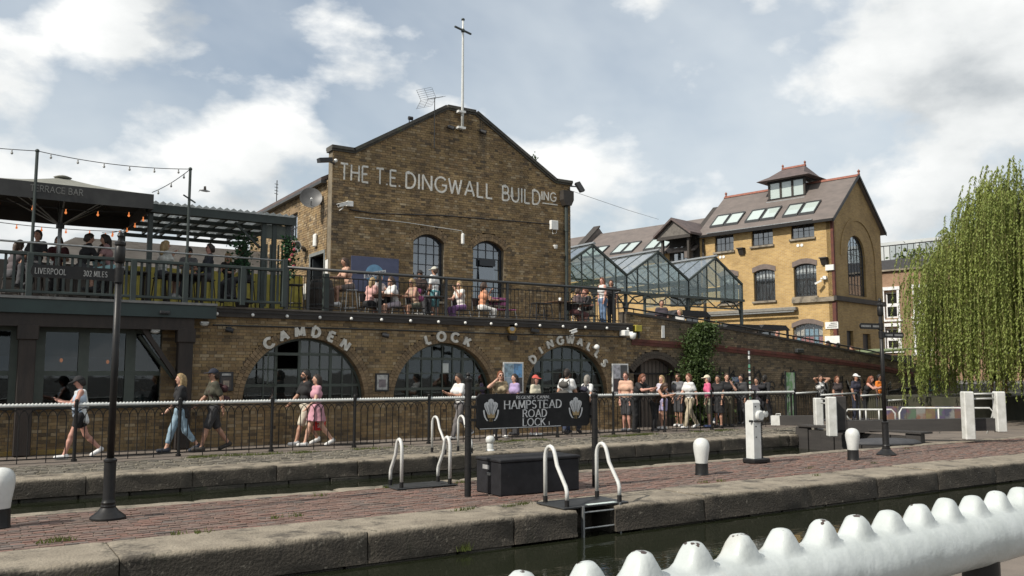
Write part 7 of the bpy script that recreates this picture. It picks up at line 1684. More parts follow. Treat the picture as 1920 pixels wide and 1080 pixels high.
T = thing('roof_shrub', 'small shrub on the roof terrace of the brown house', 'plant', (.6, -1.5, zpt), frame=HF2); part(T, 'foliage', leafcloud(lambda: (.6+rn.gauss(0, .25), -2.2+rn.gauss(0, .7), zpt+.9+rn.gauss(0, .35)), 300, .25, rn), leaf_g)
p1 = at_t(1865, 720, 70); WT = thing('pale_shop_terrace', 'white painted shop terrace seen through the willow', 'building', (p1.x, p1.y, 0))
part(WT, 'wall', MB().box(p1.x-8, p1.x+30, p1.y, p1.y+8, -1, 4.2), mat('white_render', (.62, .62, .60), .8, (.5, .5, .48), 1)); 
for k in range(6): part(WT, 'shop_window', MB().box(p1.x-7+k*4.5, p1.x-3.6+k*4.5, p1.y-.05, p1.y-.01, .2, 2.6), hall_gl)
part(WT, 'upper_wall', MB().box(p1.x-8, p1.x+30, p1.y+.02, p1.y+8, 4.21, 11), hw_b)
for k in range(6): part(WT, 'upper_window', MB().box(p1.x-6.5+k*4.5, p1.x-5+k*4.5, p1.y-.03, p1.y+.0, 5.4, 7.6), hall_gl)
# ------------------------------------------------------------------ weeping willow
wp_ = at_t(1972, 748, 30.0); WX, WYY = wp_.x, wp_.y
WL = thing('weeping_willow', 'big weeping willow with long hanging yellow green strands', 'tree', (WX, WYY, 0))
bark = mat('willow_bark', (.085, .068, .048), .9, (.05, .04, .03), 6, bump=.6, stretch=(1, 1, .3))
part(WL, 'trunk', MB().tube([(WX, WYY, -.2), (WX-.05, WYY, 1.0), (WX+.1, WYY+.05, 2.0), (WX+.15, WYY+.1, 3.0)], [.42, .34, .30, .28], 14), bark, True)
rw = random.Random(21); anchors = []; WR = 3.9
dome = lambda r_: 9.6-2.9*(r_/WR)**1.7
for k in range(16):
    a = 2*math.pi*k/16+rw.uniform(-.2, .2); rr_ = rw.uniform(1.2, 3.2); hz = dome(rr_)-rw.uniform(.4, 1.8); base = Vector((WX+.15, WYY+.1, 2.7)); tip = Vector((WX+rr_*math.cos(a), WYY+rr_*math.sin(a), hz))
    P = [base, base.lerp(tip, .35)+Vector((0, 0, .9)), base.lerp(tip, .7)+Vector((0, 0, .7)), tip, tip+Vector((.4*math.cos(a), .4*math.sin(a), -.3))]
    part(WL, 'limb', MB().tube(P, [.17, .12, .08, .045, .02], 8), bark, True)
clump = [(rw.uniform(0, 6.28), WR*math.sqrt(rw.random()), rw.uniform(-.7, .45)) for _ in range(70)]
for k in range(2700):
    a, r_, dz = rw.choice(clump); x, y = WX+r_*math.cos(a)+rw.gauss(0, .36), WYY+r_*math.sin(a)+rw.gauss(0, .36); rr2 = min(WR, math.hypot(x-WX, y-WYY))
    anchors.append(Vector((x, y, dome(rr2)+dz-abs(rw.gauss(0, .7))-(rw.uniform(0, 2.5) if rw.random() < .35 else 0))))
lv = []; lf = []; sv = MB()
for q in anchors:
    out = Vector((q.x-WX, q.y-WYY, 0)); out = out.normalized() if out.length > .1 else Vector((1, 0, 0)); L = min(q.z-rw.uniform(.3, 2.0), rw.uniform(1.6, 6.6)); L = max(L, .8)
    bend = rw.uniform(.15, .5); sway = Vector((rw.gauss(0, .12), rw.gauss(0, .12), 0)); n = int(L/.075); pts_ = []
    for k in range(n):
        s_ = k/n; rise = .25*math.sin(min(1, s_*4)*math.pi)*(.6); p = q+out*(bend*(1-math.exp(-3*s_)))+sway*s_+Vector((.02*math.sin(s_*9+q.x*5), .02*math.cos(s_*8+q.y*5), rise-L*s_)); pts_.append(p)
        for _ in range(2):
            a = rw.uniform(0, 6.28); dl = rw.uniform(.09, .18); d = Vector((math.cos(a)*.55, math.sin(a)*.55, -.75))*dl; h = Vector((-math.sin(a), math.cos(a), rw.uniform(-.3, .3)))*.024
            i0 = len(lv); m_ = p+d*.5; lv += [p[:], (m_+h)[:], (p+d)[:], (m_-h)[:]]; lf.append((i0, i0+1, i0+2, i0+3))
    sv.tube(pts_[::max(1, n//6)], .005, 3, False)
b = MB(); b.v = lv; b.f = lf; b.mi = [0]*len(lf)
willow_leaf = mat('willow_leaves', (.27, .315, .078), .55, (.17, .215, .048), .8, contrast=(.3, .7), trans=.45)
part(WL, 'crown', b, willow_leaf, kind='stuff'); part(WL, 'twigs', sv, mat('willow_twigs', (.16, .15, .05), .8), kind='stuff')
# overhead wire, gull
xa, za = 17.65, 8.15; xb2, zb2 = uX(1240, 34), atY(1240, 412, 34)[1]
one('overhead_wire', 'thin wire running from the gable corner towards the market wing', 'cable', MB().tube([(17.65, GAB_Y, 8.1), (xa+(xb2-xa)*.5, 28.5, (8.1+zb2)/2-.15), (xb2, 34, zb2)], .008, 4), plastic_black)
gq = at_t(384, 358, 40); b = MB(); b.tube([gq+Vector((-.22, 0, 0)), gq+Vector((-.1, 0, .02)), gq+Vector((.08, 0, .01)), gq+Vector((.24, 0, 0))], [.02, .06, .06, .015], 8)
for sg in (-1, 1): b.add([tuple(gq+Vector((-.06, 0, .03))), tuple(gq+Vector((.07, 0, .03))), tuple(gq+Vector((-.05, sg*.45, .16))), tuple(gq+Vector((-.12, sg*.8, .06))), tuple(gq+Vector((-.14, sg*.4, .13)))], [(0, 1, 2, 4), (4, 2, 3)])
one('seagull', 'small pale gull flying above the pergola', 'bird', b, mat('gull_grey', (.4, .4, .4), .8), 'auto')
# ------------------------------------------------------------------ people: one smooth skin each, clothes over it
def nets(f, lo, hi, h):
    """surface of f = 0 by naive surface nets"""
    lo = np.array(lo, float); n = np.maximum(3, np.ceil((np.array(hi)-lo)/h).astype(int)+1)
    ax = [lo[i]+h*np.arange(n[i]) for i in range(3)]
    G = np.stack(np.meshgrid(*ax, indexing='ij'), -1).reshape(-1, 3); v = f(G).reshape(n); s = v < 0
    c = [(i, j, k) for i in (0, 1) for j in (0, 1) for k in (0, 1)]
    sl = lambda a, o: a[o[0]:n[0]-1+o[0], o[1]:n[1]-1+o[1], o[2]:n[2]-1+o[2]]
    cnt = sum(sl(s, o).astype(int) for o in c); act = (cnt > 0) & (cnt < 8)
    acc = np.zeros(act.shape+(3,)); num = np.zeros(act.shape)
    for a in range(8):
        for b_ in range(a+1, 8):
            d = [c[b_][i]-c[a][i] for i in range(3)]
            if sum(abs(q) for q in d) != 1: continue
            va, vb = sl(v, c[a]), sl(v, c[b_]); cr = (va < 0) != (vb < 0); t = np.where(cr, va/np.where(va == vb, 1, va-vb), 0)
            for i in range(3): acc[..., i] += np.where(cr, c[a][i]+d[i]*t, 0)
            num += cr
    idx = -np.ones(act.shape, int); idx[act] = np.arange(act.sum())
    I = np.argwhere(act); V = lo+h*(I+acc[act]/num[act][:, None]); F = []
    for a in range(3):
        b_, d = (a+1) % 3, (a+2) % 3
        sh = list(n); A = np.take(s, range(0, n[a]-1), a); B = np.take(s, range(1, n[a]), a); E = np.argwhere(A != B)
        E = E[(E[:, b_] > 0) & (E[:, d] > 0) & (E[:, b_] < n[b_]-1) & (E[:, d] < n[d]-1)]
        if len(E) == 0: continue
        q = []
        for ob, od in ((0, 0), (-1, 0), (-1, -1), (0, -1)):
            e = E.copy(); e[:, b_] += ob; e[:, d] += od; q.append(idx[e[:, 0], e[:, 1], e[:, 2]])
        q = np.stack(q, 1); flip = A[E[:, 0], E[:, 1], E[:, 2]]; q[~flip] = q[~flip][:, ::-1]; F.append(q)
    return V, np.concatenate(F) if F else np.zeros((0, 4), int)
def caps_d(P, caps, k=.025, inf=0.0):
    """smooth union of tapered capsules (a, b, ra, rb)"""
    D = None
    for a, b_, ra, rb in caps:
        a = np.asarray(a, float); ba = np.asarray(b_, float)-a; L = max(1e-9, ba @ ba); q = P-a; t = np.clip(q @ ba/L, 0, 1)
        d = np.linalg.norm(q-t[:, None]*ba, axis=1)-(ra+(rb-ra)*t)-inf
        if D is None: D = d
        else:
            h_ = np.clip(.5+.5*(D-d)/k, 0, 1); D = D*(1-h_)+d*h_-k*h_*(1-h_)
    return D
def caps_box(caps, pad):
    A = np.array([np.minimum(a, b_)-max(ra, rb) for a, b_, ra, rb in [(np.array(c[0]), np.array(c[1]), c[2], c[3]) for c in caps]]); B = np.array([np.maximum(a, b_)+max(ra, rb) for a, b_, ra, rb in [(np.array(c[0]), np.array(c[1]), c[2], c[3]) for c in caps]])
    return A.min(0)-pad, B.max(0)+pad
def to_mb(V, F): b = MB(); b.add([tuple(map(float, p)) for p in V], [tuple(map(int, f)) for f in F]); return b
SKIN = [mat('skin_pale', (.50, .29, .21), .55, (.44, .25, .18), 9), mat('skin_tan', (.38, .205, .14), .55, (.33, .18, .12), 9), mat('skin_brown', (.17, .090, .06), .55), mat('skin_rosy', (.50, .26, .20), .55)]
def cloth(c, c2=None, sc=7): return mat('cloth_%02d_%02d_%02d' % tuple(int(99*q) for q in c) + ('p' if c2 else ''), c, .9, c2 or tuple(.78*q for q in c), sc, contrast=(.42, .58) if c2 else (.3, .7), bump=.25, bscale=18)
def hairm(c): return mat('hair_%02d_%02d_%02d' % tuple(int(99*q) for q in c), c, .6, tuple(.6*q for q in c), 30, stretch=(1, 1, .15), bump=.4, bscale=50)
HC = dict(black=(.015, .012, .010), brown=(.055, .030, .018), auburn=(.16, .055, .025), blond=(.36, .25, .12), grey=(.26, .24, .21), dark=(.03, .02, .015), ginger=(.22, .07, .03))
eye_m = mat('eyes_and_shades', (.012, .010, .010), .3); lip_m = mat('lips', (.32, .10, .08), .5)
def d2(p, ang): return np.array([0, math.sin(R(ang)), -math.cos(R(ang))])
POSES = dict(
 stand=dict(hip=(2, -2), knee=(3, 3), sh=(4, -2), ab=(8, 8), el=(12, 14)),
 walk=dict(hip=(21, -16), knee=(6, 20), sh=(-24, 22), ab=(7, 7), el=(14, 26)),
 walk2=dict(hip=(-15, 20), knee=(24, 5), sh=(20, -22), ab=(7, 7), el=(24, 14)),
 phone=dict(hip=(22, -20), knee=(6, 24), sh=(24, 30), ab=(10, 10), el=(80, 78), inn=(24, 24), head=14),
 lean=dict(hip=(-6, 6), knee=(4, 12), sh=(52, 56), ab=(14, 14), el=(52, 46), inn=(30, 30), lean=24, head=6),
 sit=dict(hip=(84, 80), knee=(86, 92), sh=(30, 34), ab=(10, 10), el=(58, 52), inn=(14, 14), lean=14, head=6),
 sitback=dict(hip=(86, 82), knee=(84, 70), sh=(22, 14), ab=(14, 12), el=(64, 40), inn=(16, 10), lean=-4),
 drink=dict(hip=(84, 80), knee=(88, 92), sh=(46, 30), ab=(12, 10), el=(112, 60), inn=(20, 16), lean=8),
 armsup=dict(hip=(2, -2), knee=(2, 4), sh=(150, 150), ab=(44, 44), el=(108, 108), inn=(60, 60)),
 handface=dict(hip=(3, -3), knee=(3, 5), sh=(40, 6), ab=(16, 8), el=(128, 22), inn=(34, 6)),
 handhair=dict(hip=(8, -8), knee=(3, 10), sh=(8, 60), ab=(10, 52), el=(20, 134), inn=(8, 50)))
PEOPLE = []
def person(label, pos, heading, H=1.70, pose='stand', skin=0, hair='brown', hairlen=0, top=(.3, .3, .3), top2=None, sleeve=.55, bottom=(.05, .05, .06), leg=1.0, shoes=(.6, .6, .58), skirt=None, cap=None, shades=False, backpack=None, female=False, fat=1.0, seat=None, bald=False, beard=False, res=.021, topless=False, group=None, shawl=None):
    if pos[0] > 17 and pos[2] == 0 and pos[1] < 21: H *= .95
    po = dict(inn=(6, 6), lean=2, head=0); po.update(POSES[pose] if isinstance(pose, str) else pose); k = H/1.72; g = fat
    ln = R(po['lean']); up = np.array([0, math.sin(ln), math.cos(ln)]); X = np.array([1., 0, 0])
    hipz = .52*H; hw = (.090 if not female else .092)*k; sw = (.138 if female else .160)*k
    pel = np.array([0, 0, hipz]); wa = pel+up*.105*H; ch = pel+up*.205*H; shc = pel+up*.292*H; nk = pel+up*.335*H
    fw = np.cross(up, X)*-1 if False else np.array([0, math.cos(ln), -math.sin(ln)])
    legs = []
    for i, sg in enumerate((-1, 1)):
        hp = pel+X*sg*hw*.95+np.array([0, 0, -.01*H]); a = po['hip'][i]; kn = hp+d2(0, a)*.245*H; sa = a-po['knee'][i]; an = kn+d2(0, sa)*.232*H
        fp = min(55, max(0, -sa-14)); fd = np.array([0, math.cos(R(fp)), -math.sin(R(fp))]); toe = an+np.array([0, 0, -.028*H])+fd*.098*H+np.array([sg*.012, 0, 0]); hl = an+np.array([0, 0, -.026*H])-fd*.022*H
        legs.append((hp, kn, an, hl, toe))
    arms = []
    for i, sg in enumerate((-1, 1)):
        s0 = shc+X*sg*sw; a = po['sh'][i]; ab = R(po['ab'][i]); ud = d2(0, a)*math.cos(ab)+X*sg*math.sin(ab); el = s0+ud*.172*H
        fa = d2(0, a+po['el'][i]); inn = R(po['inn'][i]); fd_ = fa*math.cos(inn)-X*sg*math.sin(inn); wr = el+fd_*.143*H; hd = wr+fd_*.048*H
        arms.append((s0, el, wr, hd, fd_, sg))
    hp_ = R(po['head'])+ln*.4; hup = np.array([0, math.sin(hp_), math.cos(hp_)]); hf = np.array([0, math.cos(hp_), -math.sin(hp_)]); hc = nk+up*.022*H+hup*.058*H
    low = min(min(l[3][2], l[4][2]) for l in legs)-.030*H
    if seat is None: dz = -low
    else: dz = seat+.085*k-hipz
    off = np.array([0, 0, dz])
    mv = lambda p: p+off
    legs = [tuple(mv(p) for p in l) for l in legs]; arms = [tuple(mv(p) for p in a[:4])+a[4:] for a in arms]; pel, wa, ch, shc, nk, hc = map(mv, (pel, wa, ch, shc, nk, hc))
    torso = [(pel-X*hw*.8, pel+X*hw*.8, .098*k*g*(1.08 if female else 1), .098*k*g*(1.08 if female else 1)), (wa-X*.05*k, wa+X*.05*k, .092*k*g*(.9 if female else 1), .092*k*g*(.9 if female else 1)), (ch-X*.075*k+fw*.01, ch+X*.075*k+fw*.01, .108*k*(g+1)/2, .108*k*(g+1)/2), (shc-X*sw*.86, shc+X*sw*.86, .056*k, .056*k)]
    if female: torso += [(ch+X*sg*.06*k+fw*.062*k, ch+X*sg*.06*k+fw*.075*k-up*.015, .046*k, .042*k) for sg in (-1, 1)]
    limb = [(nk-up*.06*H, nk+up*.03*H, .050*k, .046*k)]
    for hp, kn, an, hl, toe in legs: limb += [(hp, kn, .083*k*g, .056*k), (kn, kn+(an-kn)*.32, .055*k, .054*k), (kn+(an-kn)*.32, an, .054*k, .036*k), (hl, toe, .036*k, .028*k), (an, hl, .036*k, .036*k)]
    for s0, el, wr, hd, fd_, sg in arms: limb += [(s0, el, .050*k, .040*k), (el, el+(wr-el)*.3, .039*k, .038*k), (el+(wr-el)*.3, wr, .038*k, .026*k), (wr, hd, .029*k, .030*k)]
    er = np.array([.074, .094, .112])*k; Rm = np.stack([X, hf, hup])
    def headd(P, inf=0.0): q = ((P-hc) @ Rm.T)/(er+inf); r_ = np.linalg.norm(q, axis=1); return (r_-1)*(er.min()+inf)
    facec = [(hc-hup*.055*k+hf*.025*k, hc-hup*.085*k+hf*.050*k, .055*k, .036*k), (hc+hf*.085*k+hup*.01*k, hc+hf*.110*k-hup*.022*k, .012*k, .016*k)]+[(hc+X*s_*.072*k-hup*.0*k, hc+X*s_*.080*k-hup*.025*k, .020*k, .016*k) for s_ in (-1, 1)]
    def bodyd(P):
        d = caps_d(P, torso+limb, .03); e = caps_d(P, facec, .02); hd_ = headd(P); h_ = np.clip(.5+.5*(hd_-e)/.02, 0, 1); e = hd_*(1-h_)+e*h_-.02*h_*(1-h_)
        h_ = np.clip(.5+.5*(d-e)/.02, 0, 1); return d*(1-h_)+e*h_-.02*h_*(1-h_)
    allc = torso+limb+[(hc, hc+hup*.02, .13*k, .13*k)]; lo, hi = caps_box(allc, .03)
    V, F = nets(bodyd, lo, hi, res); B = to_mb(V, F)
    for s0, el, wr, hd, fd_, sg in arms:                                # four fingers and a thumb per hand
        side = np.cross(fd_, np.array([0, 1, 0]) if abs(fd_[1]) < .8 else np.array([0, 0, 1])); side /= np.linalg.norm(side); nrm = np.cross(side, fd_)
        for q, L_ in ((-.021, .060), (-.007, .072), (.007, .068), (.021, .055)):
            p0_ = hd+side*q*k+fd_*.012*k; p1_ = p0_+fd_*L_*.55*k+nrm*.008*k; p2_ = p1_+fd_*L_*.40*k+nrm*.022*k; B.tube([p0_, p1_, p2_], [.0095*k, .0085*k, .006*k], 6)
        p0_ = wr+side*.022*k+fd_*.02*k; p1_ = p0_+side*.028*k+fd_*.03*k; B.tube([p0_, p1_, p1_+fd_*.028*k+nrm*.01*k], [.011*k, .010*k, .007*k], 6)
    B.m = 1
    for s_ in (-1, 1): p_ = hc+X*s_*.031*k+hf*.088*k+hup*.008*k; B.ball(tuple(p_), .011*k, 6, 4, (1.3, .6, .7))
    if shades:
        for s_ in (-1, 1): p_ = hc+X*s_*.032*k+hf*.094*k+hup*.010*k; B.ball(tuple(p_), .026*k, 8, 6, (1.05, .35, .75))
        B.box(*[float(q) for q in (hc[0]-.07*k, hc[0]+.07*k, hc[1]+.070*k, hc[1]+.098*k, hc[2]+.012*k, hc[2]+.020*k)])
    B.m = 2; B.ball(tuple(hc+hf*.090*k-hup*.052*k), .018*k, 6, 4, (1.3, .5, .4))
    rot = R(heading); T = thing('person', label, 'person', (0, 0, 0), group); T.location = pos; T.rotation_euler = (0, 0, rot)
    part(T, 'body', B, [SKIN[skin], eye_m, lip_m], True)
    rc = res*1.0
    def cloth_part(nm, caps, inf, cut, col, col2=None, kk=.03):
        lo, hi = caps_box(caps, inf+.03)
        def f(P):
            d = caps_d(P, caps, kk, inf)
            for c_ in cut: d = np.maximum(d, c_(P))
            return d+.004*np.sin(P[:, 2]*38+P[:, 0]*25)*np.sin(P[:, 1]*31+1)
        V, F = nets(f, lo, hi, rc)
        if len(F): part(T, nm, to_mb(V, F), cloth(col, col2), True)
    plane = lambda p0_, n_: (lambda P: (P-p0_) @ n_)
    if not topless:
        cp = list(torso); hem = pel-up*.045*H*(1 if not skirt else -.9)
        for s0, el, wr, hd, fd_, sg in arms:
            if sleeve > 0:
                if sleeve <= 1: cp.append((s0, s0+(el-s0)*sleeve, .049*k, .054*k))
                else: cp += [(s0, el, .055*k, .046*k), (el, el+(wr-el)*(sleeve-1), .046*k, .036*k)]
        if sleeve == 0: cp[3] = (shc-X*sw*.55, shc+X*sw*.55, .056*k, .056*k)
        if fat > 1: cp.append((wa+fw*.03, wa+fw*.03-up*.05*H, .10*k*g, .10*k*g))
        cloth_part('shirt', cp, .012, [plane(hem, -up), plane(nk+up*.004*H, up)], top, top2)
    if skirt:
        kn = (legs[0][1]+legs[1][1])/2; c0 = pel+np.array([0, 0, .03]); hemc = c0+(kn-c0)*skirt; sp_ = abs(legs[0][1][1]-legs[1][1][1])*.35*skirt
        cp = [(pel-X*hw*.8, pel+X*hw*.8, .105*k, .105*k)]+[(l[0]+np.array([0, 0, .02]), l[0]+(l[1]-l[0])*skirt, .10*k, .105*k) for l in legs]+[(c0, hemc, .10*k, .14*k)]
        dirn = (hemc-c0)/np.linalg.norm(hemc-c0); cloth_part('skirt', cp, .018, [plane(hemc, dirn), plane(pel+up*.07*H, up)], bottom, None, .05)
    else:
        cp = [torso[0]]
        for hp, kn, an, hl, toe in legs:
            if leg <= .5: cp.append((hp, hp+(kn-hp)*leg*2, .090*k*g, .078*k))
            else: cp += [(hp, kn, .088*k*g, .064*k), (kn, kn+(an-kn)*(leg-.5)*2, .062*k, .050*k)]
        cuts = [plane(pel+up*.05*H, up)]
        cloth_part('trousers', cp, .013, cuts, bottom)
    for l in legs:
        cp = [(l[3]-np.array([0, 0, .004]), l[4]-np.array([0, 0, .002]), .038*k, .033*k), (l[2]+(l[3]-l[2])*.3, l[3], .040*k, .040*k)]; lo, hi = caps_box(cp, .035); V, F = nets(lambda P: caps_d(P, cp, .02, .010), lo, hi, .016); part(T, 'shoe', to_mb(V, F), cloth(shoes), True)
    if not bald:
        hcap = [(hc-hf*.055*k+hup*.02*k, hc-hf*.075*k-hup*(.055+.9*.12*min(1, hairlen))*k, .072*k, .055*k)]
        if hairlen > 0: hcap += [(hc-hf*.07*k-hup*.05*k, nk-fw*.07*k-up*(hairlen*.22)*k, .07*k, .05*k)]+[(hc+X*s_*.062*k-hf*.01*k, hc+X*s_*.075*k-hf*.0*k-hup*(.06+hairlen*.14)*k, .035*k, .028*k) for s_ in (-1, 1)]
        def haird(P):
            a = headd(P, .016); q = P-hc; a = np.maximum(a, q @ (hf*.86-hup*.5)-.026*k); b_ = caps_d(P, hcap, .03); return np.minimum(a, b_)+.003*np.sin(P[:, 0]*120)*np.sin(P[:, 2]*90)
        lo, hi = caps_box(hcap+[(hc, hc, .14*k, .14*k)], .02); V, F = nets(haird, lo, hi, .015); part(T, 'hair', to_mb(V, F), hairm(HC[hair]), True)
    if beard:
        bc = [(hc-hup*.075*k+hf*.045*k-X*.02*k, hc-hup*.075*k+hf*.045*k+X*.02*k, .045*k, .045*k), (hc+X*.06*k-hup*.02*k+hf*.02*k, hc-hup*.07*k+hf*.04*k, .02*k, .03*k), (hc-X*.06*k-hup*.02*k+hf*.02*k, hc-hup*.07*k+hf*.04*k, .02*k, .03*k)]; lo, hi = caps_box(bc, .02); V, F = nets(lambda P: caps_d(P, bc, .02), lo, hi, .014); part(T, 'beard', to_mb(V, F), hairm(HC[hair]), True)
    if cap:
        bc = [(hc+hf*.085*k+hup*.040*k-X*.035*k, hc+hf*.085*k+hup*.040*k+X*.035*k, .02*k, .02*k), (hc+hf*.14*k+hup*.026*k-X*.02*k, hc+hf*.14*k+hup*.026*k+X*.02*k, .022*k, .022*k)]
        def capd(P):
            a = np.maximum(headd(P, .024), -((P-hc) @ hup)+.030*k); q = (P-hc) @ Rm.T; br = np.maximum(np.linalg.norm((q-np.array([0, .115*k, .042*k]))/np.array([.075, .085, .5])/k, axis=1)*1-1, 0)*.05+np.abs(q[:, 2]+.10*(q[:, 1]-.09*k)-.036*k)-.010*k; return np.minimum(a, br)
        lo, hi = caps_box([(hc, hc+hf*.1, .16*k, .14*k)], .02); V, F = nets(capd, lo, hi, .013); part(T, 'cap', to_mb(V, F), cloth(cap), True)
    if backpack:
        c_ = ch-fw*.21*k-up*.03*H; bp_ = [(c_-X*.06*k+up*.10*k, c_+X*.06*k+up*.10*k, .085*k, .085*k), (c_-X*.07*k-up*.14*k, c_+X*.07*k-up*.14*k, .095*k, .095*k), (c_-fw*.07*k-up*.14*k-X*.05*k, c_-fw*.07*k-up*.14*k+X*.05*k, .06*k, .06*k)]
        lo, hi = caps_box(bp_, .02); V, F = nets(lambda P: caps_d(P, bp_, .06), lo, hi, .024); bo = part(T, 'backpack', to_mb(V, F), cloth(backpack), True); b = MB()
        for s_ in (-1, 1): b.tube([c_+X*s_*.08*k+up*.16*k, shc+X*s_*.09*k+up*.062*k, ch+X*s_*.10*k+fw*.125*k, wa+X*s_*.13*k+fw*.03*k, c_+X*s_*.10*k-up*.16*k], .016*k, 6)
        part(T, 'strap', b, cloth(backpack), True)
    if shawl:
        sc_ = [(wa-X*.13*k-fw*.03*k, pel-X*.15*k-fw*.10*k-up*.10, .05*k, .06*k), (wa+X*.13*k-fw*.05*k, pel+X*.12*k-fw*.14*k-up*.14, .05*k, .06*k), (shc-X*.10*k-fw*.05, wa-fw*.11*k, .055*k, .06*k), (shc+X*.10*k-fw*.05, wa-fw*.11*k, .055*k, .06*k), (shc-X*.1*k+fw*.07, wa-X*.12*k+fw*.06, .03*k, .04*k), (shc+X*.1*k+fw*.07, wa+X*.12*k+fw*.06, .03*k, .04*k)]
        lo, hi = caps_box(sc_, .02); V, F = nets(lambda P: caps_d(P, sc_, .03), lo, hi, .02); part(T, 'cardigan', to_mb(V, F), cloth(shawl), True)
    PEOPLE.append((T, arms)); return T, arms
def handpos(T, arms, i):
    return T.matrix_basis @ Vector(tuple(arms[i][3]))
# ------------------------------------------------------------------ who is where
_rt = random.Random(31)
def tow(u, Y=19.7, v=780):
    if u > 1150 and Y > 19.4: Y += _rt.uniform(-.28, .34); u += _rt.uniform(-7, 7)
    return (uX(u, Y, v), Y, 0)
W_, BK, DG = (.66, .66, .65), (.016, .016, .018), (.05, .05, .055)
T, A_ = person('woman in black cap, pale top and black shorts walking while holding a phone', tow(150, 19.55), 92, 1.66, 'phone', 3, 'black', 0, (.42, .50, .60), None, 0, BK, .22, (.72, .72, .72), cap=BK, female=True, fat=1.12, shawl=(.66, .68, .68))
h = handpos(T, A_, 0)*.5+handpos(T, A_, 1)*.5; one('phone', 'dark phone held by the woman in the black cap', 'phone', MB().cbox(-.04, .04, -.006, .006, -.07, .07, .004).xf(Matrix.Translation(h+Vector((-.05, 0, .03))) @ Matrix.Rotation(R(90), 4, 'Z') @ Matrix.Rotation(R(-50), 4, 'X')), plastic_black)
person('blonde woman in black cardigan and pale blue cropped jeans walking', tow(338, 19.75), 92, 1.70, 'walk2', 0, 'blond', .5, BK, None, 1.4, (.24, .34, .42), .82, (.03, .035, .05), female=True, shawl=(.022, .020, .022))
person('man in navy cap, olive T-shirt and dark shorts walking past the pier', tow(400, 19.75), 92, 1.80, 'walk', 1, 'dark', 0, (.060, .058, .040), None, .75, (.045, .045, .048), .44, (.05, .045, .04), cap=(.015, .018, .032), backpack=(.05, .018, .02))
person('bearded man in sunglasses, black T-shirt and cream shorts walking', tow(573, 20.05), 95, 1.78, 'walk', 1, 'black', 0, BK, None, .7, (.52, .47, .38), .46, W_, shades=True, beard=True)
T, A_ = person('woman in pink dress walking beside the bearded man', tow(594, 19.6), 92, 1.68, 'walk2', 0, 'dark', .35, (.52, .27, .33), None, .45, (.52, .27, .33), .3, W_, skirt=.72, female=True)
h = handpos(T, A_, 1); RBG = thing('shopping_bag', 'red paper bag with white letters held by the woman in pink', 'bag', (h.x, h.y, h.z-.45)); rb_ = mat('red_paper_bag', (.55, .022, .022), .55)
part(RBG, 'bag', MB().add([(h.x-.13, h.y-.06, h.z-.42), (h.x+.11, h.y-.06, h.z-.42), (h.x+.11, h.y+.06, h.z-.42), (h.x-.13, h.y+.06, h.z-.42), (h.x-.16, h.y-.05, h.z-.10), (h.x+.14, h.y-.05, h.z-.12), (h.x+.14, h.y+.05, h.z-.12), (h.x-.16, h.y+.05, h.z-.10)], [(0,3,2,1),(0,1,5,4),(1,2,6,5),(2,3,7,6),(3,0,4,7)]), rb_)
part(RBG, 'handle', MB().tube([(h.x-.08, h.y, h.z-.11), (h.x-.05, h.y, h.z-.03), (h.x, h.y, h.z-.005), (h.x+.05, h.y, h.z-.03), (h.x+.08, h.y, h.z-.12)], .008, 6), rb_)
letters(RBG, 'MISS', h.x-.09, h.x+.09, h.z-.24, .07, lambda x, y, z: (x, h.y-.061+y, z), white_paint, .2, .001, nm='printed_letters', joined=True); letters(RBG, 'SOS', h.x-.08, h.x+.06, h.z-.35, .07, lambda x, y, z: (x, h.y-.063+y, z), white_paint, .2, .001, nm='printed_letters', joined=True)
person('man in white T-shirt and grey trousers looking down behind the sign post', tow(862, 19.8), 95, 1.72, 'phone', 1, 'dark', 0, W_, None, .6, (.13, .12, .12), 1.0, W_)
person('red haired woman in sunglasses and patterned top touching her hair', tow(938, 19.5), 165, 1.74, 'handhair', 0, 'ginger', .5, (.42, .34, .22), (.16, .12, .07), .35, (.10, .09, .09), 1.0, W_, shades=True, female=True)
person('person in lilac top behind the red haired woman', tow(966, 20.2), 95, 1.66, 'stand', 0, 'dark', .3, (.36, .28, .48), None, .6, DG, 1.0, DG, female=True)
person('girl in red cap and cream T-shirt with long dark hair', tow(1003, 19.6), 200, 1.62, 'stand', 3, 'brown', .9, (.56, .52, .40), None, .55, (.12, .14, .2), .3, W_, cap=(.50, .09, .07), female=True)
person('man in white T-shirt with a dark grey backpack seen from behind', tow(1063, 19.6), -62, 1.83, 'walk', 1, 'dark', 0, W_, None, .6, (.03, .04, .075), 1.0, DG, backpack=(.070, .066, .06))
person('grey haired woman in white T-shirt with small backpack', tow(1101, 19.6), -70, 1.66, 'walk2', 0, 'grey', .15, W_, None, .5, (.02, .022, .03), 1.0, DG, backpack=(.03, .03, .05), female=True)
person('balding man in peach and yellow T-shirt behind the leaning person in black', tow(1180, 20.0), 120, 1.72, 'stand', 3, 'brown', 0, (.58, .36, .26), None, .6, DG, .45, W_)
person('person in black T-shirt and trousers leaning on the rail beside the poster case', tow(1192, 19.28), 190, 1.72, 'lean', 3, 'auburn', .1, BK, None, .6, BK, 1.0, BK, fat=1.15)
person('long haired blonde woman in lilac shorts by the rail', tow(1240, 19.8), 100, 1.70, 'stand', 0, 'blond', .8, (.52, .48, .56), None, .4, (.36, .33, .50), .3, W_, female=True)
person('brown haired woman in brown top bending over the rail', tow(1228, 19.25), 185, 1.64, dict(POSES['lean'], lean=40, head=26), 1, 'brown', .55, (.075, .042, .026), None, 0, BK, 1.0, DG, female=True)
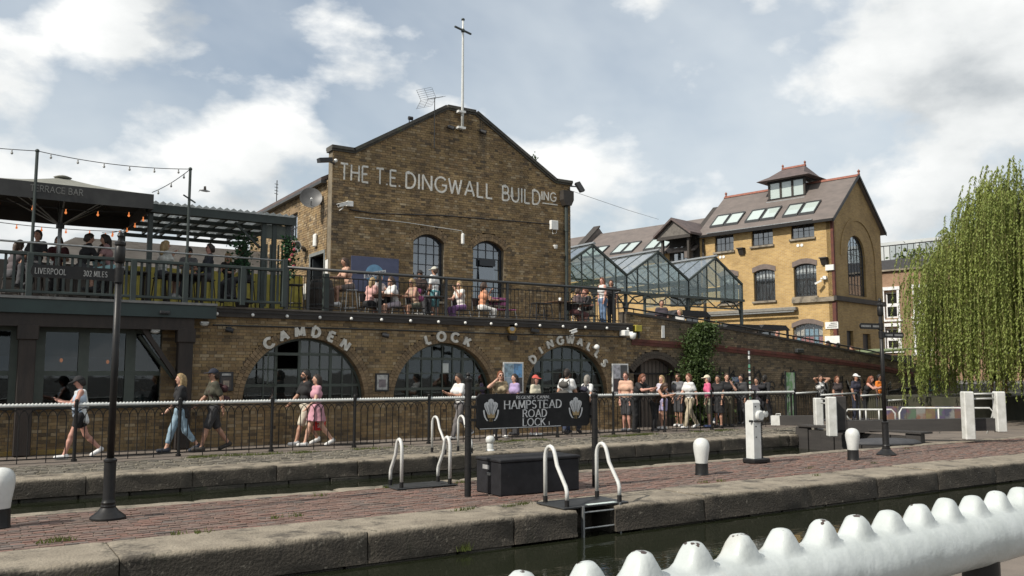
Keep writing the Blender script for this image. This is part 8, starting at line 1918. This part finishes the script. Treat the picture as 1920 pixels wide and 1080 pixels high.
person('fair man in white T-shirt and stone trousers walking by the climber', tow(1299, 19.7), 85, 1.78, 'walk', 0, 'auburn', 0, W_, None, .6, (.42, .36, .26), 1.0, W_)
person('person in cream hat and bright pink shirt with khaki shorts', tow(1325, 19.75), 60, 1.70, 'stand', 0, 'grey', 0, (.66, .12, .24), None, 1.3, (.25, .25, .18), .45, (.15, .2, .4), cap=(.62, .56, .42))
person('woman in long black dress with yellow shoulder bag', tow(1344, 19.6), 120, 1.70, 'stand', 1, 'dark', .7, BK, None, .3, BK, .3, DG, skirt=1.0, female=True)
person('man in black T-shirt and khaki trousers with hand to his face', tow(1369, 19.55), 150, 1.76, 'handface', 0, 'brown', 0, BK, None, .6, (.12, .105, .07), 1.0, DG)
person('man in dark jacket behind the man touching his face', tow(1392, 20.2), 110, 1.72, 'stand', 1, 'dark', 0, (.05, .045, .045), None, 1.8, DG, 1.0, DG)
person('woman in dark top and shorts near the paddle gear', tow(1414, 20.0), 100, 1.64, 'walk', 1, 'dark', .5, (.035, .03, .04), None, .4, (.03, .03, .04), .3, DG, female=True)
person('person in black hooded top walking by the green doorway', tow(1442, 20.0), -80, 1.74, 'walk2', 2, 'black', 0, BK, None, 1.9, (.02, .02, .024), 1.0, DG, backpack=(.02, .02, .025))
person('woman in black and white top with both hands on her head', tow(1541, 19.75), 165, 1.70, 'armsup', 1, 'brown', .3, W_, BK, .1, BK, 1.0, DG, female=True)
person('woman with dark red hair beside the woman with raised arms', tow(1574, 20.0), 160, 1.66, 'stand', 1, 'auburn', .4, (.045, .035, .035), None, .5, (.10, .03, .03), 1.0, DG, female=True)
person('man in white cap and navy T-shirt at the stepped fence', tow(1600, 19.75), 175, 1.74, 'stand', 1, 'dark', 0, (.022, .026, .045), None, .6, (.03, .035, .06), 1.0, DG, cap=W_)
person('red haired woman in black vest leaning on the stepped fence', tow(1627, 19.7), 190, 1.72, 'lean', 3, 'ginger', .6, BK, None, 0, BK, 1.0, DG, female=True)
person('person in bright orange T-shirt behind the right hand fingerpost', tow(1650, 20.0), 180, 1.72, 'stand', 2, 'black', 0, (.72, .20, .025), None, .6, DG, 1.0, DG)
q = at_t(1866, 742, 33); person('bare chested man in dark shorts under the willow', (q.x, q.y, q.z), 150, 1.78, 'stand', 0, 'dark', 0, W_, None, .6, BK, .4, DG, topless=True, res=.026)
q = at_t(1883, 742, 32.6); person('person in white top and pale skirt under the willow', (q.x, q.y, q.z), 160, 1.80, 'stand', 1, 'dark', .3, W_, None, .6, (.55, .55, .56), .3, DG, skirt=.8, female=True, res=.026)
b = MB(); b.box(q.x-4, q.x+8, q.y-.8, q.y+4, -1.5, q.z); struct('willow_bank', b, mat('dark_earth', (.055, .05, .035), .95, (.03, .032, .018), 2, bump=.4))  # bank of dark earth under the willow
# ---- terrace over the arches
def ter(u, Y, v=560): return (uX(u, Y, v), Y, DECK)
def seat_for(u, vh, Y, H, pose): 
    z = atY(u, vh, Y)[1]-DECK; return min(.82, max(.34, z-.085*H/1.72-(.44 if pose != 'sit' else .425)*H))
def sitter(label, u, vh, Y, hd, H, pose, *a, **k):
    s_ = seat_for(u, vh, Y, H, pose); p = ter(u, Y); person(label, p, hd, H, pose, *a, seat=s_, res=.023, **k); return p, s_
SEATS = []
def S_(*a, **k): SEATS.append(sitter(*a, **k))
S_('brown haired woman in pale orange vest perched on a tall stool', 655, 489, 22.2, 95, 1.70, 'sit', 1, 'brown', .8, (.62, .40, .30), (.5, .3, .22), 0, (.16, .13, .12), .3, W_, shades=False, female=True)
S_('woman in pink top with fair hair seated with her back turned', 692, 524, 22.5, -60, 1.62, 'sit', 3, 'blond', .2, (.56, .32, .29), None, .2, BK, .35, W_, female=True)
S_('dark haired woman in pale top drinking at the first terrace table', 708, 519, 23.1, 200, 1.64, 'drink', 0, 'dark', .1, (.58, .50, .47), None, .3, DG, .5, W_, female=True)
S_('woman in white T-shirt with long brown hair leaning at the table', 742, 526, 22.3, 95, 1.66, 'sit', 0, 'brown', .9, W_, None, .6, (.42, .36, .40), .35, W_, female=True)
S_('blonde woman in tan top and green skirt beside a pink rucksack', 779, 536, 22.3, 110, 1.62, 'sit', 1, 'blond', .4, (.38, .26, .19), None, 0, (.10, .105, .075), .3, DG, shades=True, female=True, backpack=(.42, .11, .26))
S_('man in dark brown jacket and black hat at the gable window', 788, 511, 23.2, 180, 1.72, 'sitback', 2, 'black', 0, (.06, .04, .035), None, 1.8, DG, 1.0, DG, cap=BK)
person('man in white T-shirt, pale cap and teal shorts standing on the terrace', ter(815, 23.0), 30, 1.64, 'stand', 1, 'brown', 0, (.70, .70, .69), None, .7, (.10, .26, .28), .45, DG, cap=(.50, .49, .42), fat=1.12, res=.023)
S_('blonde woman in white top and purple trousers seated near the railing', 865, 534, 22.2, 105, 1.62, 'drink', 0, 'blond', .9, (.66, .64, .60), None, .3, (.16, .08, .20), .9, DG, female=True)
S_('woman in orange vest and white trousers seated by the pink chairs', 903, 546, 22.0, -95, 1.62, 'drink', 1, 'brown', .1, (.62, .28, .16), None, 0, (.70, .69, .66), 1.0, W_, female=True)
S_('pink faced man in dark shirt seated by the downpipe', 1076, 546, 22.0, -100, 1.68, 'sit', 3, 'brown', 0, (.08, .06, .065), None, .6, (.16, .07, .07), .5, DG)
S_('person in white shirt seated between two others at the terrace end', 1090, 552, 22.6, 160, 1.60, 'sit', 0, 'dark', .2, W_, None, .6, W_, 1.0, DG)
S_('man in black T-shirt with sunburnt arms seated at the terrace end', 1106, 546, 22.1, 80, 1.72, 'sit', 3, 'auburn', 0, (.035, .035, .038), None, .6, (.28, .25, .19), .5, W_)
person('woman in white vest and blue jeans standing at the terrace end', ter(1130, 21.7), 100, 1.52, 'stand', 3, 'auburn', .5, W_, None, 0, (.13, .20, .32), 1.0, DG, female=True, res=.023)
person('person in black behind the woman in jeans', ter(1146, 21.9), 140, 1.50, 'stand', 1, 'dark', .3, BK, None, .6, BK, 1.0, DG, res=.023)
# ---- deck on the left
DKP = []
def dk(label, u, vh, Y, hd, pose, *a, **k):
    H = 1.72; z = atY(u, vh, Y)[1]-DECK; s_ = min(.82, max(.36, z-.085-(.44*H))); p = (uX(u, Y, 520), Y, DECK); person(label, p, hd, H, pose, *a, seat=s_, res=.024, **k); DKP.append((p, s_))
dk('dark haired man in black seated beside the tall festoon pole', 65, 426, 22.2, 150, 'sitback', 1, 'black', 0, BK, None, .6, DG, 1.0, DG)
dk('man with cropped dark hair in black top seated under the parasol', 150, 440, 21.9, -80, 'sit', 0, 'dark', 0, BK, None, 1.8, DG, 1.0, DG)
dk('person in faded pink top seated behind the LIVERPOOL fingerpost', 208, 443, 21.9, 85, 'sit', 0, 'dark', .2, (.34, .20, .20), None, .6, (.3, .5, .52), .5, DG)
dk('blonde woman in white lace top under the pergola', 302, 455, 21.8, -70, 'drink', 0, 'blond', .4, (.56, .56, .52), (.36, .36, .33), .6, DG, .5, W_, female=True)
dk('man in sunglasses and dark jacket leaning under the pergola', 388, 462, 21.9, 90, 'sitback', 3, 'dark', 0, (.02, .026, .03), None, 1.8, DG, 1.0, DG, shades=True)
dk('man in dark green shirt by the leafy pergola corner', 463, 462, 22.2, 100, 'sit', 1, 'dark', 0, (.022, .03, .024), None, 1.4, DG, 1.0, DG)
dk('person in dark top behind the balustrade near the frame edge', 20, 452, 22.4, -60, 'sit', 1, 'brown', .3, (.09, .075, .08), None, .8, DG, 1.0, DG)
dk('person in dark red top seated at the parasol table', 108, 446, 23.0, 170, 'sit', 1, 'dark', .2, (.10, .03, .035), None, .6, DG, 1.0, DG)
dk('man in black cap and grey top behind the crossbar pole', 352, 458, 23.2, 160, 'sitback', 1, 'dark', 0, (.16, .16, .17), None, .6, DG, 1.0, DG, cap=BK)
dk('woman in teal striped top below the parasol edge', 182, 462, 22.8, -150, 'sit', 0, 'brown', .5, (.30, .48, .50), (.05, .08, .1), .6, DG, 1.0, DG, female=True)
dk('fair haired woman in black beside the yellow screen', 430, 462, 23.6, 150, 'sit', 0, 'blond', .5, BK, None, .4, DG, 1.0, DG, female=True)
person('man in grey T-shirt and dark shorts beside the climber', tow(1268, 20.2), 110, 1.76, 'stand', 1, 'brown', 0, (.16, .16, .165), None, .6, DG, .45, W_)
person('woman in pale yellow top walking behind the pink shirt', tow(1352, 20.3), -85, 1.68, 'walk', 0, 'brown', .6, (.55, .44, .12), None, .3, (.05, .06, .09), 1.0, W_, female=True)
person('man in grey T-shirt seated inside the bar window', (uX(276, 22.0, 720), 22.0, .05), 20, 1.74, 'sit', 1, 'dark', 0, (.30, .30, .30), None, .6, DG, 1.0, DG, seat=.60, fat=1.15)
part(BAR, 'stool', MB().cbox(uX(276, 22.0, 720)-.2, uX(276, 22.0, 720)+.2, 21.85, 22.2, .05, .60, .02), dark_timber)
# ---- walkers on the ramp, seen over its parapet
def rmp(label, u, vh, Y, hd, H, *a, **k):
    x, z = atY(u, vh, Y); person(label, (x, Y, z-H), hd, H, 'stand', *a, res=.026, **k)
rmp('man with red face behind the parapet below the glass canopy', 1240, 565, 22.6, 150, 1.75, 1, 'dark', 0, (.05, .04, .05), None, .6, DG)
rmp('person with pale blond hair above the climber', 1275, 581, 22.4, 90, 1.72, 0, 'blond', 0, (.5, .5, .48), None, .6, DG)
rmp('bald man in white T-shirt behind the ramp parapet', 1457, 623, 22.4, 140, 1.75, 3, 'grey', 0, W_, None, .6, DG, bald=True)
rmp('person in black leaning at the ramp parapet beside the bald man', 1490, 629, 22.3, 175, 1.70, 1, 'brown', 0, BK, None, .6, DG)
rmp('dark haired walker on the ramp below the hall sign', 1553, 641, 22.4, 90, 1.70, 2, 'black', .2, (.10, .09, .1), None, .6, DG)
rmp('walker with dark hair and pale collar on the ramp', 1571, 645, 22.3, -90, 1.70, 1, 'black', 0, W_, None, .6, DG)
rmp('walker on the ramp near the pale green kiosk roof', 1597, 651, 22.4, 90, 1.68, 1, 'auburn', .2, (.2, .15, .15), None, .6, DG)
b = MB(); pp = [(18.66, 2.55), (21.45, 2.28), (26.1, 1.75), (30.6, 1.3), (36, .55), (60, .2)]
for (xa, za), (xb_, zb_) in zip(pp, pp[1:]): b.add([(xa, WALL_Y+.36, za), (xb_, WALL_Y+.36, zb_), (xb_, 23.6, zb_), (xa, 23.6, za), (xa, WALL_Y+.36, -1), (xb_, WALL_Y+.36, -1), (xb_, 23.6, -1), (xa, 23.6, -1)], [(0,1,2,3),(0,4,5,1),(1,5,6,2),(2,6,7,3),(3,7,4,0)])
struct('ramp', b, path_m)
# ------------------------------------------------------------------ terrace furniture
def chair_under(p, s_, label, m_, tall=False, back=True):
    T = thing('stool' if tall else 'chair', label, 'stool' if tall else 'chair', (p[0], p[1], DECK)); x, y = p[0], p[1]; z = DECK+s_; w_ = .17 if tall else .21
    part(T, 'seat', MB().cbox(x-w_, x+w_, y-w_, y+w_, z-.035, z-.002, .01), m_)
    for sx in (-1, 1):
        for sy in (-1, 1): part(T, 'leg', MB().cyl((x+sx*(w_+.03), y+sy*(w_+.03), DECK), (x+sx*(w_-.04), y+sy*(w_-.04), z-.03), .014, n=8), m_ if tall else metal_grey)
    if tall: part(T, 'foot_ring', MB().tube([(x+(w_)*math.cos(a), y+(w_)*math.sin(a), DECK+.25) for a in np.linspace(0, 2*math.pi, 13)], .010, 6), m_)
    elif back:
        for sx in (-1, 1): part(T, 'back_post', MB().cyl((x+sx*.19, y+.21, z-.03), (x+sx*.19, y+.26, z+.38), .013, n=8), metal_grey)
        part(T, 'backrest', MB().cbox(x-.2, x+.2, y+.235, y+.26, z+.14, z+.38, .01), m_)
    return T
steel_l = mat('pale_stool_metal', (.42, .42, .41), .4, (.34, .34, .33), 8); blk = plastic_black; pinkc = mat('magenta_chair_plastic', (.36, .085, .22), .5, (.30, .07, .18), 5)
who = ['under the woman in the pale orange vest', 'under the woman in pink', 'under the dark haired woman drinking', 'under the woman in white with long brown hair', 'under the blonde woman in tan', 'under the man in the black hat', 'under the woman in purple trousers', 'under the woman in white trousers', 'under the pink faced man', 'under the person in white at the terrace end', 'under the man with sunburnt arms']
for (p, s_), wl in zip(SEATS, who):
    tall = s_ > .58; chair_under(p, s_, ('tall metal stool ' if tall else 'dark metal chair ')+wl, steel_l if tall else blk, tall)
for (p, s_), wl in zip(DKP, ('under the man by the festoon pole', 'under the cropped haired man below the parasol', 'under the person in faded pink', 'under the woman in white lace', 'under the man in sunglasses', 'under the man in dark green', 'at the deck edge beyond the parasol', 'under the person in dark red', 'under the man in the black cap', 'under the woman in teal stripes', 'under the fair haired woman in black')): chair_under(p, s_, 'dark timber bench seat '+wl, dark_timber, s_ > .58)
def table(u, Y, vtop, label, m_, rad=.34, sq=False):
    x, z = atY(u, vtop, Y); z = max(z, DECK+.68); T = thing('table', label, 'table', (x, Y, DECK))
    part(T, 'table_top', MB().cbox(x-rad, x+rad, Y-rad, Y+rad, z-.035, z, .01) if sq else MB().lathe([(rad-.02, -.035), (rad, -.03), (rad, -.005), (rad-.01, 0), (0, .001)], (x, Y, z), 20), m_)
    part(T, 'stem', MB().cyl((x, Y, DECK), (x, Y, z-.03), .03, n=8), metal_dark); part(T, 'foot', MB().lathe([(.24, 0), (.24, .015), (.05, .04), (.03, .06)], (x, Y, DECK), 16), metal_dark)
    return x, Y, z
def glass_(x, y, z, label, col): one('drinking_glass', label, 'glass', MB().lathe([(.028, 0), (.034, .13), (.031, .13), (.026, .01), (0, .01)], (x, y, z), 12), mat('drink_%d' % int(col[0]*100), col, .2), True)
wood_t = mat('brown_table_wood', (.12, .07, .04), .5, (.08, .045, .028), 6)
x, y, z = table(722, 22.45, 556, 'dark wooden table between the woman in pink and the woman in white', wood_t, .42, True); glass_(x-.15, y, z, 'pale glass on the first terrace table', (.45, .42, .38)); glass_(x+.12, y-.1, z, 'amber glass on the first terrace table', (.5, .28, .08))
x, y, z = table(818, 22.1, 562, 'round metal table in front of the man in white', metal_dark, .36); glass_(x, y, z, 'tall glass on the round table by the man in white', (.35, .36, .36))
x, y, z = table(925, 22.4, 564, 'round table beside the pink chairs', metal_dark, .40); glass_(x-.1, y, z, 'cloudy glass on the table by the pink chairs', (.5, .5, .46))
x, y, z = table(1050, 22.2, 566, 'tall narrow table near the downpipe', wood_t, .38, True); one('paper_cup', 'white paper cup on the tall narrow table', 'cup', MB().lathe([(.035, 0), (.045, .13), (.04, .13), (.03, .01), (0, .01)], (x, y, z), 12), plastic_white, True)
table(1092, 21.7, 572, 'low dark table among the people at the terrace end', metal_dark, .32)
for u, lb in ((934, 'magenta plastic chair tucked by the round table'), (951, 'magenta plastic chair beside the other magenta chair')):
    x = uX(u, 22.3, 580); T = chair_under((x, 22.3), .42, lb, pinkc)
for u, lb in ((1008, 'black metal stool standing empty near the tall table'), (1022, 'second black metal stool standing empty beside the first')):
    chair_under((uX(u, 21.7, 590), 21.7), .62, lb, blk, True)
chair_under((uX(553, 21.5, 570), 21.5), .74, 'tall black metal stool beside the pergola', blk, True)
x = uX(602, 22.0, 570); T = thing('barrel', 'old dark oak barrel used as a table by the side door', 'barrel', (x, 22, DECK)); part(T, 'staves', MB().lathe([(.27, 0), (.31, .15), (.34, .42), (.34, .55), (.31, .80), (.27, .95), (.25, .95), (.25, .93), (0, .93)], (x, 22, DECK), 22), mat('old_oak_staves', (.045, .036, .030), .8, (.028, .022, .018), 14, stretch=(1, 1, .1), bump=.3), True)
for zz_, r_ in ((.06, .292), (.27, .333), (.70, .330), (.89, .288)): part(T, 'hoop', MB().lathe([(r_-.005, -.025), (r_+.006, -.022), (r_+.006, .022), (r_-.005, .025)], (x, 22, DECK+zz_), 22), metal_dark)
x = uX(575, 22.6, 570); T = thing('door_post', 'green timber gate post on the terrace by the side wall', 'post', (x, 21.2, DECK)); part(T, 'post', MB().cbox(x-.07, x+.07, 21.1, 21.24, DECK, 4.3, .01), dark_green)
# tables along the deck
for u, Y, lb in ((105, 21.5, 'dark timber table under the parasol'), (240, 21.6, 'dark timber table behind the fingerpost'), (345, 21.5, 'dark timber table under the pergola')):
    x = uX(u, Y, 520); T = thing('table', lb, 'table', (x, Y, DECK)); part(T, 'table_top', MB().cbox(x-.45, x+.45, Y-.32, Y+.32, DECK+.78, DECK+.82, .01), dark_timber)
    for sx in (-1, 1):
        for sy in (-1, 1): part(T, 'leg', MB().box(x+sx*.38-.03, x+sx*.38+.03, Y+sy*.25-.03, Y+sy*.25+.03, DECK, DECK+.78), dark_timber)
    glass_(x-.1, Y, DECK+.82, 'glass on the '+lb, (.4, .4, .38)); glass_(x+.15, Y+.1, DECK+.82, 'beer glass on the '+lb, (.5, .3, .08))
# green doorway and a sticker covered pole by the graffiti wall
px_ = uX(1407, 19.2, 720); zt_ = atY(1403, 658, 19.2)[1]; T = thing('sticker_pole', 'thin pole plastered with black and white stickers beside the fence', 'pole', (px_, 19.2, 0)); part(T, 'pole', MB().cyl((px_, 19.2, 0), (px_-.03, 19.2, zt_), .03, n=10), metal_grey, True)
rs = random.Random(9)
for k in range(26): z = .9+k*(zt_-1.0)/26; col = rs.choice([(.7, .7, .68), (.03, .03, .03), (.6, .6, .55), (.10, .3, .2), (.02, .02, .03)]); part(T, 'sticker', MB().cyl((px_-.01-.02*z/zt_, 19.2, z), (px_-.01-.02*z/zt_, 19.2, z+.05), .033, n=10), mat('sticker_%d' % int(col[1]*100), col, .6))
xa, xb_ = uX(1473, WALL_Y, 720), uX(1489, WALL_Y, 720); T = thing('painted_door', 'small graffiti covered pale green door in the ramp wall', 'door', ((xa+xb_)/2, WALL_Y, 0)); part(T, 'leaf', MB().box(xa, xb_, WALL_Y-.03, WALL_Y+.0, 0, 1.75), mat('graffitied_green_door', (.16, .32, .14), .7, (.42, .48, .40), 3.5, contrast=(.45, .55))); part(T, 'frame', MB().box(xa-.06, xa, WALL_Y-.04, WALL_Y, 0, 1.8).box(xb_, xb_+.06, WALL_Y-.04, WALL_Y, 0, 1.8), metal_dark)
xa, za_ = atY(1376, 708, WALL_Y); one('wall_notice', 'small blue notice board on the graffitied wall', 'notice', MB().box(xa-.14, xa+.3, WALL_Y-.04, WALL_Y-.018, za_-.42, za_+.02), mat('blue_notice', (.06, .09, .20), .6, (.30, .34, .4), 8, contrast=(.5, .6)))
